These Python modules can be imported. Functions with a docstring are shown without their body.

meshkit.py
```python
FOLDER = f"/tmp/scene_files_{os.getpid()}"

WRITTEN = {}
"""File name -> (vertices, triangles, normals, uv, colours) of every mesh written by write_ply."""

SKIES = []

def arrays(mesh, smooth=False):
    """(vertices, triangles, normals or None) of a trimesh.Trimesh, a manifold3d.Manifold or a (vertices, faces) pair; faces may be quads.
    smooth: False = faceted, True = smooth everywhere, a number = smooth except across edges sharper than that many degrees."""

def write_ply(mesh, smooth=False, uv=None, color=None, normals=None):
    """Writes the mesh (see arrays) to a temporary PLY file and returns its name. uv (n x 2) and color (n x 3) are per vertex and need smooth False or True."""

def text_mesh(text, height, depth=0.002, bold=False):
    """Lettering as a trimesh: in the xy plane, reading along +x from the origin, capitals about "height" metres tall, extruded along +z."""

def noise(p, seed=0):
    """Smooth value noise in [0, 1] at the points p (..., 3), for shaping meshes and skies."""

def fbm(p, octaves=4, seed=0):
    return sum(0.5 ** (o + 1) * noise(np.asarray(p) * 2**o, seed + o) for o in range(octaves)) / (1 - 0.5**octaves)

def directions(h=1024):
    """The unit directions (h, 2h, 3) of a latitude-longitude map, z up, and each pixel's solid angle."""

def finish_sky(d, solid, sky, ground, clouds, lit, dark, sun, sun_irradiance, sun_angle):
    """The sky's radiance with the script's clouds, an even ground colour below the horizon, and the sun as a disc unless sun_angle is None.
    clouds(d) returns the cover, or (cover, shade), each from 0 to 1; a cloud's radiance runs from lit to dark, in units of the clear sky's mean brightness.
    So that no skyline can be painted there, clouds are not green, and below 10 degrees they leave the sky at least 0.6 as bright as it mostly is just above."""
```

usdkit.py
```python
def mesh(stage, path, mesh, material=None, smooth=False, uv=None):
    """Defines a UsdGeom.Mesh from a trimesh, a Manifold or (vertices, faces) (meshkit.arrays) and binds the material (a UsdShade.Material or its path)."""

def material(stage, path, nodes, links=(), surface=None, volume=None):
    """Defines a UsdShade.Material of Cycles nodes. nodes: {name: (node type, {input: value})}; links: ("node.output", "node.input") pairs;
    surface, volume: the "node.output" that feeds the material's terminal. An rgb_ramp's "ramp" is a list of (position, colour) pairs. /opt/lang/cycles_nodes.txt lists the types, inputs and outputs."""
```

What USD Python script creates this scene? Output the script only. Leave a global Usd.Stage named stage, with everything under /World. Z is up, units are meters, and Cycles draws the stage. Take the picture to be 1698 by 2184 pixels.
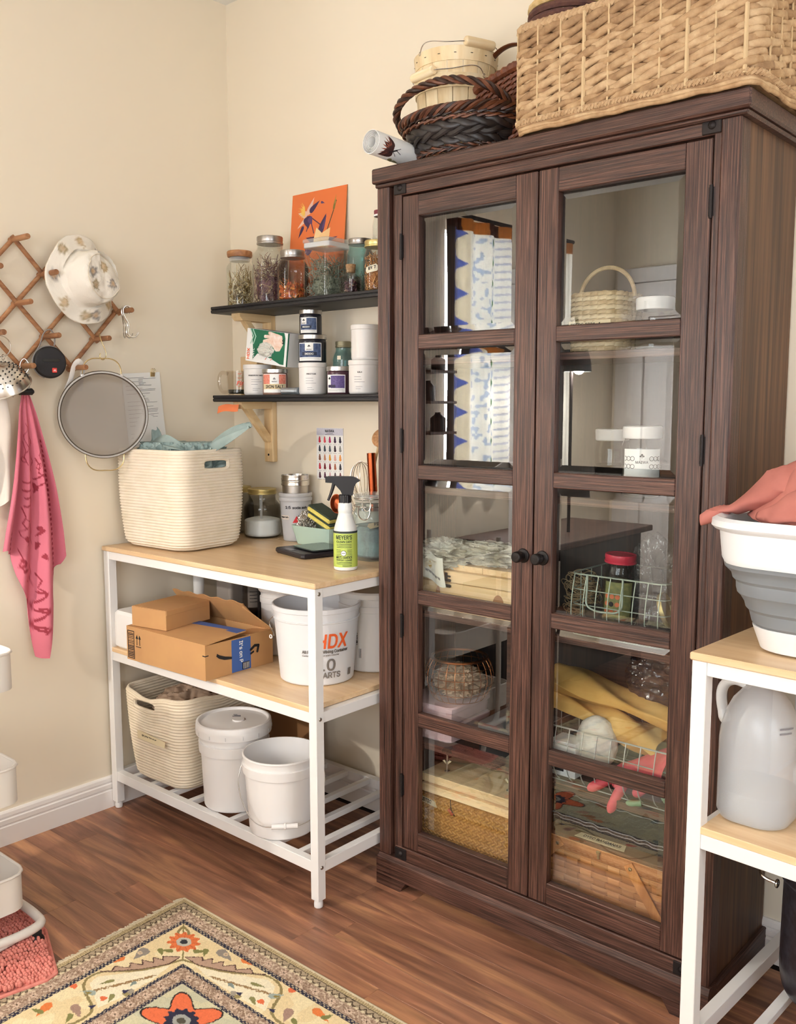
import math, random, numpy as np, trimesh, usdkit, meshkit
import manifold3d as m3
import shapely.geometry as sg
from shapely import affinity
from shapely.ops import unary_union
from pxr import Usd, UsdGeom, UsdLux, UsdShade, Gf, Sdf, Vt

stage = Usd.Stage.CreateInMemory()
UsdGeom.SetStageUpAxis(stage, UsdGeom.Tokens.z)
UsdGeom.SetStageMetersPerUnit(stage, 1.0)
W = UsdGeom.Xform.Define(stage, '/World')
stage.SetDefaultPrim(W.GetPrim())
UsdGeom.Scope.Define(stage, '/World/Looks')

# ---------------------------------------------------------------- camera, light, exposure
CAM = (2.72623, -2.21295, 1.35048)
YAW, PITCH, ROLL, FPX = 0.71673, -0.11567, -0.00124, 1995.96
d_ = np.array([-math.sin(YAW) * math.cos(PITCH), math.cos(YAW) * math.cos(PITCH), math.sin(PITCH)])
r_ = np.cross(d_, [0, 0, 1]); r_ /= np.linalg.norm(r_)
u_ = np.cross(r_, d_)
cr, sr = math.cos(ROLL), math.sin(ROLL)
r_, u_ = cr * r_ + sr * u_, -sr * r_ + cr * u_
cam = UsdGeom.Camera.Define(stage, '/World/camera')
M4 = Gf.Matrix4d(1.0)
for i, v in enumerate((r_, u_, -d_, CAM)):
    M4.SetRow3(i, Gf.Vec3d(*map(float, v)))
cam.AddTransformOp().Set(M4)
cam.CreateHorizontalApertureAttr(24.0)
cam.CreateVerticalApertureAttr(24.0 * 2184 / 1698)
cam.CreateFocalLengthAttr(24.0 * FPX / 1698)
cam.CreateClippingRangeAttr(Gf.Vec2f(0.05, 50))
EXPOSURE = -0.16
cam.CreateExposureAttr(EXPOSURE)

def rect_light(name, pos, rot, w, h, inten, col=(1, 1, 1)):
    l = UsdLux.RectLight.Define(stage, '/World/' + name)
    l.CreateWidthAttr(w); l.CreateHeightAttr(h); l.CreateIntensityAttr(inten); l.CreateColorAttr(Gf.Vec3f(*col))
    l.AddTranslateOp().Set(Gf.Vec3d(*pos)); l.AddRotateXYZOp().Set(Gf.Vec3f(*rot))
    return l
# daylight entering by the window in the left wall, the wide window behind the camera and the one in the right wall
rect_light('daylight_left', (-0.14, -2.40, 1.58), (0, -90, 0), 1.3, 1.05, 52.0, (0.95, 0.98, 1.0))
rect_light('daylight_front', (2.45, -3.62, 1.52), (90, 0, 0), 1.9, 1.3, 6.5, (0.97, 0.985, 1.0))
rect_light('daylight_right', (3.86, -1.6, 1.5), (0, 90, 0), 1.3, 1.3, 3.5, (0.98, 0.985, 1.0))
dome = UsdLux.DomeLight.Define(stage, '/World/sky')
dome.CreateIntensityAttr(1.0)
dome.CreateColorAttr(Gf.Vec3f(0.75, 0.87, 1.0))

# ---------------------------------------------------------------- names, things, parts
_n = {}
def uniq(parent, name):
    k = (parent, name)
    c = _n.get(k, 0); _n[k] = c + 1
    return f'{parent}/{name}' if c == 0 else f'{parent}/{name}_{c:03d}'
def pth(p):
    return '/World' if p is None else str(p.GetPath()) if hasattr(p, 'GetPath') else p
def setd(p, label=None, cat=None, group=None, kind=None):
    p = p.GetPrim() if hasattr(p, 'GetPrim') else p
    for k, v in (('label', label), ('category', cat), ('group', group), ('kind', kind)):
        if v: p.SetCustomDataByKey(k, v)
    return p
def thing(name, label, cat, loc=(0, 0, 0), rot=(0, 0, 0), group=None, kind=None):
    x = UsdGeom.Xform.Define(stage, uniq('/World', name))
    x.AddTranslateOp().Set(Gf.Vec3d(*map(float, loc)))
    if any(rot): x.AddRotateXYZOp().Set(Gf.Vec3f(*map(float, rot)))
    return setd(x, label, cat, group, kind)
def cat(ms):
    out_v, out_f, o = [], [], 0
    for m in (ms if isinstance(ms, list) else [ms]):
        v, f = (np.asarray(m.vertices), np.asarray(m.faces)) if hasattr(m, 'vertices') else (np.asarray(m[0], float), np.asarray(m[1], int))
        if f.shape[1] == 4: f = np.vstack([f[:, [0, 1, 2]], f[:, [0, 2, 3]]])
        out_v.append(v); out_f.append(f + o); o += len(v)
    return np.vstack(out_v), np.vstack(out_f)
def part(parent, name, mesh, m, smooth=35, label=None, kind=None, cd=None, loc=None, rot=None):
    if isinstance(mesh, list): mesh = cat(mesh)
    elif hasattr(mesh, 'vertices'): mesh = (np.asarray(mesh.vertices), np.asarray(mesh.faces))
    if cd is not None: smooth = True
    g = usdkit.mesh(stage, uniq(pth(parent), name), mesh, m, smooth=smooth)
    if cd is not None:
        UsdGeom.PrimvarsAPI(g).CreatePrimvar('Cd', Sdf.ValueTypeNames.Color3fArray, 'vertex').Set(Vt.Vec3fArray.FromNumpy(np.asarray(cd, np.float32)))
    if loc is not None: g.AddTranslateOp().Set(Gf.Vec3d(*map(float, loc)))
    if rot is not None: g.AddRotateXYZOp().Set(Gf.Vec3f(*map(float, rot)))
    return setd(g, label, kind=kind)
def solo(name, mesh, m, label, catg, smooth=35, group=None, kind=None, cd=None):
    return setd(part(None, name, mesh, m, smooth, cd=cd), label, catg, group, kind)
def struct(name, mesh, m, parent=None, smooth=False, label=None):
    g = part(parent, name, mesh, m, smooth)
    if parent is None: setd(g, label, kind='structure')
    return g
def copy_of(src, name, label, loc, rot=(0, 0, 0), group=None, catg=None):
    x = thing(name, label, catg or src.GetCustomDataByKey('category'), loc, rot, group or src.GetCustomDataByKey('group'))
    x.GetReferences().AddInternalReference(src.GetPath()); x.SetInstanceable(True)
    return x

# ---------------------------------------------------------------- shapes
def box(x0, x1, y0, y1, z0, z1, b=0.0):
    b = min(b, (x1 - x0) / 2.2, (y1 - y0) / 2.2, (z1 - z0) / 2.2)
    if b <= 0:
        m = trimesh.creation.box(bounds=[(x0, y0, z0), (x1, y1, z1)]); return np.array(m.vertices), np.array(m.faces)
    P = []
    for sx, X in ((1, x0), (-1, x1)):
        for sy, Y in ((1, y0), (-1, y1)):
            for sz, Z in ((1, z0), (-1, z1)):
                P += [(X, Y + sy * b, Z + sz * b), (X + sx * b, Y, Z + sz * b), (X + sx * b, Y + sy * b, Z)]
    return hull(P)
def hull(P):
    h = trimesh.convex.convex_hull(np.array(P, float)); return np.array(h.vertices), np.array(h.faces)
def tf(m, loc=(0, 0, 0), rot=(0, 0, 0), sc=1.0, piv=(0, 0, 0)):
    v, f = cat(m)
    v = (v - np.array(piv)) * np.array(sc)
    R = trimesh.transformations.euler_matrix(*np.radians(rot), 'sxyz')[:3, :3]
    if np.linalg.det(np.diag(np.broadcast_to(sc, 3))) < 0: f = f[:, ::-1]
    return v @ R.T + np.array(loc) + np.array(piv), f
def lathe(prof, n=40, closed=False):
    """prof: list of (radius, z). Surface of revolution about z."""
    prof = np.array(prof, float); k = len(prof)
    a = np.arange(n) / n * 2 * np.pi
    v = np.stack([np.outer(np.cos(a), prof[:, 0]), np.outer(np.sin(a), prof[:, 0]), np.broadcast_to(prof[:, 1], (n, k))], -1).reshape(-1, 3)
    f = []
    for j in range(k - 1 + closed):
        j2 = (j + 1) % k
        for i in range(n):
            i2 = (i + 1) % n
            f.append((i * k + j, i2 * k + j, i2 * k + j2, i * k + j2))
    f = np.array(f); f = np.vstack([f[:, [0, 1, 2]], f[:, [0, 2, 3]]])
    ar = np.linalg.norm(np.cross(v[f[:, 1]] - v[f[:, 0]], v[f[:, 2]] - v[f[:, 0]]), axis=1)
    return v, f[ar > 1e-14]
def rprof(pts, r=0.003, n=4):
    """round the corners of a polyline profile"""
    pts = [np.array(p, float) for p in pts]; out = [pts[0]]
    for a, b, c in zip(pts, pts[1:], pts[2:]):
        l1, l2 = np.linalg.norm(a - b), np.linalg.norm(c - b)
        q = min(r, l1 * .45, l2 * .45)
        if q < 1e-6: out.append(b); continue
        p0, p1 = b + (a - b) / l1 * q, b + (c - b) / l2 * q
        for t in np.linspace(0, 1, n): out.append((1 - t) ** 2 * p0 + 2 * t * (1 - t) * b + t * t * p1)
    return out + [pts[-1]]
def tube(pts, r=0.004, n=8, closed=False, flat=1.0, up=None, caps=True, twist=0.0):
    P = np.array(pts, float); k = len(P)
    T = np.roll(P, -1, 0) - np.roll(P, 1, 0) if closed else np.gradient(P, axis=0)
    T /= np.maximum(np.linalg.norm(T, axis=1, keepdims=True), 1e-12)
    if up is not None:
        U = np.broadcast_to(np.array(up, float), P.shape)
        N = U - (U * T).sum(1, keepdims=True) * T
        N /= np.maximum(np.linalg.norm(N, axis=1, keepdims=True), 1e-9)
    else:
        t0 = T[0]; ref = np.array([0, 0, 1.]) if abs(t0[2]) < .9 else np.array([1., 0, 0])
        n0 = ref - ref @ t0 * t0; N = [n0 / np.linalg.norm(n0)]
        for i in range(1, k):
            q = N[-1] - N[-1] @ T[i] * T[i]; N.append(q / max(np.linalg.norm(q), 1e-9))
        N = np.array(N)
    B = np.cross(T, N)
    R = np.broadcast_to(np.array(r, float), (k,))[:, None, None]
    a = np.arange(n) / n * 2 * np.pi + (np.arange(k) * twist)[:, None] if twist else np.broadcast_to(np.arange(n) / n * 2 * np.pi, (k, n))
    v = P[:, None] + R * (np.cos(a)[..., None] * N[:, None] * flat + np.sin(a)[..., None] * B[:, None])
    v = v.reshape(-1, 3); f = []
    for i in range(k - 1 + closed):
        i2 = (i + 1) % k
        j = np.arange(n); j2 = (j + 1) % n
        f.append(np.stack([i * n + j, i * n + j2, i2 * n + j2, i2 * n + j], 1))
    f = np.vstack(f); f = np.vstack([f[:, [0, 1, 2]], f[:, [0, 2, 3]]])
    if caps and not closed:
        v = np.vstack([v, P[:1], P[-1:]]); c0, c1 = len(v) - 2, len(v) - 1; o = (k - 1) * n
        j = np.arange(n); j2 = (j + 1) % n
        f = np.vstack([f, np.stack([np.full(n, c0), j2, j], 1), np.stack([np.full(n, c1), o + j, o + j2], 1)])
    return v, f
def rod(a, b, r, n=12, r2=None):
    return tube([a, b], [r, r if r2 is None else r2], n)
def arc(c, r, a0, a1, n=16, ax='xz'):
    t = np.radians(np.linspace(a0, a1, n)); o = np.zeros((n, 3)); i, j = 'xyz'.index(ax[0]), 'xyz'.index(ax[1])
    o[:, i] = r * np.cos(t); o[:, j] = r * np.sin(t); return o + np.array(c, float)
def spline(pts, n=40, closed=False):
    from scipy.interpolate import CubicSpline
    P = np.array(pts, float)
    if closed: P = np.vstack([P, P[:1]])
    t = np.r_[0, np.cumsum(np.linalg.norm(np.diff(P, axis=0), axis=1))]
    s = CubicSpline(t, P, bc_type='periodic' if closed else 'natural')
    q = np.linspace(0, t[-1], n + 1)[:-1] if closed else np.linspace(0, t[-1], n)
    return s(q)
def extrude(poly, h):
    poly = poly if poly.is_valid else poly.buffer(0)
    gs = getattr(poly, 'geoms', [poly])
    return cat([trimesh.creation.extrude_polygon(g, h, engine='earcut') for g in gs if g.area > 0])
def rrect(w, h, r, n=6):
    return sg.box(-w / 2 + r, -h / 2 + r, w / 2 - r, h / 2 - r).buffer(r, quad_segs=n)
def sup(w, h, r, n=48):
    """n points evenly round a rounded rectangle, with outward normals"""
    ring = rrect(w, h, r, 10).exterior
    L = ring.length
    P = np.array([ring.interpolate(i / n * L).coords[0] for i in range(n)])
    if not ring.is_ccw: P = P[::-1]
    T = np.roll(P, -1, 0) - np.roll(P, 1, 0); T /= np.linalg.norm(T, axis=1, keepdims=True)
    return P, np.stack([T[:, 1], -T[:, 0]], 1)
def loft(rings, closed_ends=(True, True), loop=False):
    """rings: (k, n, 3) stacked closed rings"""
    R = np.array(rings, float); k, n = R.shape[:2]; v = R.reshape(-1, 3); f = []
    j = np.arange(n); j2 = (j + 1) % n
    for i in range(k - 1 + loop):
        i2 = (i + 1) % k
        f.append(np.stack([i * n + j, i * n + j2, i2 * n + j2, i2 * n + j], 1))
    f = np.vstack(f); f = np.vstack([f[:, [0, 1, 2]], f[:, [0, 2, 3]]])
    if not loop:
        for e, i, s in ((closed_ends[0], 0, -1), (closed_ends[1], k - 1, 1)):
            if e:
                v = np.vstack([v, R[i].mean(0)[None]]); c = len(v) - 1
                t = np.stack([np.full(n, c), i * n + j, i * n + j2], 1)
                f = np.vstack([f, t[:, ::s] if s > 0 else t[:, [0, 2, 1]]])
    return v, f
def tray(w, d, h, r, t, taper=0.0, floor=None, n=48, lip=0.0):
    """open rounded box: (w,d) at the rim, wall t, base smaller by taper each side"""
    fl = floor or t
    P = []
    for z, ins, in_ in ((0, taper, 0), (h, 0, 0), (h, 0, t), (fl, taper, t)):
        q, _ = sup(w - 2 * (ins + in_), d - 2 * (ins + in_), max(r - in_, .002), n)
        P.append(np.c_[q, np.full(n, z)])
    if lip:
        q0, _ = sup(w + 2 * lip, d + 2 * lip, r + lip, n)
        P.insert(1, np.c_[sup(w - .0002, d - .0002, r, n)[0], np.full(n, h - .006)]); P.insert(2, np.c_[q0, np.full(n, h - .006)]); P.insert(3, np.c_[q0, np.full(n, h)])
    return loft(P)
def grid(fn, nu, nv, thick=0.0):
    """surface fn(u,v)->(...,3) on an nu x nv grid; with thickness both faces and the border"""
    u, v = np.meshgrid(np.linspace(0, 1, nu), np.linspace(0, 1, nv), indexing='ij')
    P = fn(u, v); V = P.reshape(-1, 3)
    i, j = np.meshgrid(np.arange(nu - 1), np.arange(nv - 1), indexing='ij')
    a = (i * nv + j).ravel(); q = np.stack([a, a + nv, a + nv + 1, a + 1], 1)
    f = np.vstack([q[:, [0, 1, 2]], q[:, [0, 2, 3]]])
    if thick:
        du, dv = np.gradient(P, axis=0), np.gradient(P, axis=1)
        N = np.cross(du, dv); N /= np.maximum(np.linalg.norm(N, axis=-1, keepdims=True), 1e-12)
        V2 = (P - N * thick).reshape(-1, 3); o = len(V)
        b = np.r_[np.arange(nu) * nv, (nu - 1) * nv + np.arange(1, nv), np.arange(nu - 2, -1, -1) * nv + nv - 1, np.arange(nv - 2, 0, -1)]
        b2 = np.roll(b, -1)
        side = np.vstack([np.stack([b, b2 , b2 + o], 1), np.stack([b, b2 + o, b + o], 1)])
        f = np.vstack([f, f[:, ::-1] + o, side]); V = np.vstack([V, V2])
    return V, f
def fb(P, s, seed=0, o=4):
    return meshkit.fbm(np.asarray(P) * s + 100.0, o, seed) - 0.5
def crumple(c, size, seed=0, amp=0.35, sub=4, freq=2.6):
    m = trimesh.creation.icosphere(sub); v = np.array(m.vertices)
    n1 = 1 - 2 * np.abs(fb(v, freq, seed, 3)) * 2.2
    n2 = fb(v, freq * 2.4, seed + 7, 3)
    r = 1 + amp * (n1 - .5) + amp * .7 * n2
    return v * r[:, None] * np.array(size) + np.array(c), np.array(m.faces)
def text(s, h, org, ux, uy, bold=False, depth=0.0006, center=False, maxw=None):
    """lettering of cap height h at org, reading along ux, up along uy"""
    m = meshkit.text_mesh(s, h, depth, bold); v = np.array(m.vertices)
    w = v[:, 0].max() - v[:, 0].min()
    if maxw and w > maxw: v[:, 0] *= maxw / w
    if center: v[:, 0] -= (v[:, 0].max() + v[:, 0].min()) / 2
    ux, uy = np.array(ux, float), np.array(uy, float); un = np.cross(ux, uy)
    return np.array(org) + v[:, :1] * ux + v[:, 1:2] * uy + v[:, 2:] * un, np.array(m.faces)
def wrap(m, c, R, a0, taper=0.0, z0=0.0):
    """bend a flat mesh (x = arc length, y = height, z = out) round a vertical cylinder at c, x=0 at azimuth a0 (degrees), reading counter-clockwise"""
    v, f = cat(m)
    v, f = trimesh.remesh.subdivide_to_size(v, f, R * .25) if np.ptp(v[:, 0]) > R * .3 else (v, f)
    r = R + taper * (v[:, 1] - z0); a = math.radians(a0) + v[:, 0] / R; rr = r + v[:, 2]
    return np.stack([c[0] + rr * np.cos(a), c[1] + rr * np.sin(a), c[2] + v[:, 1]], 1), f
def flat(w, h, x=0, y=0, t=0.0004):
    return box(x, x + w, y, y + h, 0, t)
def label_lines(rows, x0, w, y, dy, h, rng, t=0.0009):
    """rows of small grey print: thin bars"""
    out = []
    for k in range(rows):
        ww = w * (0.55 + .45 * rng.random()); out.append(box(x0, x0 + ww, y - k * dy, y - k * dy + h, 0, t))
    return out
def sticks(n, rng, inside, l=(0.02, 0.05), r=(0.0006, 0.0012), bend=0.3, vert=0.0):
    out = []
    for _ in range(n):
        p = inside(); q = rng.normal(size=3) + np.array([0, 0, vert]); q /= np.linalg.norm(q)
        L = rng.uniform(*l); e = p + q * L; m_ = (p + e) / 2 + rng.normal(size=3) * L * bend * .5
        out.append((p, m_, e, rng.uniform(*r)))
    return out

# ---------------------------------------------------------------- materials
def lin(c):
    if isinstance(c, str):
        c = c.lstrip('#'); c = [int(c[i:i + 2], 16) / 255 for i in (0, 2, 4)]
        return tuple(x / 12.92 if x <= .04045 else ((x + .055) / 1.055) ** 2.4 for x in c)
    return c
_m = {}
def mat(name, col, rough=.5, metal=0.0, var=None, vs=6.0, vdet=4, bump=None, **kw):
    """plain surface; var = second colour mixed by noise of scale vs; bump = (scale, strength, distance)"""
    if name in _m: return _m[name]
    p = {'base_color': lin(col), 'roughness': rough, 'metallic': metal}; p.update(kw)
    nodes = {'p': ('principled_bsdf', p), 'tc': ('texture_coordinate', {})}; links = []
    if var is not None:
        nodes['n'] = ('noise_texture', {'scale': vs, 'detail': float(vdet), 'roughness': .6})
        nodes['r'] = ('rgb_ramp', {'ramp': [(.32, lin(col)), (.68, lin(var))]})
        links += [('tc.object', 'n.vector'), ('n.fac', 'r.fac'), ('r.color', 'p.base_color')]
    if bump:
        nodes['bn'] = ('noise_texture', {'scale': bump[0], 'detail': 5.0, 'roughness': .6})
        nodes['b'] = ('bump', {'strength': bump[1], 'distance': bump[2] if len(bump) > 2 else .002})
        links += [('tc.object', 'bn.vector'), ('bn.fac', 'b.height'), ('b.normal', 'p.normal')]
    _m[name] = usdkit.material(stage, '/World/Looks/' + name, nodes, links, surface='p.BSDF')
    return _m[name]
def cdmat(name, rough=.8, bump=None, var=0.0, vs=40.0, trans=0.0, **kw):
    """colour from the mesh's own printed pattern (primvar Cd)"""
    nodes = {'p': ('principled_bsdf', {'roughness': rough, **kw}), 'a': ('attribute', {'attribute': 'Cd'}), 'tc': ('texture_coordinate', {})}
    links = []; src = 'a.color'
    if var:
        nodes['n'] = ('noise_texture', {'scale': vs, 'detail': 3.0}); nodes['mr'] = ('map_range', {'from_min': .3, 'from_max': .7, 'to_min': 1 - var, 'to_max': 1 + var})
        nodes['vm'] = ('vector_math', {'math_type': 'scale'})
        links += [('tc.object', 'n.vector'), ('n.fac', 'mr.value'), ('mr.result', 'vm.scale'), ('a.color', 'vm.vector1')]; src = 'vm.vector'
    links.append((src, 'p.base_color'))
    if bump:
        nodes['bn'] = ('noise_texture', {'scale': bump[0], 'detail': 4.0}); nodes['b'] = ('bump', {'strength': bump[1], 'distance': .002})
        links += [('tc.object', 'bn.vector'), ('bn.fac', 'b.height'), ('b.normal', 'p.normal')]
    surf = 'p.BSDF'
    if trans:
        nodes['t'] = ('translucent_bsdf', {}); nodes['mx'] = ('mix_closure', {'fac': trans})
        links += [(src, 't.color'), ('p.BSDF', 'mx.closure1'), ('t.BSDF', 'mx.closure2')]; surf = 'mx.closure'
    return usdkit.material(stage, '/World/Looks/' + name, nodes, links, surface=surf)
def wood(name, c1, c2, c3, axis='x', grain=55.0, along=2.2, rough=.5, bump=.25, vary=.25, fig=1.2, spec=.5, mid=(.34, .52, .68), coat=0.0):
    """grain stretched along an axis; c1 dark lines, c2 body, c3 pale streaks; tone varies between pieces"""
    s = [grain] * 3; s['xyz'.index(axis)] = along
    s2 = [9.0] * 3; s2['xyz'.index(axis)] = .8
    nodes = {'tc': ('texture_coordinate', {}), 'oi': ('object_info', {}),
             'off': ('vector_math', {'math_type': 'multiply_add', 'vector2': (7.3, 11.1, 5.7)}),
             'mp': ('mapping', {'scale': tuple(s)}), 'mp2': ('mapping', {'scale': tuple(s2)}),
             'n': ('noise_texture', {'scale': 1.0, 'detail': 7.0, 'roughness': .62, 'distortion': fig * .25}),
             'n2': ('noise_texture', {'scale': 1.0, 'detail': 3.0, 'roughness': .5, 'distortion': fig}),
             'r': ('rgb_ramp', {'ramp': [(mid[0], lin(c1)), (mid[1], lin(c2)), (mid[2], lin(c3))]}),
             'r2': ('map_range', {'from_min': .3, 'from_max': .7, 'to_min': 1 - vary, 'to_max': 1 + vary}),
             'rr': ('map_range', {'from_min': 0, 'from_max': 1, 'to_min': 1 - vary * .8, 'to_max': 1 + vary * .8}),
             'mu': ('math', {'math_type': 'multiply'}), 'sc': ('vector_math', {'math_type': 'scale'}),
             'b': ('bump', {'strength': bump, 'distance': .0015}),
             'p': ('principled_bsdf', {'roughness': rough, 'specular_ior_level': spec, 'coat_weight': coat, 'coat_roughness': .25})}
    links = [('oi.random', 'off.vector1'), ('tc.object', 'off.vector3'), ('off.vector', 'mp.vector'), ('off.vector', 'mp2.vector'), ('mp.vector', 'n.vector'), ('mp2.vector', 'n2.vector'),
             ('n.fac', 'r.fac'), ('n2.fac', 'r2.value'), ('oi.random', 'rr.value'), ('r2.result', 'mu.value1'), ('rr.result', 'mu.value2'),
             ('r.color', 'sc.vector1'), ('mu.value', 'sc.scale'), ('sc.vector', 'p.base_color'), ('n.fac', 'b.height'), ('b.normal', 'p.normal')]
    return usdkit.material(stage, '/World/Looks/' + name, nodes, links, surface='p.BSDF')
def clearmat(name, tint=(1, 1, 1), ior=1.5, rough=0.0, white=0.0):
    """thin glass or clear plastic: see-through with a mirror layer; white = milky share"""
    nodes = {'t': ('transparent_bsdf', {'color': tint}), 'g': ('glossy_bsdf', {'color': (1, 1, 1), 'roughness': rough}), 'f': ('fresnel', {'IOR': ior}), 'm': ('mix_closure', {}), 'ge': ('geometry', {}), 'fr': ('math', {'math_type': 'subtract', 'value1': 1.0}), 'fm': ('math', {'math_type': 'multiply'})}
    links = [('ge.backfacing', 'fr.value2'), ('f.fac', 'fm.value1'), ('fr.value', 'fm.value2'), ('fm.value', 'm.fac'), ('t.BSDF', 'm.closure1'), ('g.BSDF', 'm.closure2')]; surf = 'm.closure'
    if white:
        nodes['p'] = ('principled_bsdf', {'base_color': (.85, .86, .87), 'roughness': .35}); nodes['m2'] = ('mix_closure', {'fac': white})
        links += [('m.closure', 'm2.closure1'), ('p.BSDF', 'm2.closure2')]; surf = 'm2.closure'
    return usdkit.material(stage, '/World/Looks/' + name, nodes, links, surface=surf)

# ---------------------------------------------------------------- materials shared by many things
wall_m = mat('wall_cream', '#ece0cb', .85, bump=(55, .12, .002))
wall_l = wall_m
ceil_m = mat('ceiling_white', '#f1efea', .9, bump=(60, .3, .002))
white_trim = mat('trim_white', '#efeae6', .4)
white_metal = mat('white_powder_coat', '#eae7e4', .38)
white_pl = mat('white_plastic', '#e6e2df', .38)
black_pl = mat('black_plastic', '#151416', .45)
chrome = mat('polished_steel', '#d6d2cc', .22, 1.0)
steel = mat('brushed_steel', '#b9b4ae', .38, 1.0)
brass = mat('pale_brass', '#cdb98a', .3, 1.0)
iron = mat('dark_iron', '#2b2524', .5, .6)
copper = mat('copper', '#9a4a2c', .3, 1.0)
paper = mat('white_paper', '#f0efec', .8)
ink = mat('black_ink', '#1b1a1c', .8)
grey_ink = mat('grey_ink', '#77757a', .8)
tape = mat('masking_tape', '#d8c7a2', .8)
kraft = mat('kraft_card', '#b98a5c', .85, var='#c0925f', vs=9)
kraft_in = mat('kraft_card_inside', '#a87a4e', .9)
FLOORW = wood('floor_wood', '#63402f', '#8d6049', '#bb8860', 'x', grain=20, along=1.8, rough=.38, bump=.03, vary=.3, fig=3.2, mid=(.3, .5, .72))
DW = {a: wood('dark_wood_' + a, '#20110c', '#462b22', '#735143', a, grain=320, along=6.0, rough=.40, bump=.6, vary=.16, fig=.7, mid=(.34, .5, .7)) for a in 'xyz'}
TOPW = {a: wood('beech_' + a, '#d9b487', '#e1bf94', '#e9cca6', a, grain=42, along=2.4, rough=.35, bump=.03, vary=.06, fig=.8) for a in 'xy'}
PINE = {a: wood('pine_' + a, '#d9b583', '#e6c797', '#efd5ab', a, grain=40, along=2.0, rough=.6, bump=.08, vary=.1, fig=1.0) for a in 'xyz'}
OAK = {a: wood('warm_rod_' + a, '#84563a', '#a06f4a', '#b0845e', a, grain=60, along=3.0, rough=.5, bump=.1, vary=.12) for a in 'xyz'}

# ---------------------------------------------------------------- the room
HC, XR, YF = 2.735, 3.75, -3.5
T = .12
# floor: laminate strips laid along x, each its own plank
rng = np.random.default_rng(11)
fl = struct('floor', box(-T, XR + T, YF - T, T, -.06, -.008), mat('subfloor', '#2a1a12', .9), label='brown wood laminate floor of narrow planks')
pw = .0845
y1 = -.4575 + pw * 5
k = 0
while y1 > YF:
    y0 = max(y1 - pw, YF)
    if y1 <= 0.02:
        x = -rng.uniform(0, 1.1)
        if abs(y1 + .9645) < .01: x = .468 - 1.2
        if abs(y1 + .4575) < .01: x = .808 - 1.2
        while x < XR:
            L = 1.2; a, b = max(x, 0), min(x + L, XR)
            if b - a > .02: part(fl, 'plank', box(a + .00015, b - .00015, y0 + .00015, min(y1, 0) - .00015, -.008, 0, .0004), FLOORW, False)
            x += L
    y1 -= pw
def wall_with_hole(lo, hi, hole):
    """a wall in the plane of two axes given as 2-D boxes, minus holes"""
    p = sg.box(*lo, *hi)
    for h in hole: p = p.difference(sg.box(*h))
    return extrude(p, T)
wb = struct('wall_back', box(-T, XR + T, 0, T, 0, HC), wall_m, label='warm cream back wall behind shelves and cabinet')
v, f = wall_with_hole((YF, 0), (0, HC), [(-2.95, .96, -1.885, 2.2)])
struct('wall_left', (np.stack([-v[:, 2], v[:, 0], v[:, 1]], 1), f), wall_l, label='warm cream left wall with the peg rack')
v, f = wall_with_hole((0, 0), (XR, HC), [(1.5, .87, 3.4, 2.17)])
struct('wall_front', (np.stack([v[:, 0], YF - v[:, 2], v[:, 1]], 1), f[:, ::-1]), wall_m, label='cream wall behind the viewer with door and window')
v, f = wall_with_hole((YF, 0), (0, HC), [(-2.25, .85, -.95, 2.15)])
struct('wall_right', (np.stack([XR + v[:, 2], v[:, 0], v[:, 1]], 1), f), wall_m, label='cream wall on the right side of the room')
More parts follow.
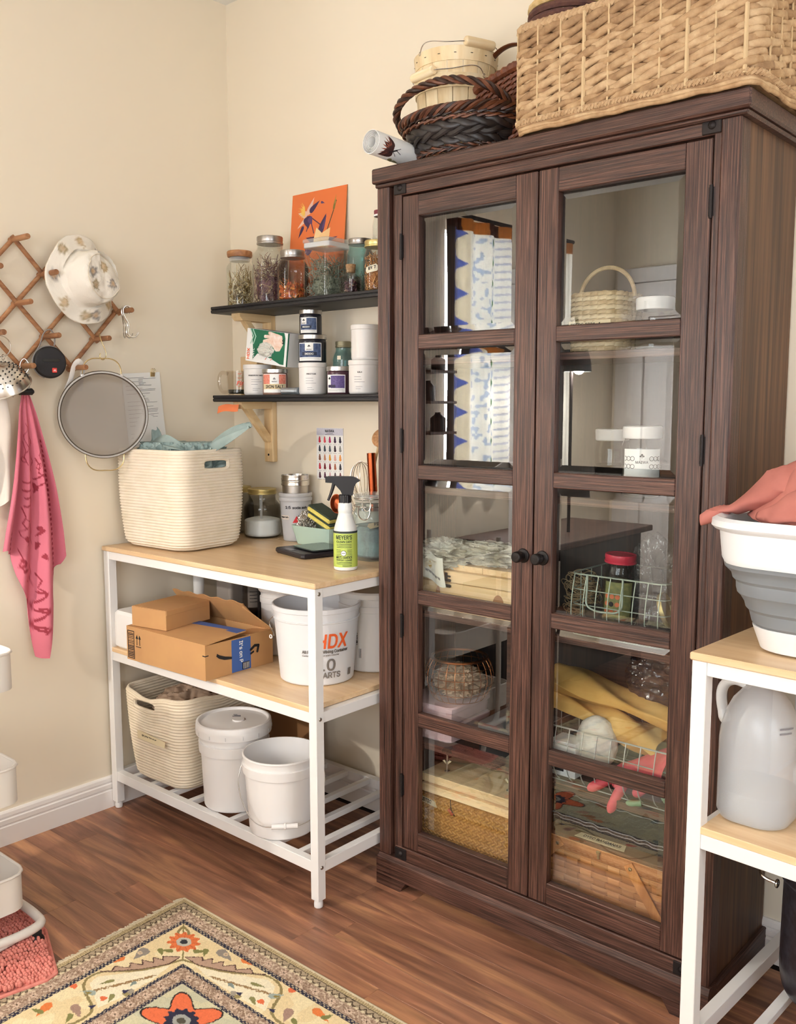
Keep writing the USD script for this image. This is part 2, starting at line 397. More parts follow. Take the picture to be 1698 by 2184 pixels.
struct('ceiling', box(-T, XR + T, YF - T, T, HC, HC + .08), ceil_m, label='white textured ceiling')
# stepped baseboards
def baseb(L):
    prof = [(0, 0), (.015, 0), (.015, .058), (.0115, .061), (.0115, .064), (.014, .067), (.014, .080), (.010, .083), (.010, .087), (.0115, .089), (.010, .1), (.006, .106), (0, .106)]
    return extrude(sg.Polygon(prof), L)
v, f = baseb(-YF); struct('baseboard_left', (np.stack([v[:, 0], -v[:, 2], v[:, 1]], 1), f[:, ::-1]), white_trim, smooth=20, label='white moulded baseboard along the left wall')
v, f = baseb(XR); struct('baseboard_back', (np.stack([v[:, 2], -v[:, 0], v[:, 1]], 1), f), white_trim, smooth=20, label='white moulded baseboard along the back wall')
# windows: frame with mullions and panes
pane_m = clearmat('window_glass', ior=1.45)
def window(n, plane, a0, a1, z0, z1, pos, label):
    w = setd(UsdGeom.Xform.Define(stage, f'/World/window_{n}'), label, kind='structure')
    def bx(a, b, c, d, t0, t1): return box(pos + t0, pos + t1, a, b, c, d, .003) if plane == 'x' else box(a, b, pos + t0, pos + t1, c, d, .003)
    for q in ((a0, a0 + .05, z0, z1), (a1 - .05, a1, z0, z1), (a0 + .05, a1 - .05, z0, z0 + .05), (a0 + .05, a1 - .05, z1 - .05, z1)):
        part(w, 'window_frame', bx(*q, -.03, .03), white_trim, False)
    mid = (a0 + a1) / 2
    part(w, 'mullion', bx(mid - .02, mid + .02, z0 + .05, z1 - .05, -.025, .025), white_trim, False)
    for q in ((a0 + .05, mid - .02), (mid + .02, a1 - .05)): part(w, 'pane', bx(q[0], q[1], z0 + .05, z1 - .05, -.002, .002), pane_m, False)
window(1, 'x', -2.95, -1.885, .96, 2.2, -.07, 'white framed window behind the patchwork curtain')
window(2, 'y', 1.5, 3.4, .87, 2.17, YF - .07, 'wide white framed window behind the viewer')
window(3, 'x', -2.25, -.95, .85, 2.15, XR + .07, 'white framed window in the right wall')
# white six-panel double door in the front wall
dr = setd(UsdGeom.Xform.Define(stage, '/World/door_1'), 'white panelled double closet door opposite the cabinet', kind='structure')
for s in (0, 1):
    x0 = .12 + s * .62; x1 = x0 + .615
    P = sg.box(x0, 0.01, x1, 2.03)
    cols = ((x0 + .09, x0 + .275), (x0 + .34, x0 + .525))
    rows = ((.22, .86), (1.0, 1.62), (1.74, 1.93))
    for c in cols:
        for r in rows: P = P.difference(sg.box(c[0], r[0], c[1], r[1]))
    v, f = extrude(P, .02)
    part(dr, 'leaf', [(np.stack([v[:, 0], YF + .025 - v[:, 2] + .02, v[:, 1]], 1), f[:, ::-1]), box(x0, x1, YF + .004, YF + .026, .01, 2.03)], white_trim, False)
    for c in cols:
        for r in rows:
            a, b, c0, c1 = c[0], c[1], r[0], r[1]; q = .035
            part(dr, 'raised_panel', hull([(a + .004, YF + .026, c0 + .004), (b - .004, YF + .026, c0 + .004), (a + .004, YF + .026, c1 - .004), (b - .004, YF + .026, c1 - .004), (a + q, YF + .042, c0 + q), (b - q, YF + .042, c0 + q), (a + q, YF + .042, c1 - q), (b - q, YF + .042, c1 - q)]), white_trim, False)
for q in ((.03, .115, 0, 2.12), (1.365, 1.45, 0, 2.12), (.115, 1.365, 2.035, 2.12)): part(dr, 'casing', box(q[0], q[1], YF, YF + .03, q[2], q[3], .004), white_trim, False)

# ---------------------------------------------------------------- things opposite, seen in the cabinet's glass
def stripes_cloth():
    nu, nv = 260, 300
    def fn(u, v):
        y = -1.80 - u * 1.08; z = 2.19 - v * 1.22
        x = .07 + .018 * np.sin(u * 46 + .6 * np.sin(v * 3)) + .008 * np.sin(u * 17 + 1)
        return np.stack([x, y, z], -1)
    V, F = grid(fn, nu, nv, .002)
    u, v = np.meshgrid(np.linspace(0, 1, nu), np.linspace(0, 1, nv), indexing='ij')
    C = np.ones((nu, nv, 3)) * np.array(lin('#f4f1ea'))
    def put(m, c): C[m] = lin(c)
    put(u < .035, '#6f6660')
    s = (u > .035) & (u < .16); put(s, '#e9e2d3'); tri = s & (np.abs(((v * 9) % 1) - .5) < .42 * (1 - (u - .035) / .115)); put(tri, '#8a94c0')
    s = (u > .19) & (u < .36) & (meshkit.noise(np.stack([u * 60, v * 80, u * 0], -1)) > .62); put(s, '#c6ced8')
    s = (u > .37) & (u < .52) & ((v * 34 + 3 * u) % 1 < .28); put(s, '#cdd0d8')
    s = (u > .545) & (u < .63); put(s, '#d3ad86')
    for k in range(13):
        cu, cv = .72 + .045 * math.sin(k * 2.1), (k + .5) / 13
        s = ((u - cu) * 1.0) ** 2 + (v - cv) ** 2 * 1.3 < .00055; put(s, ['#5f8a52', '#8aa05e', '#e0a24c'][k % 3])
        s = ((u - .34) * 1.0) ** 2 + (v - cv - .03) ** 2 * 1.3 < .0003; put(s, '#5f8a62')
    s = (u > .82) & ((u * 30) % 1 < .2); put(s, '#d9d7cf')
    put(v < .045, '#5b3b2c'); put((v < .045) & (meshkit.noise(np.stack([u * 14, v * 5, u * 0 + 3], -1)) > .55), '#b98a55')
    C = C.reshape(-1, 3); return (V, F), np.vstack([C, C])
g, c = stripes_cloth()
t = thing('patchwork_curtain', 'patchwork curtain of printed strips glowing before the left window', 'curtain')
part(t, 'cloth', g, cdmat('curtain_cloth', .9, trans=.5), cd=c)
part(t, 'curtain_rod', rod((.07, -1.72, 2.2), (.07, -2.9, 2.2), .01), iron)
t = thing('corner_shelf', 'small dark three-tier wall shelf next to the patchwork curtain', 'shelf')
for z in (1.225, 1.36, 1.495): part(t, 'shelf_board', box(.004, .15, -1.79, -1.60, z - .012, z, .002), DW['y'], False)
part(t, 'side_post', box(.004, .022, -1.72, -1.68, 1.1, 1.6, .002), DW['z'], False)
for i, (y, z, r, h) in enumerate(((-1.74, 1.225, .035, .085), (-1.67, 1.36, .03, .09), (-1.74, 1.495, .032, .07))):
    solo('dark_bottle', tf(lathe(rprof([(0, 0), (r, 0), (r, h * .7), (r * .4, h * .9), (r * .4, h), (0, h)], .004), 20), (.08, y, z)), mat('dark_glass', '#1d1b1d', .25), 'dark stoppered bottle on the %s tier of the small wall shelf' % ['lowest', 'middle', 'top'][i], 'bottle', group='dark bottles on the small wall shelf')
t = thing('floor_lamp', 'floor lamp with a dark dome shade near the patchwork curtain', 'lamp', (.36, -2.42, 0))
part(t, 'base', lathe(rprof([(0, 0), (.12, 0), (.12, .015), (.02, .03), (0, .03)], .006), 32), iron)
part(t, 'pole', rod((0, 0, .02), (0, 0, 1.55), .008), iron)
bulb = UsdLux.SphereLight.Define(stage, '/World/floor_lamp/lit_bulb'); bulb.CreateRadiusAttr(.028); bulb.CreateIntensityAttr(2600.0); bulb.CreateColorAttr(Gf.Vec3f(1.0, .93, .84)); bulb.AddTranslateOp().Set(Gf.Vec3d(0.04, 0, 1.515))
part(t, 'lamp_shade', tf(lathe([(.012, .16), (.04, .15), (.075, .11), (.092, .05), (.095, 0), (.092, 0), (.088, .05), (.07, .105), (.038, .143), (.012, .15)], 32), (0, 0, 1.5)), mat('shade_grey', '#3d4040', .5))
t = thing('sewing_table', 'sewing table with a brown top and an added dark body under the curtained window', 'table', (.05, -2.95, 0))
part(t, 'cabinet_body', box(.03, .45, .03, 1.02, .05, .69, .004), mat('green_black', '#1a1f1d', .5), False)  # closed near-black body added so the pane reflections stay dark
part(t, 'tabletop', box(0, .5, 0, 1.05, .69, .72, .004), DW['y'], False)
for x in (.03, .43):
    for y in (.03, .98): part(t, 'leg', box(x, x + .04, y, y + .04, 0, .049, .003), DW['z'], False)

# ---------------------------------------------------------------- the glazed cabinet
CX0, CX1, CF = 1.021, 1.985, -.340
cab = thing('glazed_cabinet', 'tall dark brown wooden cabinet with two glazed doors', 'cabinet')
part(cab, 'top_slab', box(1.014, 2.006, -.354, -.004, 1.918, 1.956, .004), DW['x'], False)
part(cab, 'cornice', box(1.02, 1.999, -.346, -.006, 1.908, 1.918, .003), DW['x'], False)
for a, b in ((CX0, 1.063), (1.943, CX1)): part(cab, 'post', box(a, b, CF, -.29, .085, 1.91, .004), DW['z'], False)
part(cab, 'side_panel', box(1.963, 1.982, -.292, -.006, .05, 1.91, .002), wood('side_panel_wood', '#3d2616', '#62422a', '#775338', 'z', grain=60, along=1.6, rough=.5, bump=.15, vary=.2), False)
part(cab, 'side_panel', box(1.024, 1.043, -.292, -.006, .05, 1.91, .002), DW['z'], False)
part(cab, 'back_panel', box(1.043, 1.963, -.018, -.008, .06, 1.91), wood('back_panel_wood_shaded', '#150c0a', '#261713', '#34211a', 'z', grain=90, along=3, rough=.55, bump=.2), False)  # same stain as the cabinet, interior shade put into a darker colour
part(cab, 'face_strip', box(1.078, 1.1015, -.334, -.31, .12, 1.908, .002), DW['z'], False)
part(cab, 'face_strip', box(1.063, 1.078, -.322, -.30, .085, 1.908, .002), DW['z'], False)
part(cab, 'face_strip', box(1.9275, 1.944, -.334, -.31, .12, 1.908, .002), DW['z'], False)
part(cab, 'top_rail', box(1.078, 1.944, -.335, -.31, 1.882, 1.909, .002), DW['x'], False)
part(cab, 'bottom_rail', box(1.078, 1.944, -.335, -.31, .085, .121, .002), DW['x'], False)
part(cab, 'base_board', hull([(1.024, -.354, .03), (1.992, -.354, .03), (1.024, -.354, .078), (1.992, -.354, .078), (1.026, -.342, .088), (1.990, -.342, .088), (1.024, -.31, .03), (1.992, -.31, .03), (1.024, -.31, .088), (1.992, -.31, .088)]), DW['x'], False)
part(cab, 'base_board', box(1.962, 1.993, -.31, -.006, .03, .085, .003), DW['y'], False)
for x0, x1, s0, s1 in ((1.024, 1.132, 0, -.022), (1.884, 1.992, .022, 0)):
    part(cab, 'foot', hull([(x0 + s0, y, 0) for y in (-.354, -.31)] + [(x1 + s1, y, 0) for y in (-.354, -.31)] + [(x0, y, .031) for y in (-.354, -.31)] + [(x1, y, .031) for y in (-.354, -.31)]), DW['x'], False)
    part(cab, 'foot', box(x0 + s0, x0 + s0 + .07, -.08, -.01, 0, .06), DW['x'], False)
part(cab, 'floor_board', box(1.043, 1.963, -.30, -.018, .10, .118), DW['x'], False)
for z in (.426, .7955, 1.13, 1.468): part(cab, 'inner_shelf', box(1.044, 1.962, -.295, -.019, z - .018, z, .001), DW['x'], False)
for x0, z0, s in ((1.079, 1.884, 1), (1.903, 1.884, -1), (1.079, .087, 1), (1.903, .087, -1)):
    pl = part(cab, 'corner_plate', box(x0, x0 + .04, -.3385, -.334, z0, z0 + .031, .0012), iron, False, label='black iron corner plate')
    part(pl, 'rivet', tf(lathe([(0, .006), (.005, .005), (.008, .002), (.0085, 0)], 20), (x0 + .021, -.338, z0 + .016), (90, 0, 0)), iron)
cab_glass = clearmat('bevelled_glass', (.97, .985, .98), ior=2.1)
ZR = [.178, .48, .518, .818, .855, 1.153, 1.189, 1.490, 1.526, 1.825]
for i, (xa, xb, ia, ib, hx, kx, hz) in enumerate(((1.104, 1.5125, 1.156, 1.4535, 1.1025, 1.4885, 1), (1.5165, 1.9245, 1.5675, 1.868, 1.9262, 1.5425, 1))):
    dpart = setd(UsdGeom.Xform.Define(stage, uniq(pth(cab), 'door')), 'glazed door with five bevelled panes')
    for a, b in ((xa, ia), (ib, xb)): part(dpart, 'stile', box(a, b, -.332, -.308, .1235, 1.878, .002), DW['z'], False)
    part(dpart, 'rail', box(ia, ib, -.3315, -.309, .1235, .178, .002), DW['x'], False)
    part(dpart, 'rail', box(ia, ib, -.3315, -.309, 1.825, 1.878, .002), DW['x'], False)
    for a, b in ((.48, .518), (.818, .855), (1.153, 1.189), (1.49, 1.526)): part(dpart, 'rail', box(ia, ib, -.3315, -.312, a, b, .002), DW['x'], False)
    for z0, z1 in zip(ZR[0::2], ZR[1::2]):
        a, b, q, y = ia - .001, ib + .001, .018, -.3205
        P = [(a, y + .006, z0), (b, y + .006, z0), (a, y + .006, z1), (b, y + .006, z1), (a, y + .0028, z0), (b, y + .0028, z0), (a, y + .0028, z1), (b, y + .0028, z1), (a + q, y, z0 + q), (b - q, y, z0 + q), (a + q, y, z1 - q), (b - q, y, z1 - q)]
        part(dpart, 'glass_pane', hull(P), cab_glass, False)
    kn = part(dpart, 'knob', tf(lathe(rprof([(0, .036), (.0115, .036), (.0135, .032), (.0135, .018), (.010, .012), (.008, .006), (.017, .004), (.018, 0), (0, 0)], .002), 28), (kx, -.332, .985), (90, 0, 0)), mat('knob_iron', '#1f1a19', .42, .5, bump=(160, .6, .001)), label='round hammered black iron knob')
    for z in (.27, .72, 1.22, 1.72): part(dpart, 'hinge', [rod((hx, -.3365, z), (hx, -.3365, z + .065), .0038, 10), box(hx - .006, hx + .006, -.3345, -.332, z + .004, z + .061)], iron)

# ---------------------------------------------------------------- two white-framed work tables
def work_table(name, label, Wd, D, loc, rot=0, slats=True, hb=.13):
    t = thing(name, label, 'table', loc, (0, 0, rot))
    part(t, 'tabletop', box(0, Wd, 0, D, .8745, .8895, .0025), TOPW['x'], False, label='pale wood top board')
    L = .0285
    for x in (.004, Wd - .004 - L):
        for y in (.004, D - .004 - L):
            part(t, 'leg', box(x, x + L, y, y + L, .022, .8745, .0012), white_metal, False)
            ft = part(t, 'foot', tf(lathe(rprof([(0, 0), (.012, 0), (.0125, .006), (.0125, .012), (.010, .0225), (0, .0225)], .002), 20), (x + L / 2, y + L / 2, 0)), white_pl)
            for z in (.86, .525, .115):
                part(t, 'screw', tf(lathe([(0, .003), (.004, .0026), (.0055, .0008), (.0055, 0)], 14), (x + L if x > .1 else x, y + L / 2, z), (0, 90 if x > .1 else -90, 0)), steel)
    def rails(z0, z1):
        for y in (.006, D - .006 - .024): part(t, 'rail', box(.0325, Wd - .0325, y, y + .024, z0, z1, .001), white_metal, False)
        for x in (.006, Wd - .006 - .024): part(t, 'rail', box(x, x + .024, .0325, D - .0325, z0, z1, .001), white_metal, False)
    rails(.848, .8745); rails(.512, .541); rails(hb - .032, hb)
    part(t, 'middle_shelf', box(.03, Wd - .03, .005, D - .005, .541, .5555, .0015), TOPW['x'], False, label='pale wood middle shelf board')
    n = int(round(Wd / .105))
    for k in range(1, n):
        x = k * Wd / n
        part(t, 'slat', box(x - .01, x + .01, .03, D - .03, hb - .018, hb - .001, .001), white_metal, False)
    return t
TL = work_table('work_table', 'white metal work table with pale wood top in the corner, left of the cabinet', 1.0, .55, (.0125, -.572, 0))
TR_ = work_table('work_table', 'white metal work table with pale wood top at the right edge, beside the cabinet', 1.1, .55, (2.0165, -.571, 0), -3.0)

# ---------------------------------------------------------------- two black wall shelves on wooden brackets
black_w = mat('black_shelf', '#1a181a', .5, bump=(70, .05, .001))
for z, nm, dep in ((1.674, 'upper', .2), (1.378, 'lower', .2)):
    t = thing('wall_shelf', f'{nm} of the two black wall shelves beside the cabinet', 'shelf')
    prof = [(0, -.022), (-dep + .004, -.022), (-dep, -.019), (-dep, -.0125), (-dep + .003, -.011), (-dep + .003, -.0095), (-dep, -.008), (-dep, -.002), (-dep + .002, 0), (0, 0)]
    v, f = extrude(sg.Polygon(prof), 1.0)
    part(t, 'board', (np.stack([.134 + v[:, 2] * .87, v[:, 0], z + v[:, 1]], 1), f), black_w, False)
    for x in (.19, .86):
        b = setd(UsdGeom.Xform.Define(stage, uniq(pth(t), 'bracket')), 'pale wooden angled bracket')
        zt = z - .022
        part(b, 'wall_arm', box(x, x + .045, -.022, 0, zt - .21, zt, .002), PINE['z'], False)
        v, f = extrude(sg.Polygon([(-.022, 0), (-.157, 0), (-.157, -.012), (-.145, -.024), (-.022, -.024)]), .045)
        part(b, 'top_arm', (np.stack([x + v[:, 2], v[:, 0], zt + v[:, 1]], 1), f), PINE['y'], False)
        v, f = extrude(sg.Polygon([(-.128, -.024), (-.104, -.024), (-.022, -.118), (-.022, -.14), (-.030, -.14)]), .026)
        part(b, 'brace', (np.stack([x + .009 + v[:, 2], v[:, 0], zt + v[:, 1]], 1), f), PINE['y'], False)
        part(b, 'screw_hole', tf(lathe([(0, .0006), (.004, .0006), (.004, 0)], 12), (x + .022, -.022, zt - .185), (90, 0, 0)), ink)

# ---------------------------------------------------------------- jars on the upper shelf
US, LS, TT, MS, RK = 1.674, 1.378, .8895, .5555, .13
glass = clearmat('jar_glass', (.965, .975, .97), 1.5)
glass_teal = clearmat('teal_glass', (.70, .88, .87), 1.5, white=.05)
lidm = mat('tin_lid', '#a9a4a0', .32, 1.0)
gold = mat('gold_lid', '#cbb87c', .35, .8)
def face(x, y): return math.degrees(math.atan2(CAM[1] - y, CAM[0] - x))
def glass_jar(t, R, h, neck, zs, g=glass, th=.0022, name='glass_body'):
    o = rprof([(0, 0), (R * .93, 0), (R, .006), (R, zs - .008), (neck, zs + .012), (neck, h)], .012, 6)
    i = rprof([(neck - th, h), (neck - th, zs + .012), (R - th, zs - .009), (R - th, .008), (R * .9, .004), (0, .004)], .011, 6)
    return part(t, name, lathe(o + i, 40), g)
def screw_lid(t, R, z0, z1, m=lidm, n=40, ribs=True, name='screw_lid'):
    P = [(0, z0 + .004), (R - .001, z0), (R, z0 + .001), (R, z0 + (z1 - z0) * .22), (R * .965, z0 + (z1 - z0) * .28), (R * .965, z0 + (z1 - z0) * .45), (R * .985, z0 + (z1 - z0) * .55), (R * .985, z1 - .002), (R * .955, z1), (R * .8, z1), (R * .78, z1 - .0008), (0, z1 - .0008)]
    return part(t, name, lathe(P, n), m)
def mess(name, label, catg, cx, cy, z0, R, h, rng, cols, n=300, blobs=0, blob_r=.004, l=(.015, .04), vert=.3, flatz=None, base=True):
    """dried plant matter in a jar: uncountable, one stuff object with its tones as parts"""
    t = thing(name, label, catg, (cx, cy, z0), kind='stuff')
    groups = [[] for _ in cols]
    def inside():
        a = rng.uniform(0, 6.28); r = R * math.sqrt(rng.random()); z = h * rng.random() ** 1.25 * (1 - .25 * (r / R))
        return np.array([r * math.cos(a), r * math.sin(a), .006 + z])
    for k, (p, m_, e, rr) in enumerate(sticks(n, rng, inside, l, vert=vert)):
        q = []
        for w in (p, m_, e):
            rad = math.hypot(w[0], w[1]); s = min(1, R / max(rad, 1e-6)); q.append((w[0] * s, w[1] * s, max(w[2], .005)))
        groups[k % len(cols)].append(tube(q, rr, 3, caps=False))
    for k in range(blobs):
        p = inside(); s = rng.uniform(.7, 1.2) * blob_r
        m = trimesh.creation.icosphere(1, s); v = m.vertices * rng.uniform(.6, 1.2, 3)
        rad = math.hypot(p[0], p[1]); q = min(1, (R - s) / max(rad, 1e-6))
        groups[(k * 7 + k // 3) % len(cols)].append((v + np.array([p[0] * q, p[1] * q, p[2]]), m.faces))
    if base:
        v, f = crumple((0, 0, h * .3 + .004), (R * .8, R * .8, h * .3), 3, .2, 3); groups[0].append((v, f))
    for g_, c in zip(groups, cols):
        if g_: part(t, 'plant_matter', g_, mat('plant_' + c[1:], c, .9), False)
    return t
rng = np.random.default_rng(5)
t = thing('glass_jar', 'clear jar with a flat wooden lid and pale dried flower heads', 'jar', (.194, -.12, US))
glass_jar(t, .047, .165, .031, .143); part(t, 'wooden_lid', lathe(rprof([(0, .166), (.0405, .166), (.0425, .174), (.0425, .184), (.039, .187), (0, .187)], .002), 40), wood('walnut_lid', '#8a5a38', '#a8744a', '#bd8a5c', 'x', rough=.5))
part(t, 'seal', lathe(rprof([(0, .152), (.034, .152), (.034, .166), (0, .166)], .002), 32), clearmat('clear_seal', (.95, .95, .93), 1.4, white=.3))
mess('dried_flowers', 'pale dried flower heads on thin stalks inside the wooden-lidded jar', 'dried flowers', .194, -.12, US, .041, .10, rng, ['#b9a173', '#8d7042', '#d9cba4', '#6b5430'], 170, 110, .0055, (.03, .075), 1.2, base=False)
t = thing('glass_jar', 'tallest clear jar with a tin lid full of purple dried flowers', 'jar', (.337, -.11, US))
glass_jar(t, .0595, .190, .041, .168); screw_lid(t, .0435, .193, .2185); part(t, 'glass_thread', lathe([(.0405, .178), (.0425, .18), (.0425, .192), (.0405, .194)], 36), glass)
mess('dried_flowers', 'mauve and brown dried flowers inside the tallest jar', 'dried flowers', .337, -.11, US, .054, .145, rng, ['#6d4650', '#8b6a55', '#583640', '#a58a6c'], 620, 60, .004, (.02, .05), .6)
t = thing('glass_jar', 'clear jar with a tin lid and orange dried petals at the bottom', 'jar', (.468, -.13, US))
glass_jar(t, .0515, .132, .038, .118); screw_lid(t, .040, .134, .158)
mess('dried_petals', 'orange and rust dried petals in the jar in the middle of the upper shelf', 'dried petals', .468, -.13, US, .046, .055, rng, ['#c4622a', '#a8452a', '#d98a3e', '#8d6a4a'], 240, 150, .0055, (.015, .04), .2)
t = thing('glass_canister', 'square glass canister with a glass lid full of grey-green herbs', 'canister', (.602, -.11, US), (0, 0, 4))
def ring(w, r, z): return np.c_[sup(w, w, r, 48)[0], np.full(48, z)]
a = .113
part(t, 'glass_body', loft([ring(a * .92, .014, .0), ring(a, .016, .006), ring(a, .016, .135), ring(a - .012, .014, .143), ring(a - .012, .014, .150), ring(a - .018, .012, .150), ring(a - .018, .012, .142), ring(a - .006, .014, .133), ring(a - .006, .014, .008), ring(a * .86, .012, .006)]), glass)
part(t, 'lid', loft([ring(a - .02, .012, .151), ring(a - .006, .014, .152), ring(a - .005, .014, .167), ring(a + .001, .015, .169), ring(a + .001, .015, .177), ring(a - .004, .014, .179)]), clearmat('lid_glass', (.9, .93, .92), 1.5, white=.22))
part(t, 'gasket', loft([ring(a - .0055, .014, .153), ring(a - .0035, .015, .154), ring(a - .0035, .015, .166), ring(a - .0055, .014, .167)], loop=True), clearmat('clear_gasket', (.9, .92, .92), 1.4, white=.55))
tt = thing('dried_herbs', 'tangled grey-green dried herbs inside the square canister', 'dried herbs', (.602, -.11, US), kind='stuff')
gs = [[], [], []]
for k, (p, m_, e, r) in enumerate(sticks(620, rng, lambda: np.array([rng.uniform(-.043, .043), rng.uniform(-.043, .043), .01 + .10 * rng.random() ** 1.3]), (.025, .06), vert=.3)):
    q = [np.clip(w, (-.049, -.049, .007), (.049, .049, .135)) for w in (p, m_, e)]
    gs[k % 3].append(tube(q, r * .9, 3, caps=False))
gs[0].append(crumple((0, 0, .036), (.044, .044, .034), 5, .2, 3))
for g_, c in zip(gs, ('#7d8272', '#979c8c', '#5f6355')): part(tt, 'plant_matter', g_, mat('herb_' + c[1:], c, .9), False)
t = thing('glass_jar', 'teal glass jar with a tin lid behind the small corked bottle', 'jar', (.735, -.10, US))
glass_jar(t, .041, .148, .034, .128, glass_teal); screw_lid(t, .036, .15, .168)
mess('dried_leaves', 'olive dried leaves low inside the teal jar', 'dried leaves', .735, -.10, US, .036, .05, rng, ['#6f6a35', '#8d8144', '#4f4a2a'], 150, 50, .004, (.015, .04), .3)
t = thing('glass_jar', 'jar with a pale gold lid and paper tag, full of amber shreds, beside the cabinet', 'jar', (.842, -.14, US))
glass_jar(t, .042, .125, .036, .108); screw_lid(t, .0385, .127, .146, gold)
az = face(.842, -.14)
part(t, 'tag', wrap(extrude(sg.Polygon([(-.02, .068), (.012, .076), (.018, .07), (.018, .06), (.014, .056), (-.018, .05), (-.023, .058)]), .0005), (0, 0, 0), .0424, az - 22), mat('cream_tag', '#e8e0c8', .8), False, label='torn cream paper tag')
part(t, 'tag_lettering', wrap(text('BY 7', .008, (-.012, .059, .0008), (1, .2, 0), (-.2, 1, 0), True), (0, 0, 0), .0424, az - 22), ink, False)
mess('dried_shreds', 'amber brown dried shreds packed in the gold-lidded shelf jar', 'dried shreds', .842, -.14, US, .037, .115, rng, ['#b0713a', '#c98c4c', '#8d5527', '#dca866'], 560, 0, .004, (.012, .03), .1)
t = thing('glass_jar', 'small clear jar with a dark red lid stacked on the gold lid', 'jar', (.857, -.14, US + .1462))
glass_jar(t, .026, .066, .019, .056); screw_lid(t, .0215, .067, .084, mat('red_lid', '#7c2f3c', .35))
part(t, 'lid_band', lathe([(.0213, .0665), (.0219, .067), (.0219, .0715), (.0213, .072)], 28), paper)
t = thing('corked_bottle', 'small square glass bottle with a cork and dark petals', 'bottle', (.762, -.17, US), (0, 0, 8))
def r2(w, r, z): return np.c_[sup(w, w, r, 40)[0], np.full(40, z)]
def c2(R, z): A = np.arange(40) / 40 * 2 * np.pi + math.atan2(-.9, -.9) * 0 + math.atan2(sup(1, 1, .1, 40)[0][0, 1], sup(1, 1, .1, 40)[0][0, 0]); return np.c_[R * np.cos(A), R * np.sin(A), np.full(40, z)]
part(t, 'glass_body', tf(loft([r2(.032, .004, 0), r2(.035, .005, .003), r2(.035, .005, .031), c2(.011, .038), c2(.011, .044), c2(.013, .045), c2(.013, .048), c2(.009, .048), c2(.009, .038), r2(.031, .004, .030), r2(.031, .004, .004)]), sc=1.5), glass)
part(t, 'cork', tf(lathe(rprof([(0, .040), (.0085, .040), (.0102, .056), (0, .056)], .001), 20), sc=1.5), mat('cork', '#b08d66', .9, var='#8a6848', vs=160))
mess('dark_petals', 'dark plum dried petals in the small corked bottle', 'dried petals', .762, -.17, US, .019, .036, rng, ['#3d2030', '#5a3444', '#8a6a5e'], 110, 110, .0035, (.005, .01), 0)

# ---------------------------------------------------------------- the orange flower print leaning on the wall
NW, NH = 240, 340
def paint(w, h, bg, ops):
    """a printed pattern as one colour per vertex of a w x h grid; ops = (shapely shape in 0..1 coordinates, colour)"""
    import shapely
    C = np.ones((w, h, 3)) * np.array(lin(bg)); u, v = np.meshgrid((np.arange(w) + .0) / (w - 1), np.arange(h) / (h - 1), indexing='ij')
    for s, c in ops:
        x0, y0, x1, y1 = s.bounds
        m = (u >= x0) & (u <= x1) & (v >= y0) & (v <= y1)
        if m.any():
            k = shapely.contains_xy(s, u[m], v[m]); idx = np.argwhere(m)[k]; C[idx[:, 0], idx[:, 1]] = lin(c)
    return C
def petal(x, y, ang, L, w, asp=1.0, tip=.5):
    t_ = np.linspace(0, 1, 14); prof = np.sin(np.pi * t_ ** tip) * w / 2
    P = np.r_[np.c_[t_ * L, prof], np.c_[t_[::-1] * L, -prof[::-1]]]
    a = math.radians(ang); R = np.array([[math.cos(a), -math.sin(a)], [math.sin(a), math.cos(a)]])
    P = P @ R.T; P[:, 0] *= asp
    return sg.Polygon(P + [x, y]).buffer(0)
def line(pts, w, asp=1.0): return sg.LineString(pts).buffer(w)
AS = 1 / .72
pur, pur2, pk, yl, cr = '#3f2a52', '#5b3f6e', '#e3b9a6', '#e8b44a', '#efcf9a'
def petp(x, y, ang, L, w, asp=1.0, tip=.5): return petal(x, y, ang, L, w, asp * .68, tip)
ops = [(line([(.36, .55), (.30, .35)], .008), pur), (line([(.36, .55), (.44, .30)], .008), pur), (line([(.40, .55), (.56, .42)], .008), pur),
       (line([(.62, .12), (.78, .62), (.82, .78)], .008), '#4a3a2a'), (petp(.78, .62, 80, .25, .05, 1.1), '#7a6a2e'), (petp(.80, .72, 84, .16, .03, 1.1), '#a88a3a'),
       (petp(.30, .62, 165, .22, .12, 1.2), pk), (petp(.30, .62, 62, .32, .10, 1.15), pk), (petp(.30, .58, 215, .30, .07, 1.1), pk), (petp(.24, .45, 240, .24, .07, 1.1), pur),
       (petp(.34, .66, 35, .30, .10, 1.1), pur), (petp(.54, .80, -20, .10, .04, 1.2), pur2), (petp(.30, .60, -78, .22, .20, 1.1), pur), (petp(.34, .58, -60, .16, .12, 1.1), pur2),
       (petp(.17, .83, -60, .02, .02), yl)]
for k in range(22):
    a = 100 + k * 8.2; ops.append((petp(.25, .70, a % 360, .10 + .10 * ((k * 7) % 5) / 5, .014, 1.2), yl if k % 2 else '#f0cd6a'))
ops += [(petp(.55, .28, 68, .34, .13, 1.15), pur), (petp(.60, .34, 72, .26, .05, 1.1), pur2), (petp(.56, .12, 160, .36, .16, 1.15), pur), (petp(.58, .10, 12, .42, .10, 1.1), pur),
        (petp(.56, .10, 108, .30, .24, 1.2), cr), (petp(.58, .10, 52, .32, .24, 1.2), '#eec58c'), (petp(.55, .10, 200, .22, .18, 1.2), cr), (petp(.60, .08, -25, .20, .14, 1.2), cr), (petp(.57, .04, 88, .16, .16, 1.2), yl), (sg.Point(.56, .10).buffer(.03), '#c98f3a'), (petp(.30, -.02, 30, .3, .16, 1.1), pur2)]
ops = [(affinity.scale(g_, 1, .53, origin=(0, 1)), c_) for g_, c_ in ops]
C = paint(NW, NH, '#e0743a', ops)
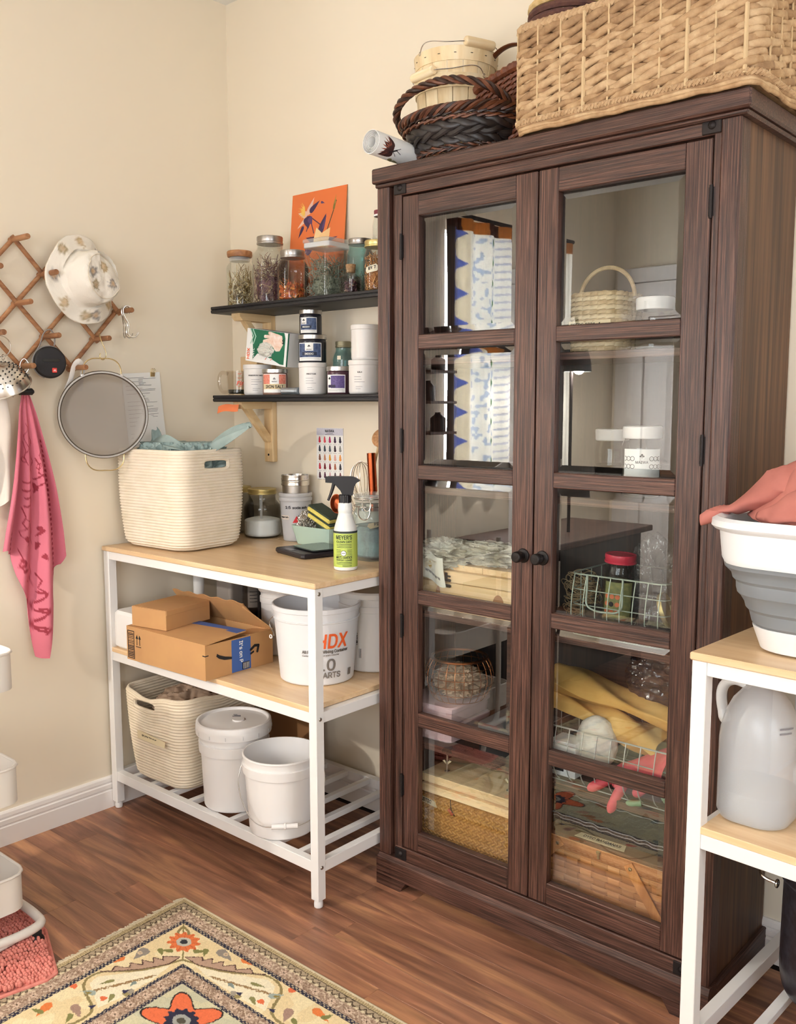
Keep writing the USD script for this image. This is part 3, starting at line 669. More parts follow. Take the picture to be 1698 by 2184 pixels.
t = thing('flower_print', 'orange art print of purple and cream flowers leaning on the wall', 'art print', (.462, -.001, US))
def fnp(u, v): return np.stack([-.127 + .254 * u, -.034 * (1 - v) - .0, .001 + .366 * v], -1)
V, F = grid(fnp, NW, NH)
part(t, 'printed_face', (V + np.array([0, -.0022, 0]), F), cdmat('print_face', .55), cd=C.reshape(-1, 3))
part(t, 'board', hull([(x, y, z) for x in (-.127, .127) for y, z in ((-.036, .001), (-.0325, .001), (-.002, .367), (.0, .367))]), mat('print_board', '#c9844e', .8), False)

# ---------------------------------------------------------------- the lower shelf
def tub(x, y, z, R, h, label, lines, seed, head=None, rot=-8, lidh=.013, group=None):
    t = thing('plastic_tub', label, 'tub', (x, y, z), group=group)
    part(t, 'body', lathe(rprof([(0, .001), (R * .90, 0), (R * .965, .006), (R * .965, h - lidh - .002), (R * .9, h - lidh), (0, h - lidh)], .006, 5), 44), white_pl)
    part(t, 'lid', lathe(rprof([(0, h - lidh - .002), (R, h - lidh - .002), (R, h - .0015), (R * .97, h), (0, h)], .002), 60), white_pl)
    rg = np.random.default_rng(seed); az = face(x, y) + rot
    if lines:
        M = label_lines(3, -.018, .036, h * .50, .0075, .0009, rg) + label_lines(2, -.013, .026, h * .21, .006, .0008, rg)
        part(t, 'fine_print', wrap(cat(M), (0, 0, 0), R * .966, az), grey_ink, False, label='rows of small grey print')
        if head: part(t, 'lettering', wrap(text(head, .0042, (0, h * .62, 0), (1, 0, 0), (0, 1, 0), True, .0008, center=True), (0, 0, 0), R * .966, az), ink, False, label='small printed heading')
    return t
def dye_jar(name, label, x, y, z, R, h, lid, body, lab, az_off=-6, labw=2.0, z0=.012, z1=None):
    t = thing(name, label, 'jar', (x, y, z)); z1 = z1 or h - lid - .012
    part(t, 'jar_body', lathe(rprof([(0, 0), (R * .93, 0), (R * .97, .004), (R * .97, h - lid - .006), (R * .9, h - lid + .002), (0, h - lid + .002)], .005, 5), 44), body)
    part(t, 'screw_lid', lathe(rprof([(0, h - lid), (R, h - lid), (R, h - .001), (R * .97, h), (0, h)], .0012), 60), mat('aluminium_lid', '#c4c1bd', .3, 1.0))
    az = face(x, y) + az_off; w = R * labw; r = R * .972
    L = part(t, 'label', wrap(extrude(sg.box(-w / 2, z0, w / 2, z1).buffer(.0008), .0005), (0, 0, 0), r, az), paper, False)
    return t, L, az, w, r, z0, z1
def on(L, t, name, m, mesh, az, r, lab=None): return part(L, name, wrap(mesh, (0, 0, 0), r + .0006, az), m, False, label=lab)
EMBLEM = extrude(unary_union([sg.Point(0, .006).buffer(.002), sg.Point(-.0026, .0035).buffer(.0016), sg.Point(.0026, .0035).buffer(.0016), sg.box(-.0004, 0, .0004, .005)]), .001)
# measuring cup
t = thing('measuring_cup', 'glass measuring cup with red print at the end of the lower shelf', 'measuring cup', (.166, -.11, LS))
o = rprof([(0, 0), (.036, 0), (.040, .006), (.0445, .084)], .006, 5); i = rprof([(.042, .084), (.037, .008), (.034, .005), (0, .005)], .005, 5)
v, f = lathe(o + i, 48)
sp = np.exp(-((np.degrees(np.arctan2(v[:, 1], v[:, 0])) + 165) / 14) ** 2) * np.clip((v[:, 2] - .055) / .03, 0, 1); v = v * np.c_[1 + .16 * sp, 1 + .16 * sp, np.ones(len(v))]
part(t, 'glass_body', (v, f), clearmat('amber_cup_glass', (.93, .91, .88), 1.5))
part(t, 'handle', tube(spline([(-.034, -.022, .074), (-.058, -.03, .078), (-.068, -.034, .05), (-.052, -.028, .012), (-.034, -.021, .014)], 24), .0045, 10, flat=1.5), clearmat('cup_handle_glass', (.93, .91, .88), 1.5))
for k in range(4): part(t, 'scale_mark', wrap(flat(.012, .0014, -.006, .03 + k * .014, .0006), (0, 0, 0), .0425 + k * .0008, face(.17, -.11) + 2), mat('red_print', '#d8452c', .5), False)
part(t, 'lettering', wrap(text('Fire', .014, (-.012, .034, 0), (1, 0, 0), (.25, 1, 0), True, .0006), (0, 0, 0), .0428, face(.17, -.11) + 2), mat('red_print', '#d8452c', .5), False, label='red lettering')
part(t, 'dark_liquid', lathe(rprof([(0, .006), (.0345, .006), (.037, .010), (.0377, .020), (0, .020)], .002), 36), mat('olive_liquid', '#2c2f22', .2), label='a little dark olive liquid')
solo('kraft_box', tf(box(-.04, .04, -.025, .025, 0, .135, .002), (.155, -.035, LS), (0, 0, 6)), mat('pale_kraft', '#d8b98e', .8), 'small pale cardboard box behind the measuring cup', 'box')
tub(.268, -.115, LS, .0475, .102, 'white plastic tub left of the orange-labelled jar, glove box on top', 1, 1, 'PONDEROSA WOOD', -4)
t, L, az, w, r, z0, z1 = dye_jar('dye_jar', 'squat jar with an orange label and handwritten IRON SALT tape', .403, -.155, LS, .042, .083, .013, mat('rust_powder_jar', '#8a6a5c', .25), None, -4, 2.0, .008, .066)
on(L, t, 'colour_panel', mat('label_coral', '#cf6550', .7, var='#e29a86', vs=260), [flat(w * .32, .030, -w / 2, .035), flat(w * .32, .030, w / 2 - w * .32, .035)], az, r, 'coral patterned label panels')
on(L, t, 'masking_tape', tape, flat(w * .98, .017, -w / 2, .018, .0006), az, r)
on(L, t, 'emblem', grey_ink, tf(EMBLEM, (0, .047, 0)), az, r)
on(L, t, 'small_lettering', grey_ink, text('MAIWA', .0033, (0, .0405, 0), (1, 0, 0), (0, 1, 0), True, .0006, center=True), az, r)
on(L, t, 'lettering', ink, text('IRON SALT', .0095, (0, .0215, .0004), (1, 0, 0), (0, 1, 0), True, .0006, center=True, maxw=w * .72), az, r, 'handwritten IRON SALT')
tub(.553, -.13, LS, .045, .1, 'white plastic tub under the two stacked indigo jars', 1, 2, 'FRUCTOSE', -6)
navy = mat('label_navy', '#2e3f66', .6, var='#5a6b8e', vs=120)
for nm, x, y, z, R, h, lid in (('big', .543, -.12, LS + .1002, .0455, .087, .0145), ('small', .536, -.12, LS + .1874, .0365, .078, .0135)):
    t, L, az, w, r, z0, z1 = dye_jar('dye_jar', 'big dark jar labelled INDIGO on the white tub' if nm == 'big' else 'small dark jar with an indigo label on top of the stack', x, y, z, R, h, lid, mat('indigo_jar', '#22222b', .2), None, -14, 1.75 if nm == 'big' else 1.55, .006)
    H = z1 - z0
    on(L, t, 'colour_panel', navy, flat(w * .97, H * .78, -w * .485, z0 + H * .19), az, r, 'navy patterned panel')
    on(L, t, 'white_panel', paper, flat(w * .34, H * .42, -w * .17 if nm == 'big' else -w * .42, z0 + H * .55, .0008), az, r)
    on(L, t, 'emblem', ink, tf(EMBLEM, (0 if nm == 'big' else -w * .25, z0 + H * .74, 0)), az, r)
    on(L, t, 'dark_panel', mat('label_dark_navy', '#1d2942', .6), flat(w * .62, H * .2, -w * .31 if nm == 'big' else -w * .42, z0 + H * .28, .0008), az, r)
    on(L, t, 'lettering', paper, text('INDIGO', H * .1, (0 if nm == 'big' else -w * .12, z0 + H * .33, .0006), (1, 0, 0), (0, 1, 0), True, .0006, center=True), az, r, 'white lettering')
    on(L, t, 'small_lettering', grey_ink, text('MAIWA', H * .06, (0 if nm == 'big' else -w * .25, z0 + H * .6, .0006), (1, 0, 0), (0, 1, 0), True, .0006, center=True), az, r)
    on(L, t, 'fine_print', grey_ink, [flat(w * .8, .0007, -w * .4, z0 + H * .1)], az, r)
t, L, az, w, r, z0, z1 = dye_jar('dye_jar', 'small jar with a purple patterned label on the lower shelf', .678, -.14, LS, .0365, .085, .0145, mat('plum_jar', '#4a2c38', .25), None, -16, 1.7, .006)
H = z1 - z0
on(L, t, 'colour_panel', mat('label_purple', '#4a3a72', .6, var='#6d5c94', vs=300), flat(w * .72, H * .72, -w * .25, z0 + H * .24), az, r)
on(L, t, 'dark_panel', mat('label_dark_purple', '#2c2347', .6), flat(w * .42, H * .16, -w * .42, z0 + H * .27, .0008), az, r)
on(L, t, 'fine_print', grey_ink, [flat(w * .8, .0008, -w * .4, z0 + H * .14), flat(w * .5, .0006, -w * .4, z0 + H * .07)], az, r)
on(L, t, 'emblem', ink, tf(EMBLEM, (-w * .34, z0 + H * .72, 0)), az, r)
tub(.776, -.13, LS, .0475, .101, 'white plastic tub headed CALX beside the cabinet, another on its lid', 1, 3, 'CALX', -16)
tub(.772, -.12, LS + .1012, .0435, .105, 'plain white tub stacked on the CALX tub', 0, 4, None)
tub(.70, -.05, LS, .035, .1, 'white tub half hidden behind the purple-labelled jar', 0, 5, None)
t = thing('plastic_tub', 'white tub with a black neck band behind the silver tube', 'tub', (.470, -.06, LS))
part(t, 'body', lathe(rprof([(0, 0), (.038, 0), (.038, .07), (.034, .078), (0, .078)], .004), 36), white_pl)
part(t, 'band', lathe(rprof([(0, .076), (.034, .076), (.034, .082), (0, .082)], .001), 36), black_pl)
part(t, 'lid', lathe(rprof([(0, .081), (.037, .081), (.037, .1), (0, .1)], .002), 36), white_pl)
t = thing('metal_tube', 'short silver metal tube lying at the front of the lower shelf', 'tube', (.492, -.172, LS + .0115), (0, 0, 12))
part(t, 'tube_body', tf(lathe(rprof([(0, -.03), (.011, -.03), (.011, .022), (.0095, .023), (0, .023)], .0015), 28), rot=(0, 90, 0)), mat('tube_silver', '#a9b0b6', .35, .8))
part(t, 'cap', tf(lathe(rprof([(0, .022), (.0115, .022), (.0115, .034), (0, .034)], .001), 28), rot=(0, 90, 0)), mat('tube_cap', '#8f969c', .4, .6))
t = thing('glass_jar', 'small teal glass jar with a dull lid behind the indigo jars', 'jar', (.606, -.045, LS + .06))
glass_jar(t, .034, .088, .024, .066, glass_teal); screw_lid(t, .0255, .089, .108, mat('dull_lid', '#8d866c', .5, .4))
part(t, 'tag', wrap(flat(.012, .012, -.02, .05), (0, 0, 0), .0345, face(.6, -.05)), mat('cream_tag', '#e8e0c8', .8), False)
solo('small_crate', box(.572, .642, -.082, -.008, LS, LS + .0598, .002), mat('grey_carton', '#8d8a86', .8), 'low grey carton carrying the small teal jar', 'carton')
# box of gloves leaning over the tubs
t = thing('glove_box', 'green and white box of vinyl gloves tilted on the tubs', 'glove box', (.259, -.158, LS + .1155), (0, 8, 0))
BW, BH, BD = .2, .108, .075
green, gwhite = mat('box_green', '#186b4d', .5), mat('box_white', '#eeeeec', .5)
part(t, 'carton', box(0, BW, 0, BD, 0, BH, .001), mat('carton_pale', '#d5d4d2', .55), False)
def fr(m, o=0): v, f = cat(m); return np.stack([v[:, 0], -v[:, 2] - o, v[:, 1]], 1), f
hole = affinity.scale(sg.Point(.098, .045).buffer(1, quad_segs=16), .036, .024)
part(t, 'front_panel', fr(extrude(sg.box(.0008, .0008, BW - .0008, BH - .0008).difference(hole), .0006)), gwhite, False)
gp = sg.Polygon([(.02, .107), (.183, .107), (.19, .09), (.19, .006), (.172, .006), (.125, .02), (.06, .03), (.036, .008), (.036, .04), (.03, .075)]).difference(hole.buffer(.001))
part(t, 'green_panel', fr(extrude(gp, .0004), .0006), green, False)
part(t, 'pale_chevrons', fr([extrude(sg.LineString([(.022 + k * .014, .06), (.034 + k * .012, .084), (.018 + k * .012, .105)]).buffer(.0022), .0004) for k in range(2)], .001), mat('box_mint', '#a9cdbd', .5), False)
hand = unary_union([sg.Polygon([(.118, .072), (.128, .092), (.150, .098), (.172, .094), (.178, .070), (.165, .050), (.150, .048), (.135, .06)]).buffer(.003)] + [sg.LineString([(a, b), (c, d)]).buffer(.0052) for a, b, c, d in ((.13, .09, .092, .088), (.128, .082, .088, .072), (.128, .074, .096, .062), (.15, .095, .112, .101))])
part(t, 'hand_picture', fr(extrude(hand.intersection(sg.box(0, 0, .184, .105)), .0004), .0011), mat('hand_print', '#e3bda6', .6, var='#f1e2da', vs=60), False, label='printed picture of a gloved hand')
part(t, 'lettering', fr(text('HDX', .0125, (.020, .006, 0), (0, 1, 0), (-1, 0, 0), True, .0005), .0012), mat('hdx_orange', '#f0652c', .5), False, label='orange HDX lettering')
part(t, 'lettering', fr(text('VINYL', .0095, (.044, .005, 0), (0, 1, 0), (-1, 0, 0), True, .0005), .0014), gwhite, False, label='white VINYL lettering')
part(t, 'lettering', fr(text('50', .009, (.186, .07, 0), (0, 1, 0), (-1, 0, 0), True, .0005), .0014), ink, False, label='number 50')
part(t, 'icon', fr([extrude(sg.Point(.078 + k * .026, .017).buffer(.0045), .0004) for k in range(3)], .0014), gwhite, False)
part(t, 'icon', fr([extrude(sg.LineString([(.101 + k * .026, .014), (.107 + k * .026, .020)]).buffer(.0009), .0004) for k in range(2)], .0018), mat('red_print', '#d8452c', .5), False)
part(t, 'side_stripe', box(BW, BW + .0005, .001, .006, .001, BH - .001), green, False)
v, f = crumple((.1, .004, .045), (.037, .02, .024), 21, .3, 4); part(t, 'glove', (v, f), mat('glove_vinyl', '#d8d5cd', .45, subsurface_weight=.1), label='crumpled pale glove in the opening')
# orange paper tag under the lower shelf
solo('paper_tag', grid(lambda u, v: np.stack([.150 + .085 * u - .006 * v, -.19 + .02 * u, LS - .026 - .012 * (1 - u) - .024 * v + .004 * np.sin(u * 5)], -1), 12, 6, .0006), mat('orange_tag', '#f0824e', .6), 'orange paper tag sticking out under the lower shelf', 'tag')
# wall chart of dyed yarn skeins
t = thing('colour_chart', 'wall card with five rows of dyed yarn samples headed MAIWA', 'chart', (.4350, -.0012, 1.0965), (0, 0, 0))
part(t, 'card', box(0, .1255, -.0006, .0004, 0, .172), paper, False)
part(t, 'header_band', box(.001, .1245, -.0009, -.0006, .148, .171), mat('pale_lilac', '#dcdae4', .8, var='#c9c7d6', vs=300), False)
part(t, 'lettering', fr(text('MAIWA', .0085, (.0628, .158, 0), (1, 0, 0), (0, 1, 0), True, .0004, center=True), .0009), ink, False, label='MAIWA heading')
part(t, 'small_lettering', fr([flat(.03, .001, .048, .154), flat(.042, .0012, .042, .150)], .001), ink, False)
rows = [['#c8324a', '#d8505c', '#b03068', '#4a3350', '#3a3444'], ['#3a3f4c', '#4d5560', '#5f666c', '#3f2f3a', '#8a8a88'], ['#8a5a4a', '#c08a70', '#e0a040', '#e8b0a0', '#e89a50'], ['#b8283c', '#7a2c34', '#8a3448', '#b06a50', '#3c3a44'], ['#4a2438', '#5a3048', '#d0a8b0', '#5a4a50', '#6a3a44']]
for j, rw in enumerate(rows):
    for i, c in enumerate(rw):
        x, z = .0145 + i * .0242, .134 - j * .0298
        sk = unary_union([affinity.scale(sg.Point(x, z).buffer(1), .0042, .0065), affinity.scale(sg.Point(x + .0005, z - .006).buffer(1), .0052, .0055), sg.Point(x, z + .007).buffer(.0028)])
        part(t, 'yarn_sample', fr(extrude(sk, .0005), .0006), mat('yarn_' + c[1:], c, .8), False)
        part(t, 'caption', fr(flat(.016, .0008, x - .008, z - .0165, .0003), .0006), grey_ink, False)

# ---------------------------------------------------------------- coiled rope baskets
rope = mat('rope_cream', '#efe2d0', .9, var='#e4d7c0', vs=14, bump=(500, .2, .001))
def rope_basket(name, label, W0, D0, H, loc, rot, rows, holes, taper=.03, bulge=.0, dip=None, m=rope, cr_=.05):
    """holes: list of (face angle: 0 = +x, 90 = +y ..., offset along face, z centre, length, height)"""
    t = thing(name, label, 'basket', loc, (0, 0, rot))
    n, k, th = 132, rows * 6 + 1, .009
    def surf(off, z0):
        out = []
        for i in range(k):
            f_ = i / (k - 1); z = z0 + f_ * (H - z0)
            sh = -taper * (1 - f_) + bulge * math.sin(math.pi * f_)
            bot = max(0, .03 - z); sh -= .03 - math.sqrt(max(.03 ** 2 - bot ** 2, 0))
            P, N = sup(W0 + 2 * sh, D0 + 2 * sh, cr_, n)
            r = off + (.0046 * abs(math.sin(math.pi * rows * f_)) if off > -.005 else -.0022 * abs(math.sin(math.pi * rows * f_)))
            q = P + N * r
            zz = np.full(n, z)
            if dip: zz = zz + dip(q[:, 0], q[:, 1]) * f_ ** 3
            out.append(np.c_[q, zz])
        return np.array(out)
    A, B = surf(0, 0.0), surf(-th, .008)
    def cut(v, f, key):
        c = v[f].mean(1); keep = np.ones(len(f), bool)
        for ang, o, zc, L, h in holes:
            a = math.radians(ang); nx, ny = math.cos(a), math.sin(a); d = c[:, 0] * nx + c[:, 1] * ny; s = -c[:, 0] * ny + c[:, 1] * nx - o
            e = (np.abs(s) / (L / 2)) ** 4 + (np.abs(c[:, 2] - zc) / (h / 2)) ** 4
            keep &= ~((e < 1) & (d > .3 * min(W0, D0)))
        return v, f[keep]
    vo, fo = cut(*loft(A, (True, False)), 0)
    vi, fi = loft(B, (True, False)); vi, fi = cut(vi, fi[:, ::-1], 1)
    part(t, 'coiled_body', [(vo, fo), (vi, fi)], m, True)
    rim = (A[-1] + B[-1]) / 2 + np.array([0, 0, .001])
    part(t, 'rim_coil', tube(rim, .0062, 8, closed=True), m)
    for ang, o, zc, L, h in holes:
        a = math.radians(ang); nx, ny = math.cos(a), math.sin(a); pts = []
        half = (W0 if abs(nx) > .7 else D0) / 2 - taper * (1 - zc / H) + bulge * math.sin(math.pi * zc / H) - .0035
        for q in np.linspace(0, 2 * np.pi, 40, endpoint=False):
            cx_, cz_ = math.copysign(abs(math.cos(q)) ** .5, math.cos(q)) * L / 2, math.copysign(abs(math.sin(q)) ** .5, math.sin(q)) * h / 2
            s = o + cx_; pts.append((nx * half - ny * s, ny * half + nx * s, zc + cz_))
        part(t, 'handle_edge', tube(pts, .0068, 7, closed=True), m)
    return t
rope_basket('rope_basket', 'cream coiled rope basket with teal cloth standing on the work table', .335, .275, .31, (.195, -.385, TT + .001), 3, 33, [(0, .005, .27, .105, .036), (180, 0, .27, .105, .036)], .012, .006)
teal = mat('teal_cloth', '#8a9c98', .9, var='#a0afab', vs=14, bump=(90, .2, .002))
t = thing('teal_cloth', 'crumpled grey-teal cloth spilling over the rope basket on the table', 'cloth', (.195, -.385, TT))
V = [crumple((-.05, -.02, .245), (.10, .10, .105), 31, .42, 5, 3.4), crumple((.06, .03, .245), (.085, .09, .105), 32, .42, 5, 3.4)]
for v, f in V: v[:, 0] = np.clip(v[:, 0], -.148, .148); v[:, 1] = np.clip(v[:, 1], -.118, .118); v[:, 2] = np.minimum(v[:, 2], .338)
part(t, 'crumpled_cloth', V, teal)
def flap(p0, p1, p2, w, amp, seed, nu=26, nv=16, tw=.6):
    P = spline([p0, p1, p2], nu)
    def fn(u, v):
        i = np.clip((u * (nu - 1)).astype(int), 0, nu - 1); c = P[i]
        ww = w * (1 - .75 * u ** 1.6); a = tw + u * .7
        o = np.stack([np.cos(a) * (v - .5) * ww, np.sin(a) * (v - .5) * ww * .6, (v - .5) * ww * .55], -1)
        q = c + o; q[..., 2] += amp * np.sin(v * 9 + u * 4 + seed) * (1 - .5 * u); q[..., 1] += amp * .7 * np.cos(v * 7 + u * 6 + seed); return q
    return grid(fn, nu, nv, .0016)
part(t, 'cloth_corner', flap((-.06, -.06, .27), (-.085, -.04, .33), (-.095, -.03, .375), .10, .008, 1), teal)
part(t, 'cloth_corner', flap((.07, .0, .28), (.16, .035, .345), (.262, .075, .392), .11, .009, 2.4, tw=1.5), teal)
part(t, 'cloth_fold', flap((-.12, -.07, .305), (-.02, -.06, .335), (.10, -.03, .315), .10, .007, 4, tw=1.2), teal)

# jars and tubs at the back of the table
t = thing('glass_jar', 'wide glass jar with a gold lid, white powder and a plastic scoop', 'jar', (.250, -.088, TT + .0005))
glass_jar(t, .0655, .148, .048, .118); screw_lid(t, .0505, .150, .169, gold)
part(t, 'scoop', hull([(.026 + a, -.028 + b, z) for z, s in ((.165, .007), (.06, .004)) for a in (-s, s) for b in (-.0015, .0015)]), clearmat('milky_plastic', (.93, .93, .93), 1.35, white=.45))
solo('white_powder', tf(lathe(rprof([(0, .006), (.055, .006), (.062, .013), (.062, .062), (.03, .070), (0, .072)], .006), 36), (.250, -.088, TT)), mat('powder', '#f0eeea', .95, bump=(120, .3, .002)), 'white powder filling half of the gold-lidded jar', 'powder', kind='stuff')
t = thing('glass_jar', 'second gold-lidded jar half hidden behind the rope basket', 'jar', (.108, -.075, TT + .0005)); glass_jar(t, .055, .145, .042, .118); screw_lid(t, .0445, .147, .168, gold)
frost = clearmat('frosted_tub', (.93, .91, .93), 1.35, .2, white=.42)
def nest_tub(z, lip, label, marks):
    t = thing('mixing_tub', label, 'tub', (.398, -.068, TT + z))
    part(t, 'tub_wall', lathe(rprof([(0, 0), (.040, 0), (.0425, .004), (.053, .135), (.0565, .137), (.0565, .146), (.054, .148)], .002, 3) + rprof([(.051, .146), (.0405, .006), (.0385, .003), (0, .003)], .002, 3), 44), frost)
    if lip:
        az = face(.4, -.07)
        def curved(m, a, r=.0466): return wrap(m, (0, 0, 0), r, az + a, taper=.0815, z0=.05)
        red = mat('warning_red', '#d02f35', .6)
        part(t, 'warning_triangle', curved(extrude(sg.Polygon([(-.012, .065), (.014, .065), (.001, .088)]), .0008), 2), red, False, label='printed red triangle')
        part(t, 'red_print', curved([flat(.016, .002, -.006, .02 + k * .006, .0007) for k in range(4)] + [flat(.012, .003, -.004, .052, .0007)], 4), mat('dark_red_print', '#9a3a40', .6), False)
        part(t, 'tape_strip', curved(flat(.034, .014, -.03, .075, .0005), -32), mat('pale_tape', '#dccfc4', .8), False)
        part(t, 'handwriting', curved(text('copper bath', .005, (-.029, .081, .0006), (1, 0, 0), (0, 1, 0), True, .0006, maxw=.03), -32), ink, False)
        part(t, 'handwriting', curved(text('1:5', .009, (-.024, .112, .0002), (1, 0, 0), (0, 1, 0), True, .0006), -12), ink, False)
        part(t, 'handwriting', curved(text('soda ash', .008, (-.004, .112, .0002), (1, 0, 0), (0, 1, 0), True, .0006, maxw=.05), -8), ink, False)
    return t
nest_tub(0, True, 'frosted mixing tub with a red triangle and handwriting beside the teal tray', True)
nest_tub(.0155, False, 'upper frosted tub nested in the one with the red triangle', False)
t = thing('metal_cup', 'stack of shiny metal canning rings and cup on the frosted tubs', 'cup', (.398, -.068, TT + .128))
part(t, 'cup', lathe(rprof([(0, 0), (.040, 0), (.042, .004), (.0445, .066), (.0455, .068)], .002) + rprof([(.0435, .067), (.041, .005), (0, .003)], .002), 44), steel)
for z in (.060, .078): part(t, 'ring', lathe([(.0440, z), (.0472, z), (.0478, z + .003), (.0462, z + .008), (.0472, z + .013), (.0468, z + .0165), (.0445, z + .0165)], 44, True), chrome)
# sage tray with foil parcels and sponges
t = thing('plastic_tray', 'sage green plastic tray holding foil parcels and sponges', 'tray', (.535, -.085, TT + .0005), (0, 0, 0))
sage = mat('sage_plastic', '#b3cbbd', .4)
part(t, 'tray_shell', tray(.185, .105, .062, .014, .0025, taper=.014), sage)
foil = mat('foil', '#b5b1ab', .28, 1.0)
for i, (x, y, sx, sy, sz, lb) in enumerate(((-.055, -.012, .030, .026, .045, 'tallest foil parcel at the left end of the sage tray'), (-.008, -.02, .024, .02, .022, 'small foil parcel in the middle of the sage tray'), (.035, -.024, .022, .018, .020, 'small foil parcel under the sponges'))):
    solo('foil_parcel', crumple((.535 + x, -.085 + y, TT + .006 + sz * 1.22), (sx, sy, sz), 40 + i, .3, 5, 4.0), foil, lb, 'foil', False)
sp_y, sp_g = mat('sponge_yellow', '#e0cf6c', .9, bump=(260, .8, .002)), mat('scourer_green', '#3b4639', .95, bump=(400, .9, .002))
for k, (dz, lb) in enumerate(((0, 'lower yellow sponge with a dark scourer leaning in the sage tray'), (.022, 'upper yellow sponge with a dark scourer leaning in the sage tray'))):
    t = thing('sponge', lb, 'sponge', (.560, -.088, TT + .083 + dz), (0, 24, 4))
    part(t, 'foam', box(-.052, .052, -.034, .034, -.010, .004, .004), sp_y); part(t, 'scourer', box(-.052, .052, -.034, .034, .0042, .0105, .003), sp_g)
# kitchen scale
t = thing('kitchen_scale', 'flat black kitchen scale with a smoked glass plate', 'scale', (.645, -.245, TT + .0005), (0, 0, -14))
part(t, 'scale_body', loft([np.c_[sup(w, d, .012, 48)[0], np.full(48, z)] for w, d, z in ((.176, .134, 0), (.184, .142, .005), (.184, .142, .011), (.178, .136, .0155))]), mat('scale_black', '#221e24', .35), 30)
part(t, 'weighing_plate', loft([np.c_[sup(w, d, .012, 48)[0] + np.array([.012, .03]), np.full(48, z)] for w, d, z in ((.130, .112, .0175), (.134, .116, .019), (.134, .116, .021), (.132, .114, .022))]), mat('smoked_glass', '#3d4542', .12), 30, label='grey smoked glass weighing plate')
part(t, 'plate_support', loft([np.c_[sup(.08, .06, .01, 32)[0] + np.array([.012, .03]), np.full(32, z)] for z in (.0152, .018)]), black_pl)
part(t, 'display', tf(box(-.03, .03, -.010, .010, 0, .0006), (-.03, -.05, .0155)), mat('display_grey', '#4d4a50', .25), False)
# spray bottle
t = thing('spray_bottle', 'white trigger spray bottle of cleaner with a lime green label', 'spray bottle', (.919, -.362, TT + .0005))
frostw = mat('bottle_white', '#e3e3df', .3, subsurface_weight=.0)
part(t, 'bottle', lathe(rprof([(0, 0), (.031, 0), (.033, .004), (.033, .102), (.031, .118), (.021, .150), (.0188, .158), (.0205, .166), (.0195, .184), (.017, .188), (0, .188)], .007, 5), 48), frostw)
az = face(.919, -.362)
lime, band = mat('label_lime', '#b5c75c', .5), mat('label_band', '#2f3a36', .5)
part(t, 'label', wrap(flat(.150, .094, -.075, .010, .0004), (0, 0, 0), .0331, az), lime, False, label='lime green front label')
part(t, 'label_band', wrap(flat(.150, .0055, -.075, .1045, .0005), (0, 0, 0), .0331, az), band, False)
def sp(m, c, nm='lettering', lab=None, a=-8): part(t, nm, wrap(m, (0, 0, 0), .0335, az + a), c, False, label=lab)
dk = mat('label_dark_ink', '#23302a', .6)
for s_, h_, z_, wd in (("MEYER'S", .011, .088, .047), ('CLEAN DAY', .0058, .0785, .045), ('MULTI-SURFACE', .0058, .0345, .047), ('EVERYDAY CLEANER', .0036, .0285, .046)):
    sp(text(s_, h_, (0, z_, 0), (1, 0, 0), (0, 1, 0), True, .0005, center=True, maxw=wd), dk)
sp([flat(.044, .0011, -.022, .0735 - k * .0042, .0005) for k in range(3)] + [flat(.014, .0009, s, .058 - k * .0042, .0005) for k in range(5) for s in (-.023, .0095)] + [flat(.046, .0011, -.023, .0235 - k * .0042, .0005) for k in range(2)] + [flat(.026, .0014, -.004, .0135, .0005)], dk, 'fine_print')
sp(extrude(sg.Point(-.001, .0495).buffer(.0078), .0005), dk, 'round_badge'); sp(extrude(sg.Point(-.001, .0495).buffer(.0068), .0008), paper, 'round_badge')
sp(text('LEMON', .0022, (-.001, .0485, .0005), (1, 0, 0), (0, 1, 0), True, .0005, center=True), dk)
blk = mat('trigger_black', '#19171b', .35)
col = [(0.0175 + .0008 * (k % 2), 0) for k in range(2)]
v, f = lathe(rprof([(0, .186), (.0172, .186), (.0172, .207), (.015, .21), (0, .21)], .001), 48); a = np.arctan2(v[:, 1], v[:, 0]); v[:, :2] *= (1 + .035 * np.sign(np.sin(a * 24)))[:, None]
part(t, 'collar', (v, f), blk, False)
hd = setd(UsdGeom.Xform.Define(stage, uniq(pth(t), 'spray_head')), 'black spray head'); hd_x = UsdGeom.Xformable(hd); hd_x.AddRotateZOp().Set(az + 90)
# head profile in the picture's plane: x to the right as seen from the room
pf = sg.Polygon([(-.050, .2565), (-.046, .259), (.020, .2585), (.030, .255), (.040, .2485), (.030, .243), (.024, .232), (.020, .209), (-.006, .209), (-.012, .222), (-.026, .238), (-.036, .244), (-.049, .2445)]).buffer(.0015)
v, f = extrude(pf, .019); part(hd, 'head_shell', (np.stack([v[:, 0] * 1, v[:, 2] - .0095, v[:, 1]], 1), f[:, ::-1]), blk, False)
part(hd, 'nozzle', [hull([(x, y, z) for x in (-.054, -.0485) for y in (-.0085, .0085) for z in (.2435, .2595)])], blk, False)
part(hd, 'trigger', tube(spline([(-.030, 0, .243), (-.034, 0, .228), (-.040, 0, .21), (-.047, 0, .193)], 14), np.linspace(.0055, .0036, 14), 10, flat=1.1, up=(0, 1, 0)), blk)
setd(hd, None)
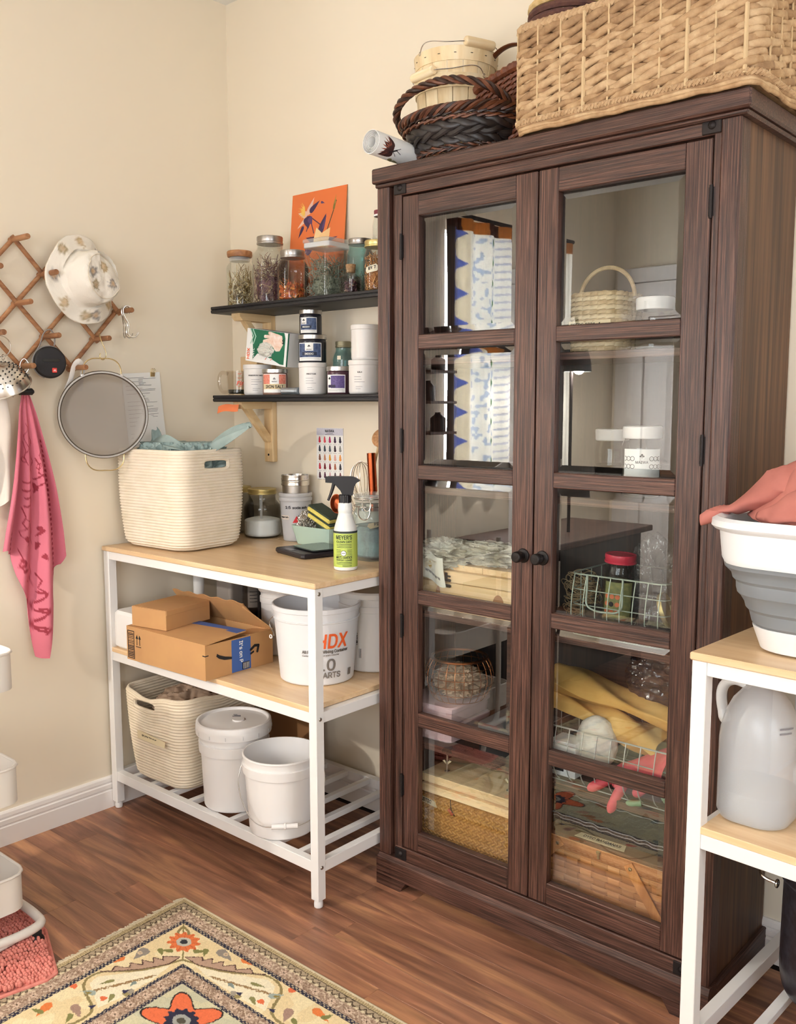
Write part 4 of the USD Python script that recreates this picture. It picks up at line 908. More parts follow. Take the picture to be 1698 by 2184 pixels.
# clip-top jar
t = thing('clip_jar', 'large clip-top glass jar tagged PINK with a wire bail', 'jar', (.858, -.185, TT + .0005))
CG = clearmat('clip_glass', (.90, .95, .95), 1.5, white=.06)
a = .108
part(t, 'glass_body', loft([ring(a * .9, .03, 0), ring(a, .035, .01), ring(a, .035, .125), ring(a * .97, .045, .140), ring(a * .94, .05, .150), ring(a * .94, .05, .172), ring(a * .89, .047, .172), ring(a * .89, .047, .15), ring(a * .93, .042, .138), ring(a * .95, .033, .122), ring(a * .95, .033, .012), ring(a * .86, .028, .009)]), CG)
part(t, 'glass_lid', loft([ring(a * .94, .05, .177), ring(a * 1.0, .053, .180), ring(a * 1.0, .053, .190), ring(a * .95, .05, .196), ring(a * .6, .03, .199)]), clearmat('lid_clear', (.88, .91, .9), 1.5, white=.2))
part(t, 'seal', loft([ring(a * .95, .05, .1722), ring(a * .97, .051, .1735), ring(a * .97, .051, .176), ring(a * .95, .05, .1772)]), mat('seal_grey', '#c9c4b8', .5))
wire = chrome
for z in (.183, .160): part(t, 'wire_band', tube(np.c_[sup(a * 1.01, a * 1.01, .054, 48)[0], np.full(48, z)], .0016, 6, closed=True), wire)
ca, sa = math.cos(math.radians(az)), math.sin(math.radians(az))
def onj(s, z, o=.0): # point on the jar's viewer side: s to the right, z up, o outward
    return ((.053 + o) * ca - s * sa, (.053 + o) * sa + s * ca, z)
part(t, 'bail', tube(spline([onj(-.028, .186, .004), onj(-.030, .165, .012), onj(-.016, .150, .014), onj(-.006, .165, .012), onj(-.012, .184, .006)], 30), .0016, 6), wire)
part(t, 'bail', tube(spline([onj(-.040, .165, .006), onj(-.036, .13, .012), onj(-.022, .125, .014), onj(-.008, .15, .014), onj(-.008, .17, .008)], 30), .0018, 6), wire)
part(t, 'paper_tag', wrap(extrude(sg.Polygon([(-.022, .113), (.03, .122), (.03, .108), (-.017, .097), (-.026, .104)]), .0006), (0, 0, 0), .0545, az + 10), mat('kraft_tag', '#c9ac86', .8), False)
part(t, 'lettering', wrap(text('PINK', .0085, (-.006, .106, .0009), (1, .17, 0), (-.17, 1, 0), True, .0005), (0, 0, 0), .0545, az + 10), ink, False)
solo('grey_powder', tf(loft([np.c_[sup(.094 * s, .094 * s, .03, 40)[0], np.full(40, z)] for s, z in ((.9, .011), (1, .016), (1, .09), (.8, .10), (.3, .104))]), (.858, -.185, TT)), mat('grey_wool', '#6f767a', .95, var='#9fb9ba', vs=22, bump=(60, .8, .004)), 'grey and pale blue dyed stuff inside the clip-top jar', 'dyed fibre', kind='stuff')
# utensils standing behind the clip jar, in a stoneware crock
t = thing('utensil_crock', 'pale crock hidden behind the clip-top jar holding utensils', 'crock', (.752, -.070, TT + .0005))
part(t, 'crock_body', lathe(rprof([(0, 0), (.045, 0), (.05, .006), (.05, .125), (.052, .13)], .004) + rprof([(.047, .129), (.045, .01), (0, .008)], .003), 36), mat('crock', '#d9d2c6', .4))
t = thing('copper_pipe', 'copper pipe standing upright beside the cabinet', 'pipe', (.781, -.083, TT + .009), (0, -4, 0))
part(t, 'pipe', lathe([(.0135, 0), (.0135, .30), (.0118, .30), (.0118, 0)], 32, True), copper)
t = thing('balloon_whisk', 'wire balloon whisk standing head up behind the clip-top jar', 'whisk', (.735, -.072, TT + .01), (2, -4, 15))
part(t, 'handle', rod((0, 0, 0), (0, 0, .13), .007), steel)
for k in range(5):
    A = k * math.pi / 5; c, s = math.cos(A), math.sin(A)
    part(t, 'wire_loop', tube(spline([(0, 0, .125), (-.034 * c, -.034 * s, .205), (-.030 * c, -.030 * s, .25), (0, 0, .272 - k * .001), (.030 * c, .030 * s, .25), (.034 * c, .034 * s, .205), (0, 0, .125)], 40), .0011, 5), chrome)
t = thing('wooden_brush', 'round woven wooden brush on a long bent handle behind the pipe', 'brush', (.757, -.048, TT + .01))
part(t, 'handle', tube(spline([(-.016, 0, 0), (-.022, -.002, .16), (-.008, -.004, .27), (.012, -.006, .33)], 24), .0042, 8), PINE['z'])
part(t, 'round_head', tf(lathe(rprof([(0, -.008), (.028, -.008), (.034, 0), (.028, .008), (0, .008)], .003), 28), (.024, -.008, .345), (60, 0, 20)), mat('woven_tan', '#cf9f72', .8, var='#a9744a', vs=150), label='round woven tan head')
t = thing('small_whisk', 'thin wire whisk loop rising behind the spray head', 'whisk', (.728, -.055, TT + .009), (2, -29, 0))
part(t, 'handle', rod((0, 0, 0), (0, 0, .12), .004), chrome)
for k in range(3):
    A = k * math.pi / 3; c, s = math.cos(A), math.sin(A)
    part(t, 'wire_loop', tube(spline([(0, 0, .12), (-.022 * c, -.022 * s, .165), (0, 0, .20), (.022 * c, .022 * s, .165), (0, 0, .12)], 28), .0009, 5), chrome)
t = thing('copper_spoon', 'copper measuring spoon leaning behind the spray bottle neck', 'spoon', (.655, -.1, TT + .001), (0, -12, 0))
part(t, 'bowl', tf(lathe(rprof([(0, -.012), (.012, -.010), (.020, -.002), (.021, 0)], .003) + rprof([(.0195, 0), (.011, -.0085), (0, -.0105)], .003), 28), (0, 0, .145), (80, 0, 30), (1, 1.5, 1)), copper)
part(t, 'handle', tube([(0, .003, 0), (0, .003, .12)], .004, 8, flat=.5), copper)

# ---------------------------------------------------------------- middle shelf
t = thing('cardboard_box', 'large brown delivery box with blue tape and an open back flap', 'box', (.205, -.612, MS + .0006), (0, 0, 1.5))
BWx, BDy, BHz, tk = .383, .262, .103, .0035
bx_ = [box(0, BWx, 0, tk, 0, BHz), box(0, BWx, BDy - tk, BDy, 0, BHz), box(0, tk, tk, BDy - tk, 0, BHz), box(BWx - tk, BWx, tk, BDy - tk, 0, BHz), box(tk, BWx - tk, tk, BDy - tk, 0, tk)]
part(t, 'box_walls', bx_, kraft, False)
part(t, 'top_flap', hull([(x, y, z) for x, y, z in ((0, 0, BHz), (BWx, 0, BHz), (0, .165, BHz + .004), (BWx - .01, .165, BHz + .011), (0, 0, BHz + .003), (BWx, 0, BHz + .003), (0, .165, BHz + .007), (BWx - .01, .165, BHz + .014))]), kraft, False)
part(t, 'side_flap', hull([(x, y, z) for x in (BWx, BWx - .09) for y in (.17, BDy) for z in ((BHz - .001, BHz + .002) if x == BWx else (BHz - .012, BHz - .009))]), kraft, False)
v, f = grid(lambda u, v: np.stack([(-.03 + (BWx + .03) * u) - .085 * np.clip((u - .72) / .28, 0, 1) * v * 0 + np.where(u > .85, -.45 * (u - .85) * v, 0), BDy - .062 * v - 0 * u, BHz + .083 * v * np.where(u > .80, 1 - .12 * (u - .8) / .2, 1) + .0025 * np.sin(u * 37) * v], -1), 40, 8, .003)
part(t, 'back_flap', (v, f), kraft)
blue = mat('tape_blue', '#3c62a8', .45)
part(t, 'blue_tape', hull([(x, y, z) for x, y, z in ((.06, .130, BHz + .0075), (BWx - .012, .130, BHz + .0125), (.06, .166, BHz + .0078), (BWx - .012, .166, BHz + .0148), (.06, .130, BHz + .0069), (BWx - .012, .130, BHz + .0116), (.06, .166, BHz + .0070), (BWx - .012, .166, BHz + .0142))]), blue, False)
part(t, 'blue_tape', box(BWx, BWx + .0005, .098, .172, .002, BHz - .003), blue, False)
def sidep(m, o=.0006):  # flat art on the +x side: art x runs along +y, art y up
    v, f = cat(m); return np.stack([BWx + o + v[:, 2], v[:, 0], v[:, 1]], 1), f
part(t, 'arrow_logo', sidep(extrude(unary_union([sg.Polygon([(.040, .064), (.05, .056), (.07, .048), (.098, .045), (.098, .052), (.072, .058), (.052, .066), (.043, .072)]), ]), .0004)), ink, False, label='black curved arrow print')
part(t, 'arrow_logo', sidep(extrude(sg.LineString([(.172, .058), (.188, .068), (.203, .066), (.198, .048)]).buffer(.004).union(sg.LineString([(.172, .046), (.182, .05)]).buffer(.003)), .0004)), ink, False)
part(t, 'lettering', sidep(text("It's on P", .013, (.128, .094, 0), (0, -1, 0), (1, 0, 0), True, .0005, maxw=.066), .0007), paper, False, label='white lettering on the blue tape')
part(t, 'dark_print', sidep([flat(.028, .022, .138, .004, .0004)], .0007), mat('print_navy', '#151a30', .6), False)
part(t, 'small_lettering', sidep([flat(.0012, .018, .142 + k * .0042, .006, .0003) for k in range(6)], .0012), paper, False)
def frontp(m, o=.0005): v, f = cat(m); return np.stack([v[:, 0], -o - v[:, 2], v[:, 1]], 1), f
part(t, 'barcode_panel', frontp(extrude(sg.box(.006, .006, .040, .094).difference(sg.box(.0085, .0085, .0375, .0915)), .0003)), ink, False)
rb = np.random.default_rng(4)
part(t, 'barcode_lines', frontp([flat(.026, rb.choice([.001, .0018, .003]), .010, z, .0003) for z in np.arange(.012, .088, .0052)]), ink, False)
part(t, 'arrows', frontp([extrude(unary_union([sg.Polygon([(x - .006, .072), (x + .006, .072), (x, .084)]), sg.box(x - .0012, .052, x + .0012, .073)]), .0003) for x in (.054, .068)] + [flat(.026, .002, .048, .046, .0003)]), ink, False, label='printed this-way-up arrows')
part(t, 'tear_mark', box(BWx - .012, BWx + .0004, -.0006, .012, BHz - .032, BHz - .029), ink, False)
t = thing('cardboard_box', 'small plain brown box on top of the large delivery box', 'box', (.228, -.606, MS + BHz + .0065), (0, 0, 9))
part(t, 'carton', box(0, .148, 0, .19, 0, .061, .0012), kraft, False); part(t, 'lid_flap', box(.001, .147, .001, .189, .0612, .0625, .0005), kraft, False)
part(t, 'lid_edge', box(.147, .1492, .002, .188, .046, .0618, .0005), kraft, False)
t = thing('paper_towels', 'white wrapped pack left of the large delivery box', 'pack', (.115, -.475, MS + .0006))
part(t, 'wrapped_pack', loft([np.c_[sup(w, d, .02, 48)[0], np.full(48, z)] for w, d, z in ((.13, .155, 0), (.145, .17, .008), (.147, .172, .06), (.145, .17, .115), (.13, .155, .124))]), mat('soft_white', '#eeebe8', .7, bump=(30, .2, .004)))
solo('paper_roll', tf(lathe([(.017, 0), (.019, 0), (.019, .24), (.017, .24)], 28, True), (.048, -.215, MS + .0006)), paper, 'white rolled paper tube standing behind the open box flap', 'paper roll')
solo('grey_canister', tf(loft([np.c_[sup(.085, .07, .012, 40)[0], np.full(40, z)] for z in (0, .2)]), (.105, -.12, MS + .0006)), mat('canister_grey', '#b3aaa2', .5), 'pale grey square canister at the back of the middle shelf', 'canister')
t = thing('dark_jar', 'dark brown jar with a plain label behind the box flap', 'jar', (.205, -.10, MS + .0006))
part(t, 'jar_body', lathe(rprof([(0, 0), (.036, 0), (.036, .17), (.03, .19), (0, .19)], .005), 32), mat('brown_jar', '#3d332c', .35))
part(t, 'label', wrap(flat(.05, .075, -.025, .085, .0005), (0, 0, 0), .0362, face(.2, -.1) + 10), mat('grey_label', '#8d847c', .7), False)
part(t, 'label_lines', wrap([flat(.036, .002, -.018, .14 - k * .012, .0004) for k in range(4)], (0, 0, 0), .0366, face(.2, -.1) + 10), ink, False)
t = thing('dark_jar', 'black bottle with a white brick-pattern label beside the white IRON bucket', 'bottle', (.290, -.105, MS + .0006))
part(t, 'jar_body', lathe(rprof([(0, 0), (.036, 0), (.036, .18), (.028, .2), (.02, .215), (0, .215)], .006), 32), mat('black_bottle', '#1f1d20', .35))
L_ = part(t, 'label', wrap(flat(.05, .09, -.025, .07, .0005), (0, 0, 0), .0362, face(.29, -.1) + 8), paper, False)
br = [flat(.05, .0016, -.025, .07 + k * .015, .0003) for k in range(7)] + [flat(.0016, .015, -.025 + (i + .5 * (k % 2)) * .0125, .07 + k * .015, .0003) for k in range(6) for i in range(4)]
part(L_, 'brick_pattern', wrap(br, (0, 0, 0), .0367, face(.29, -.1) + 8), ink, False)
# buckets
def bucket(t, R, rb_, h, lid=False, collar=None, wall=.0022, rim=.003, m=white_pl):
    prof = rprof([(0, 0), (rb_ - .004, 0), (rb_, .004), (R - .003, h)], .003)
    o = list(prof[:-1])
    def rad(z): return rb_ + (R - .003 - rb_) * z / h
    if collar:
        z0, z1, ex = collar
        o += rprof([(rad(z0), z0), (rad(z0) + ex, z0 + .001), (rad(z1) + ex, z1 - .001), (rad(z1), z1)], .001, 3)
    o += rprof([(rad(h - rim * 2.2), h - rim * 2.2), (R, h - rim * 2), (R, h - .001), (R - .003, h)], .0015, 3)
    i = rprof([(R - .003 - wall, h - .0005), (rb_ - wall, .006), (rb_ - .008, wall), (0, wall)], .003)
    return part(t, 'bucket_body', lathe(o + i, 64), m)
t = thing('mixing_bucket', 'translucent 10 quart HDX mixing bucket with orange print', 'bucket', (.790, -.353, MS + .0006), (0, 0, 0))
hz = mat('bucket_milky', '#e4e4e6', .35)
bucket(t, .129, .107, .223, collar=(.180, .186, .003), rim=.007, m=hz)
az = face(.79, -.353)
def bk(m, c, nm='lettering', lab=None, a=24, r0=.108, tp=.092): part(t, nm, wrap(m, (0, 0, 0), r0 + .0012, az + a, taper=tp, z0=.0), c, False, label=lab)
org = mat('hdx_orange', '#f0652c', .5); gry = mat('print_grey', '#7c756f', .6)
bk(text('HDX', .040, (-.052, .112, 0), (1, 0, 0), (.08, 1, 0), True, .0008, maxw=.086), org, lab='orange HDX logo')
bk(text('All Purpose Mixing Container', .0085, (-.085, .098, 0), (1, 0, 0), (0, 1, 0), True, .0008, maxw=.128), mat('print_dark_grey', '#5d5752', .6)); bk(text('Contenedor multiuso para mezclar', .005, (-.085, .089, 0), (1, 0, 0), (0, 1, 0), False, .0008, maxw=.1), gry)
bk(text('10', .033, (-.052, .046, 0), (1, 0, 0), (0, 1, 0), True, .0008), gry); bk(text('QUARTS', .0165, (-.062, .024, 0), (1, 0, 0), (0, 1, 0), True, .0008, maxw=.083), gry)
bk(flat(.012, .02, .052, .022, .0006), gry, 'dark_panel')
aw = math.radians(az - 96); pw_ = np.array([math.cos(aw), math.sin(aw)]); tw_ = np.array([math.cos(math.radians(az)), math.sin(math.radians(az))])
def bp(o, f_, z): q = pw_ * o + tw_ * f_; return (q[0], q[1], z)
part(t, 'wire_handle', tube(spline([bp(.118, .03, .19), bp(.130, .02, .178), bp(.138, .0, .155), bp(.126, .02, .132), bp(.124, .03, .128)], 26), .0017, 6), steel)
part(t, 'handle_eye', tube(arc(bp(.134, .01, .120), .005, 0, 360, 16)[:-1], .0016, 6, closed=True), white_pl)
t = thing('plastic_bucket', 'white bucket marked IRON behind the translucent bucket', 'bucket', (.505, -.235, MS + .0006))
bucket(t, .068, .062, .205, collar=(.165, .185, .003)); part(t, 'bucket_lid', lathe(rprof([(0, .205), (.072, .203), (.073, .215), (.07, .220), (.062, .220), (.06, .217), (0, .217)], .002), 44), white_pl)
part(t, 'lettering', wrap(text('IRON', .017, (0, .142, 0), (1, 0, 0), (0, 1, 0), True, .0006, center=True, maxw=.03), (0, 0, 0), .0668, face(.5, -.235) + 0), ink, False, label='handwritten IRON')
t = thing('plastic_bucket', 'white lidded bucket with a barcode behind the mixing bucket, beside the cabinet', 'bucket', (.832, -.148, MS + .0006))
bucket(t, .112, .10, .225, collar=(.18, .2, .003)); part(t, 'bucket_lid', lathe(rprof([(0, .222), (.116, .222), (.117, .236), (.112, .242), (.104, .242), (.102, .237), (0, .237)], .002), 60), white_pl)
az2 = face(.832, -.148)
part(t, 'barcode', wrap([flat(.022, float(rb.choice([.001, .0016, .0026])), -.011, z, .0006) for z in np.arange(.085, .12, .0042)], (0, 0, 0), .1075, az2 - 34), ink, False)
part(t, 'fine_print', wrap([flat(.0012, .028, -.012 + k * .005, .045, .0006) for k in range(3)] + [flat(.0012, .028, .014 + k * .005, .045, .0006) for k in range(2)], (0, 0, 0), .1050, az2 - 34), ink, False)

# ---------------------------------------------------------------- bottom rack
rope2 = mat('rope_natural', '#e6d8c2', .9, var='#d9c9b0', vs=14, bump=(500, .2, .001))
tb = rope_basket('rope_basket', 'sagging tan coiled rope basket with a paper label on the bottom rack', .31, .33, .30, (.235, -.395, RK + .001), 2, 30, [(-90, -.03, .262, .115, .034), (90, 0, .262, .115, .034)], .022, .004, dip=lambda x, y: -.022 * np.exp(-((x + .02) / .07) ** 2) - .012 * np.exp(-((y) / .06) ** 2) * (x > .1), m=rope2)
part(tb, 'paper_label', (lambda v_f: (np.stack([v_f[0][:, 0], -.163 + .017 * (v_f[0][:, 1] - .17) / .13 - v_f[0][:, 2] - .0105, v_f[0][:, 1]], 1), v_f[1]))(cat(extrude(sg.Polygon([(-.06, .178), (.085, .168), (.085, .150), (-.055, .152)]), .0006))), tape, False)
part(tb, 'lettering', (lambda v_f: (np.stack([v_f[0][:, 0], -.1745 - v_f[0][:, 2], v_f[0][:, 1]], 1), v_f[1]))(text('READY TO DYE', .0105, (-.035, .1575, 0), (1, -.03, 0), (.03, 1, 0), True, .0006, maxw=.075)), ink, False, label='handwritten label')
tan = mat('taupe_cloth', '#8f7763', .95, var='#a58c76', vs=16, bump=(80, .3, .002))
v, f = crumple((.25, -.40, RK + .225), (.11, .12, .07), 51, .3, 5); v[:, 0] = np.clip(v[:, 0], .115, .36); v[:, 1] = np.clip(v[:, 1], -.52, -.265)
solo('taupe_cloth', (v, f), tan, 'taupe folded cloth inside the tan rope basket', 'cloth')
t = thing('plastic_bucket', 'white bucket with a snapped-on lid on the bottom rack', 'bucket', (.527, -.455, RK + .0006))
bucket(t, .106, .094, .235, collar=(.172, .205, .006))
part(t, 'bucket_lid', lathe(rprof([(.107, .232), (.1145, .226), (.1155, .250), (.1135, .264), (.107, .266), (.104, .264), (.102, .257), (0, .257)], .002, 3) + [(0, .253), (.105, .25), (.107, .232)], 72), white_pl)
for k in range(14):
    A = k / 14 * 2 * math.pi; part(t, 'lid_tab', tf(box(-.001, .001, -.0012, .0012, .232, .243), (.1152 * math.cos(A), .1152 * math.sin(A), 0), (0, 0, math.degrees(A))), mat('tab_grey', '#c9c6c4', .5), False)
part(t, 'spout_cap', tf(lathe(rprof([(0, .261), (.018, .261), (.018, .2572), (.021, .2572), (.021, .2566)], .001), 28), (.008, .012, 0)), white_pl)
part(t, 'lid_print', tf([flat(.026, .006, -.014, .0, .0004), flat(.02, .004, -.01, .009, .0004), flat(.012, .004, -.014, .016, .0004)], (-.02, .028, .2573), (0, 0, 40)), grey_ink, False)
t = thing('plastic_bucket', 'open empty white bucket with a wire handle on the bottom rack', 'bucket', (.768, -.478, RK + .0006))
bucket(t, .112, .094, .230, collar=(.176, .204, .006))
az = face(.768, -.478)
pr_, tr_ = np.array([math.cos(math.radians(az + 90)), math.sin(math.radians(az + 90))]), np.array([math.cos(math.radians(az)), math.sin(math.radians(az))])
def bq(s, o, z): q = pr_ * s + tr_ * o; return (q[0], q[1], z)
W_ = [bq(-.114, -.005, .19), bq(-.122, .008, .16), bq(-.108, .06, .10), bq(-.075, .100, .062), bq(-.05, .110, .053), bq(-.028, .113, .052)]
part(t, 'wire_handle', tube(spline(W_, 30), .0014, 6), steel)
W2 = [bq(.114, -.005, .19), bq(.122, .008, .16), bq(.110, .06, .10), bq(.085, .095, .065), bq(.062, .108, .056), bq(.04, .113, .052)]
part(t, 'wire_handle', tube(spline(W2, 30), .0014, 6), steel)
part(t, 'grip', tube([bq(-.03, .113, .052), bq(.005, .114, .052), bq(.006, .114, .052), bq(.009, .114, .052), bq(.01, .114, .052), bq(.042, .113, .052)], [.0072, .0072, .0088, .0088, .0072, .0072], 14), white_pl)
for s in (-1, 1): part(t, 'handle_ear', tf(lathe(rprof([(0, .010), (.008, .010), (.010, 0), (0, 0)], .002), 18), bq(s * .104, 0, .192), (0, 90, az + 90 if s > 0 else az - 90)), white_pl)
solo('cardboard_sheet', hull([(x, y, z) for x in (.20, .50) for y, z in ((-.075, RK), (-.07, RK), (-.062, .49), (-.057, .49))]), kraft_in, 'flat brown cardboard sheet standing behind the buckets', 'cardboard')

# ---------------------------------------------------------------- accordion peg rack on the left wall
pr0 = thing('peg_rack', 'expanding wooden accordion peg rack on the left wall', 'peg rack')
Y0, DY, Z0, DZ = -.660, .0842, 1.645, .092
def nd(i, j): return (Y0 + i * DY, Z0 + j * DZ)     # i, j of one parity
rods_a = [((-4, 2), (-3, 1), (-1, -1), (0, -2)), ((-2, 2), (0, 0), (1, -1)), ((-4, 0), (-2, -2)), ((0, 2), (1, 1), (2, 0))]
def rd(a, b, x, e=.012):
    (ya, za), (yb, zb) = nd(*a), nd(*b); d = np.array([yb - ya, zb - za]); d /= np.hypot(*d)
    return rod((x, ya - d[0] * e, za - d[1] * e), (x, yb + d[0] * e, zb + d[1] * e), .0068, 12)
for a, b in (((-2, 2), (1, -1)), ((-4, 2), (0, -2)), ((-4, 0), (-2, -2)), ((0, 2), (2, 0))): part(pr0, 'lattice_rod', rd(a, b, .0305), OAK['y'], label=None)
for a, b in (((-4, 0), (-2, 2)), ((-4, -2), (0, 2)), ((-2, -2), (1, 1)), ((0, -2), (2, 0))): part(pr0, 'lattice_rod', rd(a, b, .0175), OAK['y'])
for i, j in ((-4, 2), (-2, 2), (-3, 1), (-1, 1), (-4, 0), (-2, 0), (-3, -1), (-1, -1), (-2, -2), (0, -2), (1, -1), (2, 0), (1, 1), (-4, -2)):
    y, z = nd(i, j); part(pr0, 'peg', tf(lathe(rprof([(0, 0), (.0082, 0), (.0082, .103), (.0075, .106), (0, .106)], .001), 18), (.006, y, z), (0, 90, 0)), OAK['x'])
# sun hat
def hat():
    n = 96
    prof = rprof([(.134, -.012), (.136, -.010), (.110, -.002), (.087, .004), (.084, .010), (.080, .045), (.077, .068), (.068, .076), (.03, .080), (0, .081)], .01, 5)
    prof = np.array(prof); t = np.r_[0, np.cumsum(np.linalg.norm(np.diff(prof, axis=0), axis=1))]; q = np.linspace(0, t[-1], 60)
    prof = np.stack([np.interp(q, t, prof[:, 0]), np.interp(q, t, prof[:, 1])], 1)
    v, f = lathe(prof, n)
    a = np.arctan2(v[:, 1], v[:, 0]); r = np.hypot(v[:, 0], v[:, 1])
    v[:, 2] += np.where(r > .088, .010 * np.sin(2 * a + .6) + .005 * np.sin(5 * a), .022 * fb(v, 26, 3, 3))
    k = np.clip((r - .02) / .06, 0, 1); v[:, 2] -= np.where((r < .075), .020 * np.exp(-((a - 2.4) / .8) ** 2) * k, 0)
    v += np.stack([fb(v, 40, 5), fb(v, 40, 6), fb(v, 40, 7)], 1) * .008
    inner = v - np.array([0, 0, .0022]); inner[:, :2] *= .988
    C = np.ones((len(v), 3)) * np.array(lin('#f1eade'))
    rg = np.random.default_rng(8)
    spots = [(rr * math.cos(x), rr * math.sin(x)) for x, rr in zip(np.linspace(0, 6.0, 9) + .2, [.112, .118, .108, .116, .112, .118, .11, .115, .112])] + [(.02, .03), (-.03, .01), (.03, -.035), (-.01, -.045)]
    for i, (sx, sy) in enumerate(spots):
        d = v[:, :2] - np.array([sx, sy]); rr = np.hypot(d[:, 0], d[:, 1]); th = np.arctan2(d[:, 1], d[:, 0])
        R = .016 * (.9 + .12 * np.cos(th * 9 + i)) * (.7 + .8 * meshkit.noise(np.c_[d * 160, np.full(len(d), i)]))
        ring_, core = np.exp(-((rr / R - .7) / .28) ** 2), np.exp(-(rr / (R * .55)) ** 2)
        c1, c2 = (np.array(lin(x)) for x in (('#5b6470', '#b98a4a'), ('#a98d56', '#c9a468'), ('#8a7a4a', '#b08848'))[i % 3])
        keep = (np.where(r > .09, 1, 0) if i < 9 else np.where(r < .08, 1, 0))
        for w_, c_ in ((ring_ * .8 * keep, c1), (core * .8 * keep, c2)): C = C * (1 - w_[:, None]) + c_ * w_[:, None]
    return (v, f), (inner, f[:, ::-1]), C
o, i_, C = hat()
t = thing('sun_hat', 'cream cloth sun hat with rusty flower prints hanging on the peg rack', 'hat', (.066, -.626, 1.730), (0, 86, 14))
v, f = cat([o, i_]); part(t, 'hat_cloth', (v, f), cdmat('hat_cloth', .9, bump=(300, .3)), cd=np.vstack([C, C]))
part(t, 'brim_edge', tube([(p[0], p[1], p[2]) for p in o[0].reshape(96, 60, 3)[:, 0]], .0016, 6, closed=True), mat('hat_edge', '#e6dac6', .9))
part(t, 'crown_seam', tube([(p[0] * 1.0, p[1] * 1.0, p[2] + .001) for p in o[0].reshape(96, 60, 3)[:, 39]], .0014, 6, closed=True), mat('hat_edge', '#e6dac6', .9))
# S hooks hanging together
for k in range(4):
    a = -50 + 32 * k; q = math.radians(a); P = []
    for y, z in [(.014 * math.cos(b), .078 + .014 * math.sin(b)) for b in np.linspace(-.6, math.pi, 14)] + [(-.010, .06), (.004, .03)] + [(.006 - .018 * math.cos(b) + .012, .012 - .018 * math.sin(b)) for b in np.linspace(0.1, math.pi * .95, 12)]: P.append((y * math.sin(q) * .8, y * math.cos(q), z))
    t = thing('s_hook', ['innermost of the four steel S hooks on the right end peg', 'second steel S hook from the wall on the right end peg', 'third steel S hook from the wall on the right end peg', 'outermost of the four steel S hooks on the right end peg'][k], 'hook', (.062 + .009 * k, -.494, 1.567), group='steel hooks bunched on the end peg')
    part(t, 'bent_wire', tube(spline(P, 40), .0016, 7), chrome)
# round speaker
t = thing('round_speaker', 'round black portable speaker hanging by its loop from the peg rack', 'speaker', (.062, -.752, 1.474), (0, 0, -14))
part(t, 'speaker_body', tf(lathe(rprof([(0, -.018), (.040, -.018), (.047, -.010), (.048, .006), (.044, .014), (0, .018)], .006), 56), rot=(0, 90, 0)), mat('speaker_black', '#1d1b1d', .6))
part(t, 'grille', tf(lathe([(0, .0186), (.030, .0168), (.0415, .0152)], 48), rot=(0, 90, 0)), mat('speaker_mesh', '#262427', .8, bump=(500, .6, .001)))
part(t, 'name_bar', tf(extrude(rrect(.05, .009, .004), .002), (.0185, 0, .006), (90, 0, 90)), mat('gloss_black', '#0c0b0e', .15))
part(t, 'badge', box(.0175, .0195, .002, .016, -.031, -.017, .001), mat('badge_red', '#d8342a', .4), False, label='small red square badge')
part(t, 'lettering', text('JBL', .0042, (.0196, .0095, -.0262), (0, 1, 0), (0, 0, 1), True, .0003, center=True), paper, False)
part(t, 'strap', tube(spline([(-.006, -.038, .028), (-.004, -.022, .06), (-.002, -.010, .090), (0, .004, .098), (0, .014, .088), (-.002, .016, .05)], 36), .0035, 8, flat=.6), mat('strap_grey', '#8d8783', .6), label='pale grey loop strap')
part(t, 'rim_trim', tube(arc((-.002, 0, 0), .0488, 60, 250, 40, 'yz'), .002, 6), mat('strap_grey', '#8d8783', .6))
# steamer basket
t = thing('steamer_basket', 'perforated steel steamer basket hanging at the left edge', 'steamer basket', (.085, -.908, 1.405), (26, 18, 0))
part(t, 'perforated_bowl', lathe([(0, .062), (.030, .058), (.052, .043), (.068, .018), (.074, -.004), (.076, -.006), (.072, -.004), (.066, .017), (.050, .041), (.028, .056), (0, .060)], 48), chrome)
hs = []
for r_h, zz, nn, tl in ((.034, .0566, 16, 20), (.044, .0505, 20, 35), (.053, .0428, 24, 45), (.0605, .032, 28, 55), (.067, .0207, 30, 62)):
    for k in range(nn):
        A = k / nn * 2 * math.pi
        hs.append(tf(lathe([(0, .0012), (.0021, .0012), (.0021, -.001)], 6), (r_h * math.cos(A), r_h * math.sin(A), zz), (0, tl, math.degrees(A))))
part(t, 'holes', hs, mat('hole_dark', '#2b2826', .9), False)
part(t, 'rim_ring', tube(np.array(arc((0, 0, -.005), .0755, 0, 360, 48, 'xy'))[:-1], .0018, 6, closed=True), chrome)
for k in range(3): part(t, 'leg', tube([(.03 * math.cos(k * 2.1), .03 * math.sin(k * 2.1), .05), (.034 * math.cos(k * 2.1), .034 * math.sin(k * 2.1), -.03)], .0016, 6), steel)
t = thing('hanging_ring', 'wire ring that carries the steamer basket on a rack peg', 'ring', (.075, -.908, 1.515))
part(t, 'wire_ring', tube(np.array(arc((0, 0, 0), .03, 0, 360, 40, 'yz'))[:-1], .0018, 7, closed=True), chrome)
part(t, 'link', tube(arc((.012, .0, -.032), .008, 0, 360, 20, 'xz')[:-1], .0013, 6, closed=True), chrome)
